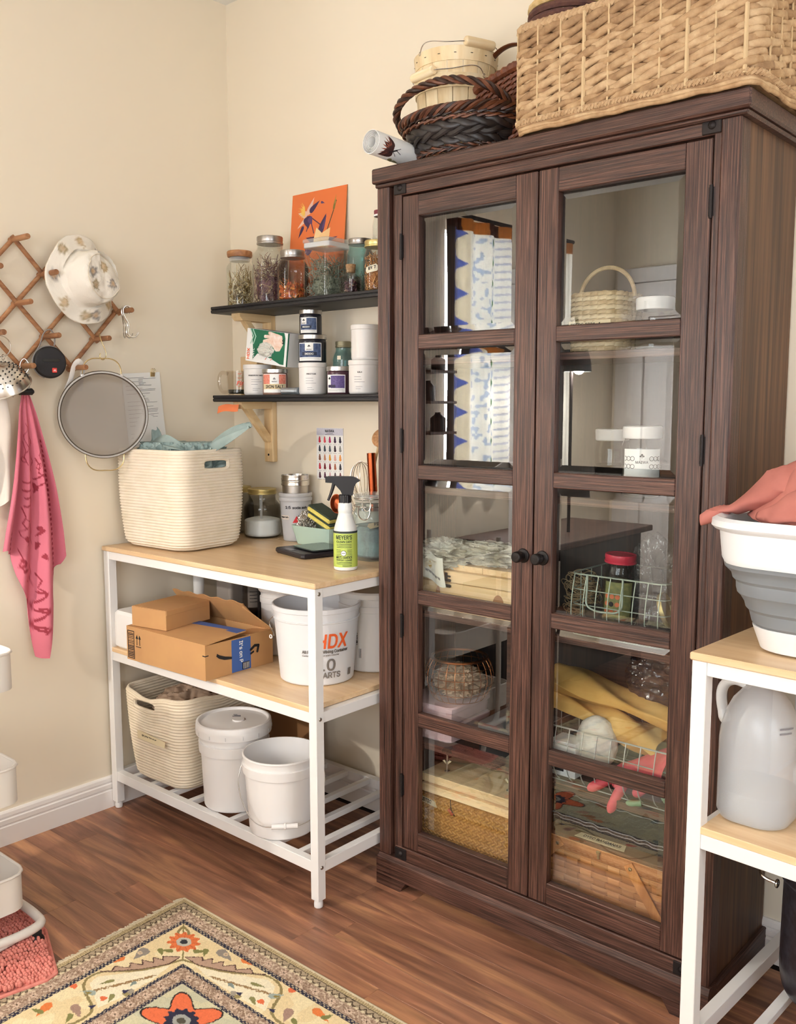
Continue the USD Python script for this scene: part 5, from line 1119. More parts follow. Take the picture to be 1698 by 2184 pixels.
# clip, bandana, cream cloth
t = thing('hanging_clip', 'metal clip with black rubber ends holding the pink bandana', 'clip', (.062, -.832, 1.386))
part(t, 'jaw', box(-.010, .010, -.026, .026, -.010, .010, .007), mat('rubber_black', '#161416', .5), 40)
for s in (-1, 1): part(t, 'clip_arm', box(s * .007 - .0015, s * .007 + .0015, -.010, .010, .008, .052, .001), chrome, False)
part(t, 'spring_coil', tube([(.0055 * math.cos(x), -.012 + .024 * x / 25, .034 + .0055 * math.sin(x)) for x in np.linspace(0, 25, 90)], .0011, 5), chrome)
part(t, 'hanging_loop', tube(spline([(0, 0, .052), (-.004, -.012, .075), (0, 0, .096), (.004, .012, .075), (0, 0, .052)], 26), .0013, 6), chrome)
part(t, 'thumb_tab', box(-.006, .006, -.034, -.022, .024, .028, .001), mat('rubber_black', '#161416', .5), False)
def bandana():
    nu, nv = 130, 240
    def half(v): return np.interp(v, [0, .06, .5, .78, 1], [.012, .026, .095, .128, .128])
    ub = [0, .10, .22, .30, .45, .55, .66, .76, .86, .93, 1]
    lb = [.56, .565, .58, .66, .76, .97, .985, .80, .655, .64, .60]
    def fn(u, v):
        Lm = np.interp(u, ub, lb)
        vv = v * Lm; y = (u - .52) * 2 * half(vv) + .012 * np.sin(vv * 5)
        x = .018 * np.sin(u * 20 + .5) * np.clip(vv * 3, .15, 1) + .012 * np.sin(u * 9 + 2) * np.clip(vv * 2, 0, 1) + .05
        z = 1.378 - vv * .82 + .004 * np.sin(u * 30)
        return np.stack([x, -.826 + y, z], -1)
    V, F = grid(fn, nu, nv, .0016)
    u, v = np.meshgrid(np.linspace(0, 1, nu), np.linspace(0, 1, nv), indexing='ij')
    P = fn(u, v); vv = v * np.interp(u, ub, lb)
    C = np.ones((nu, nv, 3)) * np.array(lin('#cd6f80')); C *= (1 + .22 * (meshkit.fbm(P * 9 + 50, 3, 2) - .5))[..., None]
    dk = np.array(lin('#93303f'))
    X, Y = u * 100, vv * 400
    from shapely import contains_xy
    sh = []
    rg = np.random.default_rng(3)
    for k in range(46):      # dotted borders
        for bx, sl in ((14, .035), (83, -.03)):
            y0 = 60 + k * 7.4; sh.append(sg.box(bx + (k * sl * 8) % 7, y0, bx + 2.6 + (k * sl * 8) % 7, y0 + 4.2))
    def wig(x, y, n, s, w): return sg.LineString([(x + 6 * s * math.sin(q * 1.1), y + q * 5) for q in range(n)]).buffer(w)
    sh += [wig(34, 40, 10, .8, .6), wig(52, 60, 12, .7, .6), wig(70, 70, 10, .7, .5), wig(36, 180, 9, 1.1, .6), wig(58, 290, 14, 1.3, 1.5), wig(60, 316, 9, 1.4, 1.5)]
    for x, y in ((30, 128), (33, 150), (56, 122)):
        sh += [sg.LineString([(x, y), (x + 14, y - 3), (x + 14, y + 9), (x, y + 12)]).buffer(1.3)]
    for x, y, a in ((55, 128, 60), (60, 132, 120), (58, 192, 60), (64, 198, 140), (33, 238, 40), (40, 246, 150), (36, 256, 10), (58, 215, 100), (34, 300, 20), (40, 306, 160), (44, 300, 80), (62, 235, 60), (36, 205, 60)):
        sh.append(petal(x, y, a, 14, 6, .8))
    for x, y in ((44, 108), (42, 212), (46, 272), (64, 105), (30, 95)): sh.append(sg.Point(x, y).buffer(4).difference(sg.Point(x, y).buffer(2.9)))
    for x, y in ((28, 70), (42, 84), (60, 92), (30, 165), (44, 190), (30, 226), (46, 250), (32, 284), (56, 262)): sh.append(sg.LineString([(x, y), (x + 5, y + 12), (x + 2, y + 22), (x + 8, y + 30)]).buffer(.7))
    U = unary_union(sh); m = contains_xy(U, X, Y); C[m] = dk
    C = C.reshape(-1, 3); return (V, F), np.vstack([C, C])
g, C = bandana()
t = thing('pink_bandana', 'pink printed bandana hanging in folds from the black clip', 'bandana'); part(t, 'cloth', g, cdmat('bandana_cloth', .9, bump=(200, .2)), cd=C)
def hang(y0, y1, z0, z1, x, seed, zb=None):
    def fn(u, v): return np.stack([x + .012 * np.sin(u * 14 + seed) * (.3 + v) + .006 * np.sin(v * 9 + u * 5), y0 + (y1 - y0) * u + .015 * np.sin(v * 3 + seed) * v, z0 + (z1 - z0) * v - .05 * v * (np.abs(u - .5) < 2) * np.sin(u * 3)], -1)
    return grid(fn, 40, 60, .002)
solo('cream_cloth', hang(-1.02, -.886, 1.40, 1.08, .045, 1.0), mat('cloth_cream', '#dfd3c8', .95, bump=(200, .25, .001)), 'cream cloth hanging at the left edge behind the pink bandana', 'cloth')
solo('cloth_strap', tube(spline([(.03, -.682, 1.395), (.055, -.676, 1.44), (.066, -.668, 1.474), (.07, -.660, 1.481), (.066, -.648, 1.472), (.05, -.64, 1.43), (.03, -.636, 1.39)], 40), .008, 8, flat=.22, up=(1, 0, 0)), mat('strap_white', '#e9e4de', .9), 'white cloth strap looped over the lowest rack peg', 'strap')
# paper list with binder clip
t = thing('paper_list', 'printed paper list hanging on the wall behind the round sieve', 'paper', (.003, -.470, 1.448), (3.5, 0, 0))
part(t, 'sheet', grid(lambda u, v: np.stack([.002 + .010 * v ** 2 * (1 + .3 * np.sin(u * 3)), .148 * u, -.262 * v], -1), 10, 16, .0004), paper)
rg = np.random.default_rng(12); L_ = []
for k in range(54):
    y = .012; z = -.016 - k * .0044
    if k % 8 == 7: continue
    w = .12 * (.45 + .55 * rg.random()); v_ = -z / .262; x = .002 + .010 * v_ ** 2
    L_.append(box(x + .0006, x + .0012, y + (.05 if k % 3 else 0), y + w, z, z + .0011))
part(t, 'text_lines', L_, mat('faint_ink', '#6d6a70', .8), False)
t = thing('binder_clip', 'small gold binder clip at the top of the paper list', 'clip', (.006, -.352, 1.447))
part(t, 'clip_body', hull([(x, y, z) for y in (-.008, .008) for x, z in ((-.003, .008), (.005, .008), (0, -.006), (.002, -.006))]), brass)
for s in (-.004, .004): part(t, 'clip_loop', tube(spline([(.004, s - .003, .006), (.006, s - .003, .018), (.006, s, .021), (.006, s + .003, .018), (.004, s + .003, .006)], 16), .0009, 5), brass)
# round sieve
t = thing('round_sieve', 'large round steel sieve hanging by its wire handle from a hook', 'sieve', (.100, -.600, 1.316), (0, 0, -27))
def yz(m): return tf(m, rot=(0, 90, 0))
part(t, 'rim', yz(lathe([(.126, -.020), (.134, -.020), (.1355, -.012), (.1335, -.010), (.1355, -.004), (.1365, .004), (.134, .008), (.129, .008), (.126, .004)], 72, True)), mat('sieve_steel', '#8d8780', .38, 1.0))
nodes = {'d': ('diffuse_bsdf', {'color': lin('#776f67')}), 'g': ('glossy_bsdf', {'color': lin('#a8a098'), 'roughness': .45}), 'a': ('mix_closure', {'fac': .35}), 't': ('transparent_bsdf', {}), 'm': ('mix_closure', {'fac': .3})}
mesh_m = usdkit.material(stage, '/World/Looks/wire_mesh', nodes, [('d.BSDF', 'a.closure1'), ('g.BSDF', 'a.closure2'), ('a.closure', 'm.closure1'), ('t.BSDF', 'm.closure2')], surface='m.closure')
part(t, 'wire_mesh', yz(lathe(rprof([(0, -.004), (.11, -.002), (.129, .004)], .02, 6), 72)), mesh_m)
for s in (1, -1): part(t, 'wire_handle', tube(spline([(.0, -.058, s * .120), (.002, -.050, s * .158), (.002, -.036, s * .170), (.002, 0, s * .174), (.002, .036, s * .170), (.002, .050, s * .158), (0, .058, s * .120)], 50), .0019, 7), brass)
for yb_ in (-.058, .058): part(t, 'handle_clip', tf(lathe(rprof([(0, .004), (.006, .003), (.006, -.003), (0, -.004)], .001), 14), (.004, yb_, .121), (0, 90, 0)), steel)
t = thing('s_hook', 'long thin brass hook between the peg rack and the sieve handle', 'hook', (.100, -.589, 1.49))
part(t, 'bent_wire', tube(spline([(.0, -.014, .016), (0, -.016, .004), (0, -.006, -.004), (0, .004, .004), (0, .002, .03), (-.004, -.008, .058), (-.014, -.006, .074), (-.026, 0, .078)], 40), .0015, 7), brass)

# ---------------------------------------------------------------- patterned rug
def rug():
    cx, cy = .6941, -.7729
    def place(a, b): return np.stack([cx + a + .055 * b, cy - b, np.full(a.shape, .0085)], -1)
    def colour(a, b):
        j = np.stack([a * 260, b * 260, a * 0], -1)
        aa = a * .78 + (meshkit.noise(j, 1) - .5) * .0022; bb = b + (meshkit.noise(j, 2) - .5) * .0022
        s, t = np.maximum(aa, bb), np.minimum(aa, bb)
        C = np.zeros(a.shape + (3,))
        L = lambda c: np.array(lin(c))
        def band(m, c): C[m] = L(c)
        def blend(m, c): C[m] = L(c)
        band(t > -1, '#cfc0a0')
        band((t > .005) & (t < .0155), '#a08c66'); blend((t > .005) & (t < .0155) & ((s * 190) % 1 < .35), '#c4b088')
        band((t > .0155) & (t < .0365), '#a8957a'); blend((t > .0155) & (t < .0178), '#4a3a28')
        sc = .021 + .011 * np.abs(np.sin(s * 190)); blend((np.abs(t - sc) < .0022) & (t < .0365) & (t > .0178), '#4d3d2b')
        blend((t > .030) & (t < .0365) & (np.sin(s * 190) ** 2 < .5), '#d2c3a2')
        for lo, hi in ((.0365, .0675), (.1945, .2248)):
            m = (t > lo) & (t < hi); band(m, '#a58b76'); c0 = (lo + hi) / 2
            blend(m & (meshkit.noise(np.stack([aa * 330, bb * 330, aa * 0], -1), 5) > .62), '#876c58'); blend(m & (meshkit.noise(np.stack([aa * 300, bb * 300, aa * 0], -1), 7) > .68), '#c9b49c')
            q = ((s / .042) % 1 - .5) * .042; rr = np.hypot(q, t - c0)
            blend(m & (rr < .0085), '#cdb49e'); blend(m & (rr < .0085) & (np.abs(np.sin(np.arctan2(t - c0, q) * 3)) < .35) & (rr > .003), '#8d6f5c'); blend(m & (rr < .0022), '#55402f')
        for lo, hi in ((.0675, .0788), (.1864, .1945), (.2248, .2335)):
            m = (t > lo) & (t < hi); band(m, '#262438'); k = ((s * 100) % 1 < .42) ^ (t < (lo + hi) / 2); blend(m & k & (np.abs(t - (lo + hi) / 2) > .0012) & (np.abs(t - (lo + hi) / 2) < (hi - lo) * .36), '#b9a98c')
        f = (t > .0788) & (t < .1864); band(f, '#ddc79a'); blend(f & (meshkit.noise(np.stack([aa * 40, bb * 40, aa * 0], -1), 9) > .6), '#e3d2a8')
        g = t > .2335; band(g, '#bdb99d'); blend(g & (meshkit.noise(np.stack([aa * 50, bb * 50, aa * 0], -1), 8) > .55), '#c9c2a0')
        from shapely import contains_xy
        def rep(shape, c, where, mod=None):
            ss = s if mod is None else .15 + ((s - .15) % mod)
            m = where & contains_xy(shape, ss, t); blend(m, c)
        P = 2 * .26
        # the main border: vines, palmettes, leaves; motif repeats along each side
        vine = spline([(.165, .182), (.20, .168), (.25, .150), (.30, .115), (.345, .084), (.38, .09), (.405, .13), (.425, .17), (.47, .176), (.52, .15), (.57, .10), (.62, .09), (.67, .182)], 90)
        rep(sg.LineString(vine).buffer(.0032), '#8a7a4e', f, P)
        cloud = sg.Polygon([(.175, .165), (.20, .140), (.208, .150), (.218, .128), (.23, .142), (.242, .118), (.252, .132), (.268, .108), (.28, .120), (.30, .094), (.315, .102), (.335, .084), (.30, .112), (.26, .140), (.21, .165)])
        rep(cloud.buffer(.0025), '#4a2c26', f, P); rep(cloud, '#b2927c', f, P)
        pale = sg.Polygon([(.21, .172), (.26, .150), (.31, .118), (.35, .094), (.375, .10), (.392, .135), (.41, .172), (.36, .180), (.27, .182)]); rep(pale, '#e6dbbd', f, P)
        for k in range(26):
            x, y = .225 + .17 * ((k * .618) % 1), .115 + .068 * ((k * .381 + .1) % 1)
            if pale.contains(sg.Point(x, y)): rep(sg.LineString([(x, y), (x + .006, y - .006), (x + .011, y - .001), (x + .016, y - .007)]).buffer(.0011), '#94744a', f, P)
        for x, y, an, l, w, c in ((.205, .093, 10, .05, .026, '#8d8378'), (.262, .083, -15, .05, .017, '#d9773a'), (.185, .110, 60, .03, .013, '#7c7a45'), (.17, .140, -50, .03, .014, '#7c7a45'), (.30, .162, 10, .022, .010, '#7d8a84'), (.33, .128, -20, .035, .010, '#85804e'), (.36, .160, 30, .03, .012, '#85804e'), (.325, .172, 60, .03, .014, '#9a9080'), (.345, .172, 110, .03, .012, '#9a8a5a'), (.40, .090, -45, .02, .016, '#d9693f'), (.378, .155, 20, .018, .016, '#d9693f'), (.385, .135, -55, .034, .016, '#9aa39a'), (.392, .128, -55, .018, .007, '#8a7a3e'), (.47, .095, 15, .05, .02, '#d9773a'), (.44, .13, 70, .045, .02, '#a08070'), (.46, .15, 30, .03, .012, '#7c7a45'), (.55, .14, -20, .04, .02, '#8d8378'), (.59, .165, 30, .03, .016, '#d9693f'), (.50, .11, -70, .03, .012, '#7c7a45')):
            rep(petal(x, y, an, l, w), c, f, P)
        for x, y in ((.335, .168), (.415, .158)): rep(sg.Polygon([(x - .008, y + .006), (x + .010, y + .008), (x + .006, y - .004)]), '#2e2b48', f, P)
        rep(sg.Point(.228, .094).buffer(.006), '#cbb394', f, P); rep(sg.Point(.228, .094).buffer(.0025), '#a58b76', f, P)
        # round flower on the corner's diagonal
        d = np.hypot(aa - .131, bb - .129); th = np.arctan2(bb - .129, aa - .131); R = .039 * (.88 + .12 * np.cos(th * 11))
        blend(f & (d < R), '#d9703c'); blend(f & (d < R) & (np.abs(np.sin(th * 5.5)) < .14) & (d > .017), '#b5502c'); blend(f & (d < .017), '#b7b3a4'); blend(f & (d < .0085), '#2b2a30')
        blend(f & (np.abs(aa - bb) < .0026) & (aa > .078) & (aa < .175) & (d > R), '#85784a')
        # inner field: palmette star and scrolls
        x, y = aa - .315, bb - .315; rr, th = np.hypot(x, y), np.arctan2(y, x)
        S = .062 * (1 + .34 * np.cos(5 * (th - math.radians(45 + 180)))); 
        blend(g & (rr < S + .005), '#2a1f1c'); blend(g & (rr < S), '#d9693f'); blend(g & (rr < .037 * (.9 + .1 * np.cos(th * 12))), '#26243a'); blend(g & (rr < .018), '#9a9a92'); blend(g & (rr < .009), '#4a4638')
        for k in range(60):
            px, py = .25 + .5 * ((k * .618) % 1), .25 + .45 * ((k * .7548) % 1)
            if math.hypot(px - .315, py - .315) < .11: continue
            c = ['#c79a84', '#8a7a4e', '#b0764e', '#7d8a84', '#d98a5a'][k % 5]
            m = g & contains_xy(petal(px, py, k * 47, .045, .020), aa, bb); blend(m, c)
            m = g & contains_xy(sg.LineString([(px, py), (px + .012, py + .014), (px + .03, py + .008)]).buffer(.0012), aa, bb); blend(m, '#94744a')
        C *= (1 + .22 * (meshkit.noise(np.stack([a * 420, b * 420, a * 0], -1), 4) - .5))[..., None]
        return C
    out = []
    for (a0, a1, na), (b0, b1, nb) in (((0, .98, 490), (0, .62, 310)), ((.98, 1.75, 90), (0, .62, 80)), ((0, 1.75, 180), (.62, 1.2, 70))):
        a, b = np.meshgrid(np.linspace(a0, a1, na), np.linspace(b0, b1, nb), indexing='ij')
        P = place(a, b); P[..., 2] += .0007 * (meshkit.noise(P * 500, 3) - .5)
        i, j = np.meshgrid(np.arange(na - 1), np.arange(nb - 1), indexing='ij'); k = (i * nb + j).ravel(); q = np.stack([k, k + 1, k + nb + 1, k + nb], 1)
        out.append((P.reshape(-1, 3), np.vstack([q[:, [0, 1, 2]], q[:, [0, 2, 3]]]), colour(a, b).reshape(-1, 3)))
    return out, place
pieces, place = rug()
t = thing('patterned_rug', 'cream, brown and orange oriental rug with dark borders on the floor', 'rug')
rm = cdmat('rug_pile', .95, bump=(600, .5))
for v, f, c in pieces: part(t, 'pile', (v, f), rm, cd=c)
c4 = [place(np.array(a), np.array(b)) for a, b in ((0, 0), (1.75, 0), (1.75, 1.2), (0, 1.2))]
part(t, 'backing', hull([(p[0], p[1], z) for p in c4 for z in (.0005, .0078)]), mat('rug_back', '#a8967a', .95), False)
part(t, 'binding', tube([c4[0] - [0, 0, .004], c4[1] - [0, 0, .004]], .0042, 8), mat('rug_binding', '#c2b497', .95)); part(t, 'binding', tube([c4[0] - [0, 0, .004], c4[3] - [0, 0, .004]], .0042, 8), mat('rug_binding', '#c2b497', .95))
rg = np.random.default_rng(2); fr_ = []
for k in range(520):
    b = 1.2 * (k + .5) / 520; p = place(np.array(0.), np.array(b)); L = rg.uniform(.008, .020); dy = rg.normal() * .005
    fr_.append(tube([p - [0, 0, .004], p + [-L * .5, dy * .3, -.004], p + [-L, dy, -.0072]], .0013, 3, caps=False))
part(t, 'fringe', fr_, mat('rug_fringe', '#d3c7ac', .95), False, kind='stuff')

# ---------------------------------------------------------------- white utility cart at the left edge
t = thing('utility_cart', 'cream metal three-tier utility cart at the left edge', 'cart', (.425, -1.375, 0))
cw = mat('cart_cream', '#e0d8cf', .4)
for zt in (.201, .474, .757):
    tr = part(t, 'tray', tf(tray(.335, .43, .090, .042, .002, n=160), (0, 0, zt - .09)), cw, 50)
    P, _ = sup(.337, .432, .043, 64); part(tr, 'rolled_rim', tube(np.c_[P, np.full(64, zt)], .0038, 8, closed=True), cw)
for s in (-1, 1):
    fr0 = [(s * .178, -.10, .82), (s * .182, -.10, .5), (s * .182, -.10, .12), (s * .182, -.09, .075), (s * .185, -.06, .062), (s * .19, .20, .062)]
    part(t, 'side_tube', tube(spline(fr0, 60), .0105, 12), cw)
part(t, 'base_tube', tube(spline([(.19, -.2, .062), (.19, .10, .062), (.19, .215, .062), (.178, .238, .062), (.155, .245, .062), (0, .247, .062), (-.155, .245, .062), (-.178, .238, .062), (-.19, .215, .062), (-.19, .10, .062), (-.19, -.2, .062)], 90), .0115, 12), cw)
for x in (-.18, .18):
    for y in (-.19, .22):
        c = setd(UsdGeom.Xform.Define(stage, uniq(pth(t), 'caster')), 'black swivel caster')
        part(c, 'wheel', [tf(lathe(rprof([(0, -.007), (.019, -.007), (.022, 0), (.019, .007), (0, .007)], .002), 28), (x + dx, y, .0225), (0, 90, 20)) for dx in (-.010, .010)], mat('caster_black', '#1b191a', .5))
        part(c, 'fork', box(x - .012, x + .012, y - .014, y + .014, .03, .052, .004), mat('caster_black', '#1b191a', .5))
solo('metal_tin', tf(lathe(rprof([(0, 0), (.04, 0), (.04, .05), (.037, .055), (0, .055)], .003), 32), (.44, -1.30, .670)), steel, 'small tin in the top tray of the utility cart', 'tin')
# salmon chenille mat bunched under the cart
t = thing('chenille_mat', 'salmon chenille mat bunched on the floor under the cart', 'mat')
sal = mat('chenille_salmon', '#d98a7c', .95, var='#cc7669', vs=50)
def mz(x, y): return .016 + .026 * math.exp(-((x - .64 + .4 * (y + 1.25)) / .035) ** 2) * (y < -1.15) + .012 * math.exp(-((x - .50) / .06) ** 2) + .006 * math.sin(x * 40) * math.sin(y * 30)
rg = np.random.default_rng(6); tuf = []
corner = sg.Polygon([(.40, -1.095), (.56, -1.112), (.745, -1.185), (.752, -1.21), (.73, -1.32), (.64, -1.50), (.40, -1.52)])
for i in range(43):
    for j in range(51):
        x, y = .40 + i * .0088 + rg.normal() * .0012, -1.52 + j * .0086 + rg.normal() * .0012
        if corner.contains(sg.Point(x, y)):
            m = trimesh.creation.icosphere(1, 1); tuf.append((m.vertices * [.0056, .0052, .0075] * rg.uniform(.85, 1.15) + [x, y, mz(x, y)], m.faces))
part(t, 'chenille_tufts', tuf, sal, True, kind='stuff')
part(t, 'mat_backing', [hull([(p[0], p[1], z) for p in corner.buffer(.004).exterior.coords for z in (.001, .012)])], sal, False)
part(t, 'hem', tube([(p[0], p[1], .008) for p in list(corner.buffer(.006).exterior.coords)[:-1]], .006, 7, closed=True), sal)

# ---------------------------------------------------------------- baskets on top of the cabinet
CT = 1.9565
def ringpath(P, N, L=None):
    """closed path with outward normals -> function of arc length"""
    Q = np.vstack([P, P[:1]]); M = np.vstack([N, N[:1]]); s = np.r_[0, np.cumsum(np.hypot(*np.diff(Q, axis=0).T))]
    def at_(x):
        x = np.mod(x, s[-1]); return np.stack([np.interp(x, s, Q[:, 0]), np.interp(x, s, Q[:, 1])], -1), np.stack([np.interp(x, s, M[:, 0]), np.interp(x, s, M[:, 1])], -1)
    return at_, s[-1]
def strand(at_, L, z, stake, A, B, r, ph, flat_=1.3, n=5, step=6, jit=0.0, rng=None, slope=1, zf=None):
    m = int(round(L / stake)); m += m % 2; k = m * step
    s = np.arange(k) / k * L; q = np.pi * np.arange(k) / step + ph
    P, N = at_(s)
    c = np.cos(q); o = A * np.sign(c) * np.abs(c) ** .6
    zz = z + slope * B * np.sin(q) + (jit * rng.normal(size=k) if jit else 0)
    if zf is not None: zz = zz + zf(P)
    P = P + N * o[:, None]
    rr = r * (1 + .10 * np.sin(q * 2.3 + ph * 3))
    return tube(np.c_[P, zz], rr, n, closed=True, flat=flat_, up=(0, 0, 1))
rg = np.random.default_rng(21)
sea = [mat('seagrass_%d' % i, c, .75, var=c2, vs=38, bump=(150, .5, .002)) for i, (c, c2) in enumerate((('#c0a078', '#a07c56'), ('#cbad86', '#ab8862'), ('#b3916a', '#8c6a49')))]
t = thing('wicker_basket', 'big rectangular woven seagrass basket on top of the cabinet', 'basket', (1.742, -.19, CT), (0, 0, .5))
WW, WD = .548, .345
P, N = sup(WW, WD, .03, 240); at_, L = ringpath(P, N)
stk = L / round(L / .056 / 2) / 2
def twist(at_, L, z, Ro, Rz, r, pitch, ph, stepm=.009, rng=None, flat_=1.2):
    k = int(L / stepm); s = np.arange(k) / k * L; m = round(L / pitch); q = 2 * np.pi * m * np.arange(k) / k + ph
    P, N = at_(s); zz = z + Rz * np.sin(q) + .0012 * np.sin(s * 31 + z * 900)
    return tube(np.c_[P + N * (Ro * np.cos(q))[:, None], zz], r * (1 + .16 * np.sin(s * 47 + ph + z * 500)), 6, closed=True, flat=flat_, up=(0, 0, 1))
for k in range(10):
    z = .041 + k * .0187
    for j in range(2): part(t, 'woven_strand', twist(at_, L, z, .0045, .0062, .0064, .108 if k % 2 else .116, j * np.pi + k * 2.1, rng=rg, flat_=1.35), sea[int(rg.integers(0, 3))], True)
nst = int(round(L / stk))
for k in range(nst):
    p, n_ = at_(np.array([k * L / nst])); q_ = p[0] + n_[0] * .0062; part(t, 'stake', rod((q_[0], q_[1], .02), (q_[0], q_[1], .222), .0024 if k % 4 else .0046, 6), mat('stake_pale', '#c9ad84', .7))
def braid(at_, L, z, R, r, pitch, n=2, stepm=.006, o0=0.0, fl=1.0):
    out = []
    k = int(L / stepm)
    for j in range(n):
        s = np.arange(k) / k * L; m = round(L / pitch); q = 2 * np.pi * m * np.arange(k) / k + 2 * np.pi * j / n
        P, N = at_(s); out.append(tube(np.c_[P + N * (o0 + R * np.cos(q))[:, None], z + R * np.sin(q)], r, 5, closed=True))
    return out
for q_ in braid(at_, L, .226, .0055, .0062, .03, 3): part(t, 'rim_braid', q_, sea[1])
for q_ in braid(at_, L, .024, .0036, .0046, .016, 2, .004, .004): part(t, 'foot_braid', q_, sea[1])
for k in range(3): part(t, 'base_wrap', strand(at_, L, .004 + .0062 * k, stk, .0022, .001, .0052, k * 1.3, 1.0, 6, 6, .0004, rg, 1), sea[k % 3], True)
P2, N2 = sup(WW - .02, WD - .02, .025, 60)
part(t, 'base_panel', loft([np.c_[P2, np.full(60, z)] for z in (.006, .012)]), sea[2], False)
t = thing('dark_basket', 'dark brown willow basket with a twisted arched handle on the cabinet top', 'basket', (1.178, -.178, CT))
dk1, dk2, dk3 = mat('willow_brown', '#7a4629', .45, var='#4a2718', vs=30), mat('willow_dark', '#3a2117', .42, var='#25150f', vs=30), mat('willow_black', '#332b29', .4, var='#211a18', vs=30)
def ell(f_):
    a = np.arange(160) / 160 * 2 * np.pi; rx, ry = .118 + .060 * f_, .085 + .040 * f_
    P = np.c_[rx * np.cos(a), ry * np.sin(a)]; N = np.c_[np.cos(a) / rx, np.sin(a) / ry]; return P, N / np.linalg.norm(N, axis=1, keepdims=True)
for k in range(5):
    f_ = k / 14; at_, L = ringpath(*ell(f_)); z = .006 + .0088 * k
    for ph in (0, np.pi): part(t, 'willow_strand', strand(at_, L, z, L / 30, .0042, .003, .0032, ph, 1.0, 5, 6, 0, None, 1 if k % 2 else -1), [dk1, dk2][(k + (ph > 0)) % 2])
for k in range(3):
    f_ = .40 + k * .17; at_, L = ringpath(*ell(f_)); z = .058 + .017 * k
    for ph in (0, np.pi): part(t, 'flat_strip', strand(at_, L, z, L / 18, .0035, .0075, .0036, ph, 2.4, 6, 8, 0, None, 1 if k % 2 else -1), dk3)
for k in range(2):
    f_ = .86 + k * .06; at_, L = ringpath(*ell(f_)); z = .103 + .009 * k
    for ph in (0, np.pi): part(t, 'willow_strand', strand(at_, L, z, L / 30, .0045, .003, .0036, ph, 1.0, 5, 6, 0, None, 1), [dk1, dk2][k])
at_, L = ringpath(*ell(1.0))
for i, q_ in enumerate(braid(at_, L, .124, .0085, .0052, .085, 5, .006)): part(t, 'rim_braid', q_, [dk1, dk2][i % 2])
hp = spline([(-.176, 0, .118), (-.184, -.04, .142), (-.150, -.085, .168), (-.075, -.115, .188), (0, -.122, .194), (.08, -.115, .186), (.15, -.085, .162), (.176, 0, .12)], 120)
T_ = np.gradient(hp, axis=0); T_ /= np.linalg.norm(T_, axis=1, keepdims=True); B1 = np.cross(T_, [0, 1, 0]); B1 /= np.linalg.norm(B1, axis=1, keepdims=True); B2 = np.cross(T_, B1)
for j in range(4):
    q = np.arange(120) * .28 + j * np.pi / 2; part(t, 'handle_strand', tube(hp + .0062 * (np.cos(q)[:, None] * B1 + np.sin(q)[:, None] * B2), .0050, 6), [dk1, dk2][j % 2])
part(t, 'basket_floor', loft([np.c_[ell(0)[0], np.full(160, z)] for z in (.002, .006)]), dk2, False)
for k in range(18):
    a = k / 18 * 2 * math.pi; part(t, 'stake', rod((.116 * math.cos(a), .083 * math.sin(a), .004), (.176 * math.cos(a), .123 * math.sin(a), .122), .0026, 6), dk2)
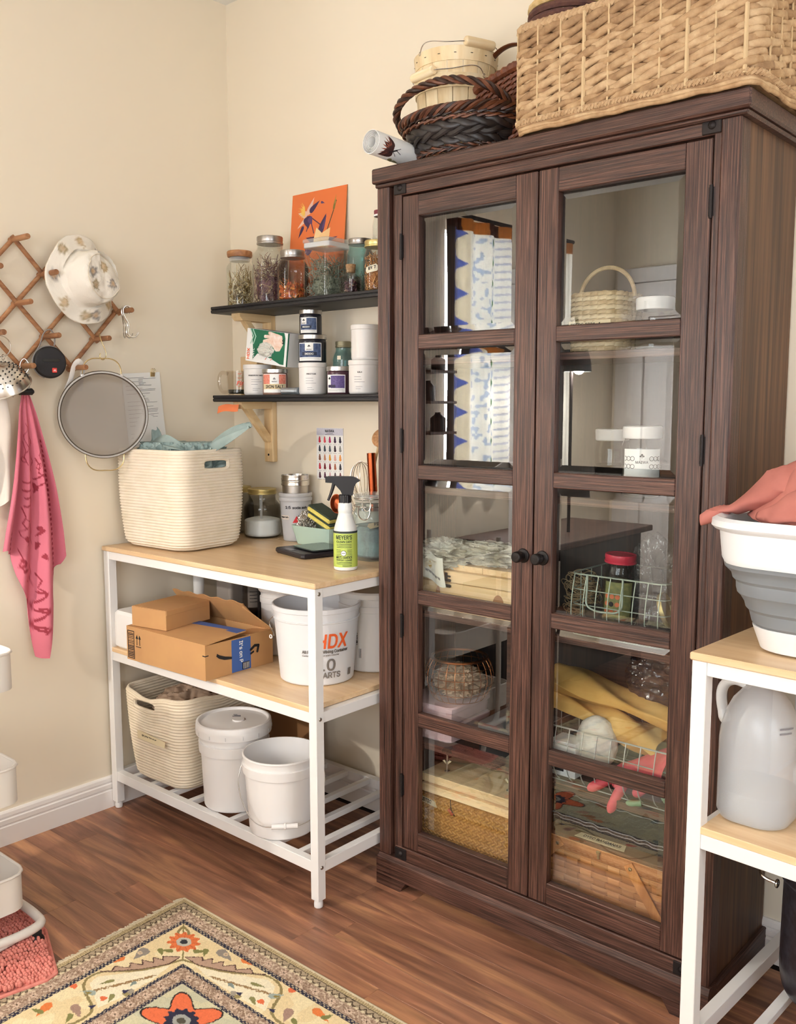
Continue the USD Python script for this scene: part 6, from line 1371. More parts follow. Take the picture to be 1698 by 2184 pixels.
# two peck baskets nested in the dark basket
ven = wood('veneer', '#dcc193', '#ecd6ae', '#f2e2c2', 'z', grain=30, along=2, rough=.6, bump=.05, vary=.07)
def peck(label, z, rotz, grip_side):
    t = thing('peck_basket', label, 'basket', (1.118, -.128, z), (0, 0, rotz))
    n, R0, R1, h = 16, .082, .109, .235
    for k in range(n):
        a0, a1 = k / n * 2 * math.pi + .008, (k + 1) / n * 2 * math.pi - .008; o = .0012 * (k % 2)
        A = np.linspace(a0, a1, 5); P = []
        V = np.array([[(R + o + d) * math.cos(a), (R + o + d) * math.sin(a), zz] for d in (0, -.0016) for zz, R in ((0.002, R0), (h - .003, R1)) for a in A])
        f = []
        for i in range(4): f += [(i, i + 1, 6 + i, 5 + i), (11 + i, 10 + i, 15 + i, 16 + i), (5 + i, 6 + i, 16 + i, 15 + i), (i + 1, i, 10 + i, 11 + i)]
        f += [(0, 5, 15, 10), (9, 4, 14, 19)]
        part(t, 'stave', (V, np.array(f)), ven, False)
    part(t, 'floor_disc', lathe([(0, 0), (R0 - .001, 0), (R0 - .001, .004), (0, .004)], 32), ven)
    for z0, z1 in ((h - .034, h), (.0, .018)):
        ra, rb = R0 + (R1 - R0) * z0 / h + .0014, R0 + (R1 - R0) * z1 / h + .0014
        part(t, 'hoop', lathe([(ra, z0), (ra + .0022, z0), (rb + .0026, z1), (rb, z1)], 56, True), ven)
    part(t, 'inner_hoop', lathe([(R1 - .004, h - .028), (R1 - .002, h - .028), (R1 - .002, h - .001), (R1 - .004, h - .001)], 56, True), ven)
    s = grip_side; W_ = spline([(-R1 - .003, 0, h - .004), (-R1 - .004, s * .012, h + .012), (-.085, s * .075, h + .010), (-.045, s * .108, h + .008), (.045, s * .112, h + .008), (.085, s * .075, h + .010), (R1 + .004, s * .012, h + .012), (R1 + .003, 0, h - .004)], 60)
    part(t, 'wire_bail', tube(W_, .0013, 6), chrome)
    part(t, 'grip', tf(lathe(rprof([(0, -.044), (.0105, -.044), (.012, -.040), (.0125, 0), (.012, .040), (.0105, .044), (0, .044)], .002), 24), (0, s * .1125, h + .008), (0, 90, 0)), wood('grip_wood', '#dcbd8e', '#e8d0a6', '#f0dfbf', 'x', rough=.5))
    for k in range(2): part(t, 'bail_eye', tube(arc(((-1) ** k * (R1 + .003), 0, h - .002), .0045, 0, 360, 14, 'yz')[:-1], .0011, 5, closed=True), chrome)
    for k in range(n): part(t, 'staple', tf(box(-.0006, .0006, -.003, .003, -.0006, .0006), ((R1 + .0022) * math.cos(k * .3927 + .2), (R1 + .0022) * math.sin(k * .3927 + .2), h - .017), (0, 0, math.degrees(k * .3927 + .2))), iron, False)
peck('lower pale wooden peck basket standing in the dark willow basket', CT + .004, -12, -1)
peck('upper pale wooden peck basket stacked in another, wooden grip to the right', CT + .004 + .066, 70, -1)
# small brown basket and coiled basket behind
t = thing('brown_basket', 'small reddish brown rattan basket tilted behind the big seagrass basket', 'basket', (1.340, -.105, CT), (0, -14, 0))
rat = mat('rattan_red', '#83482a', .5, var='#5c2e1a', vs=40)
P, N = sup(.19, .14, .05, 120); at_, L = ringpath(P, N)
for k in range(15):
    for ph in (0, np.pi): part(t, 'rattan_strand', strand(at_, L, .02 + .013 * k, L / 24, .0036, .0022, .0040, ph + np.pi * (k % 2), 1.3, 5, 5), rat)
part(t, 'wrapped_rim', tube(np.c_[P, np.full(120, .222)], .012 + .0016 * np.sin(np.arange(120) * 1.6), 9, closed=True), rat)
part(t, 'strap_handle', tube(spline([(-.085, 0, .20), (-.080, 0, .28), (-.02, 0, .320), (.05, 0, .30), (.088, 0, .22)], 40), .011, 8, flat=.35), mat('strap_wood', '#6b3a20', .4))
part(t, 'basket_floor', loft([np.c_[P * .95, np.full(120, z)] for z in (.0, .012)]), rat, False)
t = thing('coil_basket', 'round straw coil basket with a dark band showing behind the seagrass basket', 'basket', (1.438, -.095, CT + .001))
straw, dkb = mat('straw_coil', '#dcc08c', .7, var='#c2a066', vs=60), mat('straw_dark', '#4a2a2a', .7, var='#6b4638', vs=60)
for k in range(20):
    R = .060 + .028 * math.sin(min(1, k / 14) * math.pi / 2); a = np.arange(72) / 72 * 2 * np.pi
    part(t, 'straw_coil', tube(np.c_[R * np.cos(a), R * np.sin(a), np.full(72, .012 + .0183 * k)], .0092 + .0006 * np.sin(a * 18), 7, closed=True), dkb if k in (17, 18) else straw)
part(t, 'basket_floor', lathe([(0, 0), (.062, 0), (.062, .01), (0, .01)], 32), straw)
# paper roll with a butterfly
t = thing('paper_roll', 'rolled white paper with a butterfly print sticking out at the cabinet top corner', 'paper roll', (1.050, -.392, 2.012), (-3.2, 0, -2))
def ylathe(P, n=48): return tf(lathe(P, n), rot=(-90, 0, 0))
part(t, 'outer_sheet', ylathe([(.0288, 0), (.0300, 0), (.0300, .37), (.0288, .37)]), paper)
for k in range(6): part(t, 'rolled_layer', ylathe([(.0276 - .0026 * k, .001 + .0008 * (k % 2)), (.0284 - .0026 * k, .001 + .0008 * (k % 2)), (.0284 - .0026 * k, .36), (.0276 - .0026 * k, .36)]), paper)
def rw(shape, a0):  # art on the roll: x along the roll, y round it
    v, f = cat(extrude(shape, .0004)); v, f = trimesh.remesh.subdivide_to_size(v, f, .006); a = math.radians(a0) - v[:, 1] / .0301; r = .0301 + v[:, 2]
    return np.stack([r * np.cos(a), v[:, 0], r * np.sin(a)], 1), f[:, ::-1]
wing = unary_union([petal(.055, .0, 150, .046, .030), petal(.055, .002, 205, .040, .024), petal(.050, -.004, 250, .034, .02)])
part(t, 'butterfly_print', rw(wing, -28), mat('butterfly_dark', '#3a1c1a', .7), False, label='dark red butterfly print')
part(t, 'butterfly_print', [rw(petal(.052 + .012 * math.cos(math.radians(a)), .012 * math.sin(math.radians(a)), a, .028, .0045), -28) for a in (145, 160, 175, 190, 205, 222, 240)], mat('butterfly_red', '#9c5a48', .7), False)
part(t, 'butterfly_print', rw(unary_union([sg.LineString([(.045, .006), (.068, -.004)]).buffer(.0018), sg.LineString([(.066, -.003), (.084, .003)]).buffer(.0006), sg.LineString([(.066, -.004), (.08, -.010)]).buffer(.0006), sg.LineString([(.055, .002), (.07, .012)]).buffer(.0006)]), -28), ink, False)
part(t, 'flower_print', rw(unary_union([petal(.060, .024, 40, .03, .012), petal(.075, .03, 10, .028, .010)]), -28), mat('print_olive', '#8a8458', .7), False)

# ---------------------------------------------------------------- what stands inside the cabinet
def wire_basket(t, x0, x1, y0, y1, z0, z1, m, nx, nz, r=.0014, ny=4):
    """rectangular wire basket; every wire a part of its own"""
    for i in range(nz + 1):
        z = z0 + (z1 - z0) * i / nz
        P, _ = sup(x1 - x0, y1 - y0, .02, 56); part(t, 'ring_wire', tube(np.c_[P + [(x0 + x1) / 2, (y0 + y1) / 2], np.full(56, z)], r * (1.5 if i == nz else 1), 6, closed=True), m)
    for k in range(nx + 1):
        x = x0 + .012 + (x1 - x0 - .024) * k / nx; part(t, 'upright_wire', tube(spline([(x, y0 - .001, z1), (x, y0 - .001, z0 + .012), (x, y0 + .012, z0 - .001), (x, y1 - .012, z0 - .001), (x, y1 + .001, z0 + .012), (x, y1 + .001, z1)], 40), r, 6), m)
    for k in range(1, ny):
        y = y0 + (y1 - y0) * k / ny
        for x in (x0 - .001, x1 + .001): part(t, 'upright_wire', rod((x, y, z0), (x, y, z1), r, 6), m)
# third pane, left: hinged pine box, board, printed cloth
S3, S4, S5 = .796, .4265, .1185
t = thing('wooden_box', 'pale pine box with a dark metal latch behind the left door', 'box', (1.058, -.262, S3))
part(t, 'box_body', box(0, .352, 0, .2, 0, .076, .002), PINE['x'], False); part(t, 'lid', box(0, .352, -.001, .2, .0772, .108, .002), PINE['x'], False)
part(t, 'latch', [box(.138, .146, -.005, -.001, .086, .104, .001), box(.136, .158, -.006, -.001, .080, .088, .002), box(.146, .156, -.005, -.001, .092, .097, .001)], iron, False, label='dark cast latch')
part(t, 'latch_plate', box(.136, .158, -.006, -.0002, .064, .0725, .003), iron, False)
for x, c in ((.112, .014), (.31, .03)): part(t, 'wood_knot', tf(lathe([(0, .0004), (1, .0004), (1, 0)], 24), (x, -.0002, .034), (90, 0, 0), (c * .6, .03, 1)), mat('knot_brown', '#a8764e', .7), False)
t = thing('wooden_board', 'thin pinkish board lying on the pine box', 'board', (1.185, -.243, S3 + .1082))
part(t, 'board', box(0, .118, 0, .17, 0, .016, .001), PINE['y'], False); part(t, 'board', box(.119, .232, 0, .17, 0, .016, .001), PINE['y'], False)
cl = mat('printed_cloth', '#d8d6c8', .95, var='#b9b19c', vs=22, bump=(90, .4, .002))
solo('printed_cloth', cat([crumple((1.155, -.20, S3 + .142), (.095, .07, .038), 61, .45, 5, 3.2), crumple((1.285, -.17, S3 + .150), (.115, .06, .03), 62, .45, 5, 3.2)]), cl, 'crumpled off-white printed cloth on the pine box', 'cloth')
t = thing('printed_cloth', 'loose corner of off-white cloth with a yellow spot over the pine box front', 'cloth', (1.13, -.268, S3 + .10))
V, F = grid(lambda u, v: np.stack([-.05 + .115 * u + .012 * v, -.004 - .012 * v * (1 - v) - .004 * np.sin(u * 9), .055 - .075 * v * (1 - .35 * np.abs(u - .35)) + .012 * np.sin(u * 5) - .02 * u * v], -1), 40, 24, .0012)
uu, vv_ = np.meshgrid(np.linspace(0, 1, 40), np.linspace(0, 1, 24), indexing='ij')
CC = np.ones((40, 24, 3)) * np.array(lin('#dcdacc')); CC[((uu - .55) ** 2 + (vv_ - .45) ** 2 * .4) < .006] = lin('#b89a52')
for k in range(14): CC[((uu - .42 - .035 * k) ** 2 + (vv_ - .72 + .012 * (k % 3)) ** 2 * .4) < .0005] = lin('#6d6a66')
part(t, 'cloth', (V, F), cdmat('spotted_cloth', .95), cd=np.vstack([CC.reshape(-1, 3)] * 2))
# fourth pane, left
pinkm = mat('pink_plastic', '#d9b9bc', .3)
for k in range(2):
    t = thing('pink_container', ['lower pink plastic container under the copper wire basket', 'upper pink plastic container under the copper wire basket'][k], 'container', (1.135, -.175, S4 + .052 * k), (0, 0, 3))
    part(t, 'tub', tf(loft([np.c_[sup(w, d, .016, 48)[0], np.full(48, z)] for w, d, z in ((.155, .185, 0), (.163, .193, .004), (.166, .196, .033))]), (0, 0, 0)), pinkm)
    part(t, 'lid', loft([np.c_[sup(w, d, .018, 48)[0], np.full(48, z)] for w, d, z in ((.172, .202, .033), (.176, .206, .036), (.176, .206, .046), (.168, .198, .050))]), pinkm)
t = thing('copper_wire_basket', 'round copper wire basket on the pink containers', 'basket', (1.178, -.175, S4 + .104))
cw_ = mat('copper_wire', '#b5754c', .35, 1.0)
def cr_(f_): return .062 + .034 * math.sin(math.pi * (f_ * .82 + .06)) ** .8
for k in range(6):
    f_ = k / 5; R = cr_(f_); a = np.arange(64) / 64 * 2 * np.pi; part(t, 'ring_wire', tube(np.c_[R * np.cos(a), R * np.sin(a), np.full(64, .002 + .115 * f_)], .0012 if k < 5 else .004, 6, closed=True), cw_)
for k in range(24):
    a = k / 24 * 2 * math.pi; part(t, 'upright_wire', tube([(cr_(f_) * math.cos(a), cr_(f_) * math.sin(a), .002 + .115 * f_) for f_ in np.linspace(0, 1, 12)], .0011, 5), cw_)
solo('brown_paper', crumple((1.178, -.175, S4 + .152), (.062, .062, .042), 71, .4, 5, 3), mat('paper_tan', '#b59a80', .9), 'crumpled brown paper inside the copper wire basket', 'paper')
t = thing('black_case', 'black case with a grey rim at the right end of the fourth left pane', 'case', (1.375, -.165, S4), (0, 0, 4))
part(t, 'case_body', loft([np.c_[sup(.16, .17, .012, 40)[0], np.full(40, z)] for z in (0, .066)]), mat('case_black', '#1c191c', .3))
part(t, 'grey_rim', loft([np.c_[sup(.166, .176, .014, 40)[0], np.full(40, z)] for z in (.066, .078)]), mat('case_grey', '#6a6d70', .3))
solo('green_bottle', tf(lathe(rprof([(0, 0), (.035, 0), (.038, .01), (.038, .05), (.02, .075), (.012, .08), (.012, .095), (0, .095)], .01), 32), (1.385, -.17, S4 + .0785)), mat('bottle_green', '#26312e', .12), 'dark green glass bottle on the black case', 'bottle')
# fifth pane, left
def plait(t, x0, x1, z0, z1, y, m, nx, nz, depth=.003):
    """face of plaited strips: over-under horizontals, with the uprights between"""
    for i in range(nz):
        z = z0 + (z1 - z0) * (i + .5) / nz; h = (z1 - z0) / nz * .47; k = nx * 6 + 1; u = np.linspace(0, 1, k)
        yy = y - depth * np.sign(np.cos(np.pi * nx * u + np.pi * i)) * np.abs(np.cos(np.pi * nx * u + np.pi * i)) ** .5
        part(t, 'plaited_strip', tube(np.c_[x0 + (x1 - x0) * u, yy, np.full(k, z)], .0011, 6, flat=h / .0011, up=(0, 0, 1)), m[i % len(m)])
    for j in range(nx + 1):
        x = x0 + (x1 - x0) * j / nx; w = (x1 - x0) / nx * .40; k = nz * 6 + 1; u = np.linspace(0, 1, k)
        yy = y + depth * np.sign(np.cos(np.pi * nz * u + np.pi * j - np.pi / 2)) * np.abs(np.cos(np.pi * nz * u + np.pi * j - np.pi / 2)) ** .5 * .6
        part(t, 'upright_strip', tube(np.c_[np.full(k, x), yy, z0 + (z1 - z0) * u], .0010, 6, flat=w / .0010, up=(1, 0, 0)), m[(j + 1) % len(m)])
t = thing('rattan_basket', 'golden woven rattan basket labelled PLASTIC behind the left door', 'basket', (1.06, -.262, S5))
gr = [mat('rattan_gold', '#b9853f', .55, var='#9a6a2e', vs=60), mat('rattan_gold2', '#c9974f', .55, var='#a97836', vs=60)]
part(t, 'basket_shell', box(0, .365, .004, .2, 0, .15, .006), gr[0], False)
sl = []
for i in range(15):
    for j in range(26):
        x, z = .008 + j * .0139 + (.007 if i % 2 else 0), .008 + i * .0094
        if x < .355: sl.append(tf(box(-.0068, .0068, -.0022, .002, -.0022, .0022, .0012), (x, .003, z), (0, 32 if i % 2 else -32, 0)))
part(t, 'diagonal_weave', sl, gr[1], False, kind='stuff')
part(t, 'label_tape', hull([(x, y, z) for y in (-.0005, .002) for x, z in ((.018, .138), (.102, .128), (.108, .112), (.022, .120))]), tape, False)
part(t, 'lettering', fr(text('PLASTIC', .0095, (.036, .1235, 0), (1, -.08, 0), (.08, 1, 0), True, .0006, maxw=.052), .001), ink, False, label='handwritten PLASTIC')
part(t, 'cord', tube(spline([(.158, -.002, .150), (.160, -.004, .135), (.166, -.004, .118), (.172, -.003, .108)], 16), .0012, 5), ink)
for x, z in ((.156, .122), (.161, .118), (.166, .113)): part(t, 'bead', tf(trimesh.creation.icosphere(2, .0042), (x, -.006, z)), mat('bead_coral', '#b5563c', .4), True)
t = thing('flower_press', 'wooden flower press of two boards with wing nuts on the rattan basket', 'press', (1.118, -.272, S5 + .1505), (0, 0, 1))
for z in (.004, .034): part(t, 'press_board', box(0, .30, 0, .2, z, z + .022, .0015), PINE['x'], False)
for x in (.055, .262):
    part(t, 'bolt', rod((x, .05, .0), (x, .05, .108), .0032, 12), steel); part(t, 'wing_nut', [tf(hull([(0, -.002, 0), (.013, -.0015, .013), (.007, -.0015, .016), (0, .002, 0), (.013, .0015, .013), (.007, .0015, .016), (0, -.002, .006), (0, .002, .006)]), (x, .05, .074), (0, 0, a)) for a in (20, 200)], chrome, False)
    part(t, 'washer', tf(lathe([(.004, 0), (.008, 0), (.008, .0015), (.004, .0015)], 20, True), (x, .05, .0565)), steel)
solo('paper_stack', box(1.126, 1.41, -.262, -.08, S5 + .1768, S5 + .1842), mat('press_paper', '#c9a47a', .9), 'thin paper stack pressed between the two boards', 'paper')
# right door, top pane: palm basket and white-lidded jars
S1, S2 = 1.4685, 1.1305
t = thing('palm_basket', 'pale woven basket with a paper label in the top right pane', 'basket', (1.605, -.165, S1))
pal = [mat('palm_pale', '#cdb48c', .7, var='#b0946a', vs=50), mat('palm_pale2', '#d9c49e', .7)]
P, N = sup(.13, .15, .04, 120); at_, L = ringpath(P, N)
for k in range(13):
    for ph in (0, np.pi): part(t, 'woven_strand', strand(at_, L, .008 + .0105 * k, L / 24, .0026, .0012, .0034, ph + np.pi * (k % 2), 1.5, 5, 5), pal[k % 2])
part(t, 'basket_floor', loft([np.c_[P * .96, np.full(120, z)] for z in (.0, .008)]), pal[0], False)
part(t, 'label_tape', box(-.055, .055, -.0805, -.0798, .055, .073), tape, False)
part(t, 'handwriting', tf(fr(text('SEEDS 2021-1', .008, (-.050, .060, 0), (1, 0, 0), (0, 1, 0), True, .0005, maxw=.09)), (0, -.081, 0)), ink, False)
part(t, 'handle', tube(arc((0, 0, .13), .072, 0, 180, 40, 'xz'), .005, 8), pal[0])
def storage_jar(label, x, y, z, R, h, lab=None):
    t = thing('storage_jar', label, 'jar', (x, y, z))
    glass_jar(t, R, h, R * .86, h * .84); part(t, 'white_lid', lathe(rprof([(0, h - .012), (R * .93, h - .012), (R * .95, h + .014), (R * .9, h + .017), (0, h + .017)], .003), 40), white_pl)
    part(t, 'contents', lathe(rprof([(0, .005), (R * .9, .005), (R * .92, h * .5), (0, h * .52)], .004), 32), mat('powder_cream', '#d9d2c4', .9), label='pale powder inside')
    if lab:
        az = face(x, y); w = R * 1.9; r = R + .0004
        L_ = part(t, 'label', wrap(extrude(sg.box(-w / 2, .05, w / 2, .115), .0004), (0, 0, 0), r, az), paper, False)
        part(L_, 'scroll_border', wrap(extrude(unary_union([sg.Point(s * (.012 + .010 * k), .075 + .018 * ((k + i) % 2)).buffer(.0055).difference(sg.Point(s * (.012 + .010 * k), .075 + .018 * ((k + i) % 2)).buffer(.0042)) for s in (-1, 1) for k in range(1, 4) for i in range(2)]).intersection(sg.box(-w / 2 + .002, .062, w / 2 - .002, .112)), .0004), (0, 0, 0), r + .0004, az), ink, False)
        part(L_, 'name_panel', wrap(flat(.026, .042, -.013, .07, .0008), (0, 0, 0), r, az), paper, False)
        part(L_, 'lettering', wrap(text('MAIWA', .0058, (0, .082, 0), (1, 0, 0), (0, 1, 0), True, .0005, center=True), (0, 0, 0), r + .0009, az), ink, False)
        part(L_, 'emblem', wrap(tf(EMBLEM, (0, .094, 0), sc=(1.3, 1.3, .5)), (0, 0, 0), r + .0009, az), ink, False)
    return t
storage_jar('white-lidded storage jar in the top right pane beside the palm basket', 1.735, -.175, S1, .046, .105)
storage_jar('squat white-lidded jar against the right stile in the top right pane', 1.85, -.18, S1, .045, .13)
storage_jar('white-lidded jar with a scrolled MAIWA label in the second right pane', 1.72, -.19, S2, .048, .15, 1)
storage_jar('plain white-lidded jar left of the scroll-labelled jar', 1.605, -.12, S2, .044, .14)
# right door, third pane: sage wire basket, red-lidded jar, lids, twine
wsage = mat('wire_sage', '#a9b5a6', .4, .3)
t = thing('wire_basket', 'sage green wire basket with a front handle loop in the third right pane', 'basket')
wire_basket(t, 1.585, 1.83, -.272, -.07, S3 + .003, S3 + .150, wsage, 7, 4)
part(t, 'handle_loop', tube(spline([(1.632, -.276, S3 + .150), (1.631, -.277, S3 + .10), (1.634, -.278, S3 + .078), (1.648, -.278, S3 + .070), (1.69, -.278, S3 + .068), (1.712, -.278, S3 + .072), (1.722, -.278, S3 + .082), (1.724, -.277, S3 + .10), (1.724, -.276, S3 + .150)], 60), .0026, 8), wsage)
t = thing('red_lid_jar', 'glass jar with a red lid and an olive fruit label in the sage wire basket', 'jar', (1.672, -.205, S3 + .03), (0, 3, 0))
glass_jar(t, .037, .145, .034, .128); screw_lid(t, .0375, .147, .168, mat('lid_red', '#c02c44', .3))
part(t, 'contents', lathe(rprof([(0, .006), (.034, .006), (.034, .105), (0, .11)], .004), 32), mat('olive_stuff', '#5f5a34', .8, var='#8a8048', vs=80))
lb = part(t, 'label', wrap(flat(.07, .085, -.035, .020, .0004), (0, 0, 0), .0374, face(1.67, -.2)), mat('label_olive', '#6d7448', .6, var='#8d8a52', vs=120), False)
for k in range(9): part(lb, 'fruit_print', wrap(extrude(sg.Point(-.022 + (k % 3) * .013, .034 + (k // 3) * .018).buffer(.0055), .0004), (0, 0, 0), .0379, face(1.67, -.2) - 8), mat('fruit_orange', '#cf7048', .6), False)
part(lb, 'badge', wrap(extrude(sg.Point(-.010, .052).buffer(.006), .0005), (0, 0, 0), .0382, face(1.67, -.2) - 8), ink, False)
for i, (x, y, z, ry, rz, lbv) in enumerate(((1.79, -.20, S3 + .075, 70, 10, 'gold jar lid standing on edge in the sage wire basket'), (1.64, -.23, S3 + .035, 40, -30, 'silver jar lid lying low in the sage wire basket'))):
    t = thing('jar_lid', lbv, 'lid', (x, y, z), (0, ry, rz)); part(t, 'lid_disc', lathe(rprof([(0, 0), (.040, 0), (.042, .003), (.042, .012), (.040, .013), (.039, .004), (0, .003)], .001), 40), gold if i == 0 else lidm)
rg = np.random.default_rng(17); loops = []
for k in range(26):
    R = .03 + .012 * rg.random(); a = np.arange(28) / 28 * 2 * np.pi; tl = rg.uniform(-35, 35, 2)
    loops.append(tf(tube(np.c_[R * np.cos(a), R * np.sin(a) * .8, .006 * np.sin(2 * a + k)], .0011, 4, closed=True), (1.598 + .006 * rg.normal() - .03, -.18 + .012 * rg.normal(), S3 + .105 + .012 * rg.normal()), (tl[0], tl[1], 0)))
    loops.append(tf(tube(np.c_[R * np.cos(a), R * np.sin(a) * .8, .006 * np.sin(2 * a + k)], .0011, 4, closed=True), (1.565 + .008 * rg.normal(), -.18 + .012 * rg.normal(), S3 + .045 + .02 * rg.normal()), (tl[0], tl[1], 0)))
solo('straw_bundle', cat(loops), mat('straw', '#a8906a', .9), 'tangled straw twine left of the sage wire basket', 'straw', False, kind='stuff')
bagm = clearmat('clear_bag', (.93, .93, .93), 1.55, .05, white=.05)
solo('plastic_bag', crumple((1.74, -.145, S3 + .12), (.06, .05, .11), 81, .3, 5, 3), bagm, 'crumpled clear plastic bag in the sage wire basket', 'bag', True)
# right door, fourth pane: grey wire basket with cloths and gloves
t = thing('wire_basket', 'grey wire basket of cloths and gloves in the fourth right pane', 'basket')
wg = mat('wire_grey', '#aeb2ae', .4, .4)
wire_basket(t, 1.475, 1.872, -.284, -.06, S4 + .004, S4 + .138, wg, 10, 3, .0015)
ym = mat('cloth_yellow', '#c99b4e', .9, var='#d8b066', vs=10, bump=(60, .2, .002))
def drape(x0, x1, zc, amp, seed, th=.05, tilt=-.05, y0=-.235, y1=-.09):
    def fn(u, v):
        x = x0 + (x1 - x0) * u; a = v * 2 * np.pi
        w = .55 + .35 * np.sin(u * 3.2 + seed) ** 2
        y = (y0 + y1) / 2 - np.cos(a) * (y1 - y0) / 2 * (.75 + .2 * np.sin(u * 5 + seed))
        z = zc + tilt * u + np.sin(a) * th * w + amp * np.sin(a * 4 + u * 9 + seed) * .5 + amp * np.sin(u * 14 + a * 2 + seed) * .4
        return np.stack([x, y, z], -1)
    return grid(fn, 60, 64)
solo('yellow_cloth', cat([drape(1.48, 1.86, S4 + .225, .009, 1, .034, -.055), drape(1.48, 1.80, S4 + .178, .009, 2.4, .035, -.065, -.25, -.12)]), ym, 'long mustard yellow cloth lying over the grey wire basket', 'cloth', True)
v, f = crumple((1.640, -.225, S4 + .100), (.054, .034, .064), 91, .05, 5, 1.4)
solo('white_pouch', (v, f), mat('pouch_white', '#d9d6cc', .9, var='#c9c5ba', vs=30), 'round white cloth pouch behind the grey wire basket front', 'pouch', True)
t = thing('small_carton', 'small white carton with a black panel at the left of the grey wire basket', 'carton', (1.532, -.266, S4 + .006))
part(t, 'carton', box(0, .072, 0, .06, 0, .088, .001), gwhite, False); part(t, 'black_panel', box(.004, .040, -.0006, 0, .012, .058), ink, False)
part(t, 'lettering', tf(fr(text('public', .010, (.008, .034, 0), (1, 0, 0), (0, 1, 0), True, .0004, maxw=.03)), (0, -.0007, 0)), mat('faint_print', '#a5a19a', .7), False); part(t, 'lettering', tf(fr(text('goods', .010, (.008, .019, 0), (1, 0, 0), (0, 1, 0), True, .0004, maxw=.03)), (0, -.0007, 0)), mat('faint_print', '#a5a19a', .7), False)
gl = mat('glove_coral', '#d95561', .6, var='#c9444f', vs=20)
t = thing('rubber_gloves', 'coral rubber gloves with fingers poking through the grey wire basket', 'gloves')
part(t, 'cuff', grid(lambda u, v: np.stack([1.69 + .16 * u + .02 * np.sin(v * 6.28), -.235 + .05 * np.cos(v * 6.28) * (.6 + .4 * u) - .012 * np.sin(u * 8), S4 + .040 + .068 * u + .045 * np.sin(v * 6.28) * (.5 + .5 * u)], -1), 30, 40, .003), gl, True)
def finger(a, b, r): return tube(spline([a, tuple((np.array(a) + np.array(b)) / 2 + np.array([0, -.004, 0])), b], 14), r * np.array([1.0, 1.0, 1, 1, 1, 1, 1, 1, 1, .98, .95, .88, .7, .35]), 12)
for a, b in (((1.70, -.262, S4 + .035), (1.655, -.292, S4 + .004)), ((1.735, -.268, S4 + .03), (1.715, -.296, S4 - .035)), ((1.76, -.262, S4 + .045), (1.71, -.272, S4 + .025)), ((1.80, -.262, S4 + .05), (1.765, -.272, S4 + .014))): part(t, 'finger', finger(a, b, .0125), gl)
part(t, 'green_lining', crumple((1.855, -.262, S4 + .03), (.026, .012, .022), 95, .2, 4, 2), mat('glove_green', '#7fa07c', .7))
part(t, 'green_finger', finger((1.79, -.285, S4 + .006), (1.755, -.290, S4 - .001), .007), mat('glove_green', '#7fa07c', .7))
solo('black_bag', crumple((1.77, -.125, S4 + .26), (.10, .05, .085), 97, .2, 5, 2.4), mat('black_film', '#1c161c', .16, specular_ior_level=.8), 'glossy crinkled black plastic bag above the yellow cloth', 'bag', False)
# right door, bottom pane: split-wood picnic basket and film-wrapped pack
t = thing('picnic_basket', 'honey coloured woven split-wood picnic basket behind the right door', 'basket', (1.515, -.250, S5))
hn = [wood('honey_%d' % i, *c, 'x', grain=50, along=3, rough=.5, bump=.1, vary=.1) for i, c in enumerate((('#a8683a', '#c98a55', '#dba06c'), ('#8f5630', '#b0733f', '#c98a55')))]
part(t, 'basket_shell', box(.002, .342, .006, .205, .002, .15, .02), mat('basket_inner', '#7d4a28', .7), False)
plait(t, .0, .344, .004, .118, .002, hn, 9, 7, .0022)
part(t, 'top_band', box(-.002, .346, -.004, .004, .118, .150, .002), hn[0], False)
part(t, 'lid', box(-.004, .348, -.006, .208, .150, .160, .003), mat('lid_brown', '#6b432a', .45), False)
part(t, 'label_tape', hull([(x, y, z) for z in (.1602, .1612) for x, y in ((.08, .004), (.215, .006), (.205, .036), (.085, .030))]), tape, False)
part(t, 'lettering', text('DYED BANDANAS', .011, (.098, .013, .1613), (1, .02, 0), (-.02, 1, 0), True, .0005, maxw=.1), ink, False, label='handwritten DYED BANDANAS')
for (a, b) in (((.048, .142), (-.004, .086)), ((.232, .140), (.318, .020))):
    d = np.array(b) - np.array(a); d /= np.hypot(*d); nrm = np.array([-d[1], d[0]]) * .0125
    part(t, 'handle_slat', hull([(p[0] + s * nrm[0], y, p[1] + s * nrm[1]) for p in (a, b) for s in (-1, 1) for y in (-.0085, -.0055)]), wood('handle_honey', '#b5733c', '#c9854a', '#d99a60', 'z', rough=.45), False)
    part(t, 'rivet', tf(lathe([(0, .003), (.004, .002), (.005, 0)], 16), (a[0] + d[0] * .012, -.0085, a[1] + d[1] * .012), (90, 0, 0)), brass)
part(t, 'hasp', [box(.150, .156, -.008, -.004, .126, .142, .001), box(.147, .159, -.009, -.005, .138, .147, .002)], brass, False)
t = thing('film_pack', 'crinkled clear-wrapped black pack on the picnic basket', 'pack', (1.515, -.24, S5 + .1615))
part(t, 'dark_pack', box(.02, .34, .02, .19, .0, .038, .006), mat('pack_dark', '#17131a', .3), False)
def film(u, v):
    x, y = .012 + .335 * u, .0 + .195 * v
    z = .042 + .006 * (meshkit.fbm(np.stack([u * 22, v * 12, u * 0], -1), 4, 5) - .5) * 2
    return np.stack([x, y, z], -1)
filmm = clearmat('wrap_film', (.95, .95, .96), 1.9, .08)
part(t, 'clear_film', grid(film, 90, 50, .0006), filmm, False)
for y, z in ((.000, .040), (.004, .030), (.10, .048)): part(t, 'film_edge', tube([(.012 + .335 * q, y + .002 * math.sin(q * 60), z + .0015 * math.sin(q * 43)) for q in np.linspace(0, 1, 60)], .0013, 6), mat('film_edge', '#c9cbd2', .15, .6))

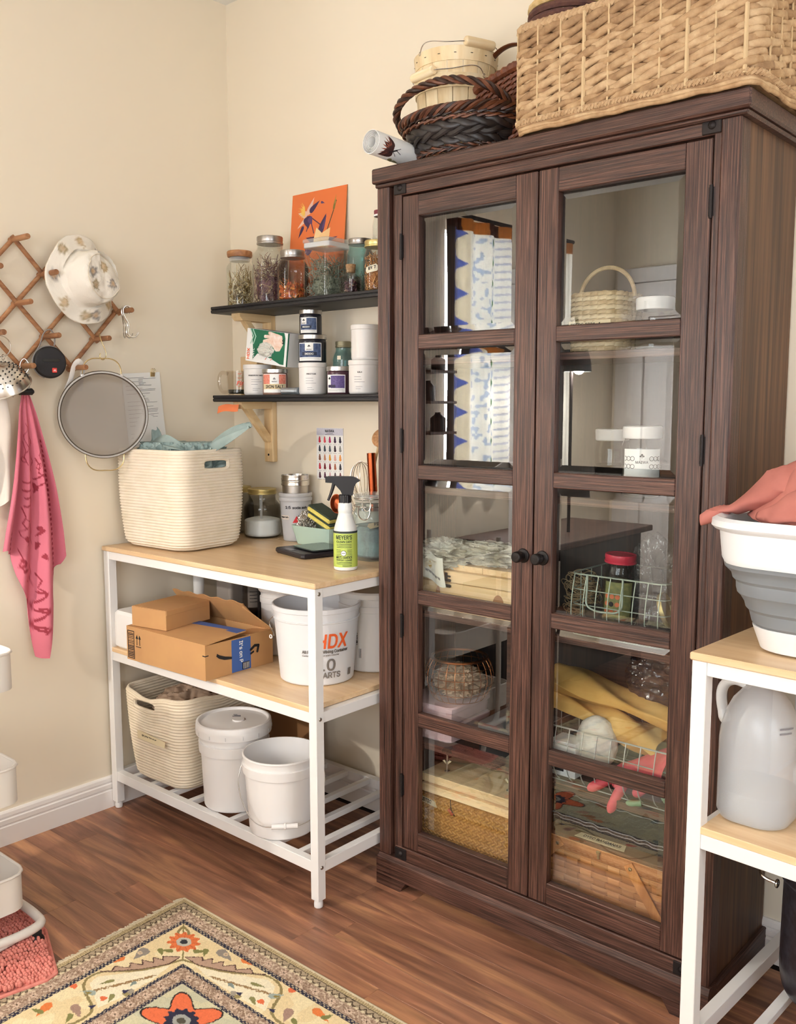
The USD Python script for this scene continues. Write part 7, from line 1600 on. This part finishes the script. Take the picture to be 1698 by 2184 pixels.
# ---------------------------------------------------------------- right-hand table: collapsible tub, jug, pot
tub_w, tub_g = mat('tub_white', '#e9e9ea', .3), mat('tub_grey', '#7f8387', .45)
t = thing('collapsible_tub', 'white and grey collapsible wash tub standing on the right table', 'tub', (2.276, -.372, TT + .001), (0, 0, -3))
def tr_(w, d, z, r=.07): return np.c_[sup(w, d, r, 96)[0], np.full(96, z)]
def frus(rows): return [tr_(w, d, z, r) for w, d, z, r in rows]
def sc_(k): return .40 * k, .32 * k
part(t, 'base_shell', loft(frus([(.325, .245, 0, .06), (.345, .265, .004, .066), (.372, .292, .045, .075), (.372, .292, .047, .075)])), tub_w)
grey = []
zs = [.046, .074, .102, .130, .152]; ws = [.368, .386, .410, .424, .446]
for z, w in zip(zs, ws): grey += [(w, w - .08, z, .08), (w + .010, w - .07, z + .006, .082), (w + .014, w - .066, z + .016, .082)]
part(t, 'folding_wall', loft(frus(grey), (False, False)), tub_g, 28, label='grey rubber folding wall')
part(t, 'rim_shell', loft(frus([(.456, .386, .166, .085), (.466, .396, .176, .09), (.474, .404, .226, .09), (.494, .424, .230, .10), (.502, .432, .236, .10), (.500, .430, .247, .10), (.486, .416, .252, .10), (.464, .394, .246, .09), (.454, .384, .17, .085), (.41, .33, .125, .08), (.345, .265, .055, .06), (.31, .23, .03, .05)]), (False, True)), tub_w)
sal2 = mat('salmon_cloth', '#bf786c', .92, var='#b06a5f', vs=9, bump=(70, .2, .002))
t = thing('salmon_cloth', 'heap of salmon pink cloth piled in the collapsible tub', 'cloth', (2.276, -.372, TT), (0, 0, -3))
def heap(u, v):
    a, r = u * 2 * np.pi, np.sqrt(v) * .999
    x, y = .225 * r * np.cos(a), .188 * r * np.sin(a)
    q = np.stack([x, y, 0 * x], -1); w = meshkit.fbm(q * 5 + 20, 2, 3) * 2.2
    f1 = 1 - np.abs(np.sin(9 * x + 6 * y + 3.2 * w)); f2 = 1 - np.abs(np.sin(-7 * x + 11 * y + 2.6 * w + 1))
    z = .245 + .135 * (1 - r ** 2.6) * (1 + .25 * (x / .2)) + .060 * f1 ** 1.5 * (1 - r ** 3) + .040 * f2 ** 2 * (1 - r ** 3) + .010 * (meshkit.fbm(q * 22, 3, 9) - .5)
    return np.stack([x, y, z], -1)
part(t, 'heaped_cloth', grid(heap, 220, 90, .003), sal2, True)
def lobe(P, R, sq, seed, n=48, k=60):
    C_ = spline(P, k); rr = np.interp(np.linspace(0, 1, k), np.linspace(0, 1, len(R)), R)
    v, f = tube(C_, rr, n, flat=sq, up=(0, 0, 1))
    q = v * np.array([1, 1.3, 1.3]); d = np.abs(fb(q, 7, seed, 3)) ** .7; v = v + fb(q, 9, seed + 1, 3)[:, None] * np.array([.6, .9, 1.0]) * .06 * np.clip((v[:, :1] + .27) / .12, .15, 1) - d[:, None] * np.array([0, .2, 1]) * .055 + np.array([0, 0, .014])
    return v, f
part(t, 'cloth_corner', lobe([(.06, .02, .315), (-.06, -.02, .325), (-.16, -.06, .300), (-.225, -.085, .262), (-.262, -.102, .240), (-.285, -.112, .232)], [.085, .095, .085, .055, .026, .012], .55, 4), sal2, True)
part(t, 'cloth_fold', lobe([(-.15, -.11, .250), (-.02, -.135, .285), (.10, -.13, .300), (.20, -.08, .29)], [.03, .060, .075, .05], .8, 14), sal2, True)
part(t, 'cloth_fold', lobe([(-.06, .02, .36), (.05, .03, .415), (.18, .03, .40)], [.03, .065, .07], .8, 24), sal2, True)
# gallon jug
t = thing('water_jug', 'translucent gallon jug part full of water on the right table shelf', 'jug', (2.112, -.452, MS + .0006), (0, 0, 0))
hd_ = .074
def jr(w, z, r): return np.c_[sup(w * .94, w * .94, r * .94, 72)[0], np.full(72, z)]
prof = [(.118, 0, .045), (.136, .004, .05), (.148, .016, .055), (.150, .03, .06), (.150, .155, .06), (.148, .175, .064), (.135, .205, .062), (.108, .232, .05), (.076, .250, .036), (.052, .259, .0255), (.046, .264, .0225), (.046, .268, .0225), (.042, .270, .0205), (.042, .276, .0205), (.0445, .277, .0215), (.0445, .281, .0215), (.040, .282, .0195), (.036, .282, .0175)]
part(t, 'jug_body', loft([jr(*p) for p in prof], (True, True)), clearmat('jug_plastic', (.90, .91, .93), 1.4, 0.25, white=.40))
part(t, 'water', loft([jr(w - .006, z + .002, r - .003) for w, z, r in prof[:4]] + [jr(.144, .062, .057)], (True, True)), clearmat('jug_water', (.80, .84, .86), 1.33, white=.25), label='water in the lower third')
part(t, 'handle', tube(spline([(-.030, .012, .252), (-.062, .02, .254), (-.084, .026, .238), (-.088, .028, .20), (-.078, .026, .165)], 36), [.012] * 30 + [.0125, .013, .0135, .013, .012, .010], 12, flat=.8), clearmat('jug_plastic2', (.90, .91, .93), 1.4, .25, white=.75))
azj = math.radians(face(2.112, -.452))
part(t, 'print_lines', wrap([flat(.030, .0032, .022, .196, .0005), flat(.026, .0032, .022, .187, .0005)], (0, 0, 0), .0712, math.degrees(azj) + 10), mat('print_faint', '#8a888c', .7), False)
# white charger and its cord
t = thing('power_adapter', 'white power adapter with a looped cord beside the water jug', 'adapter', (2.235, -.33, MS + .0006), (0, 0, -10))
part(t, 'adapter_body', box(-.05, .05, -.03, .03, 0, .085, .012), mat('adapter_white', '#e6e3de', .4), 40)
part(t, 'cord', tube(spline([(-.052, -.01, .06), (-.075, -.04, .085), (-.07, -.05, .04), (-.052, -.045, .015), (-.02, -.08, .004), (.04, -.12, .004)], 60), .0032, 8), mat('cord_white', '#e3e1dd', .5))
# dark pot on the bottom rack
pot = mat('pot_black', '#1d1a1d', .25, var='#34323a', vs=60)
t = thing('stock_pot', 'speckled black enamel pot with wire handles on the right bottom rack', 'pot', (2.245, -.265, RK + .0006))
part(t, 'pot_shell', lathe(rprof([(0, 0), (.10, 0), (.126, .02), (.132, .06), (.130, .25), (.136, .258)], .012, 5) + rprof([(.131, .256), (.126, .245), (.127, .06), (.10, .012), (0, .008)], .01, 4), 64), pot)
part(t, 'pot_lid', lathe(rprof([(0, .262), (.10, .268), (.137, .258), (.137, .263), (.10, .274), (.02, .29), (0, .291)], .004), 56), pot)
for s in (-1, 1):
    part(t, 'wire_handle', tube(spline([(s * .131, -.05, .232), (s * .165, -.045, .236), (s * .178, 0, .242), (s * .165, .045, .236), (s * .131, .05, .232)], 30), .0036, 8), chrome)
    for y in (-.05, .05): part(t, 'handle_eye', tube(arc((s * .133, y, .232), .007, 0, 360, 18, 'yz')[:-1], .0028, 7, closed=True), chrome)
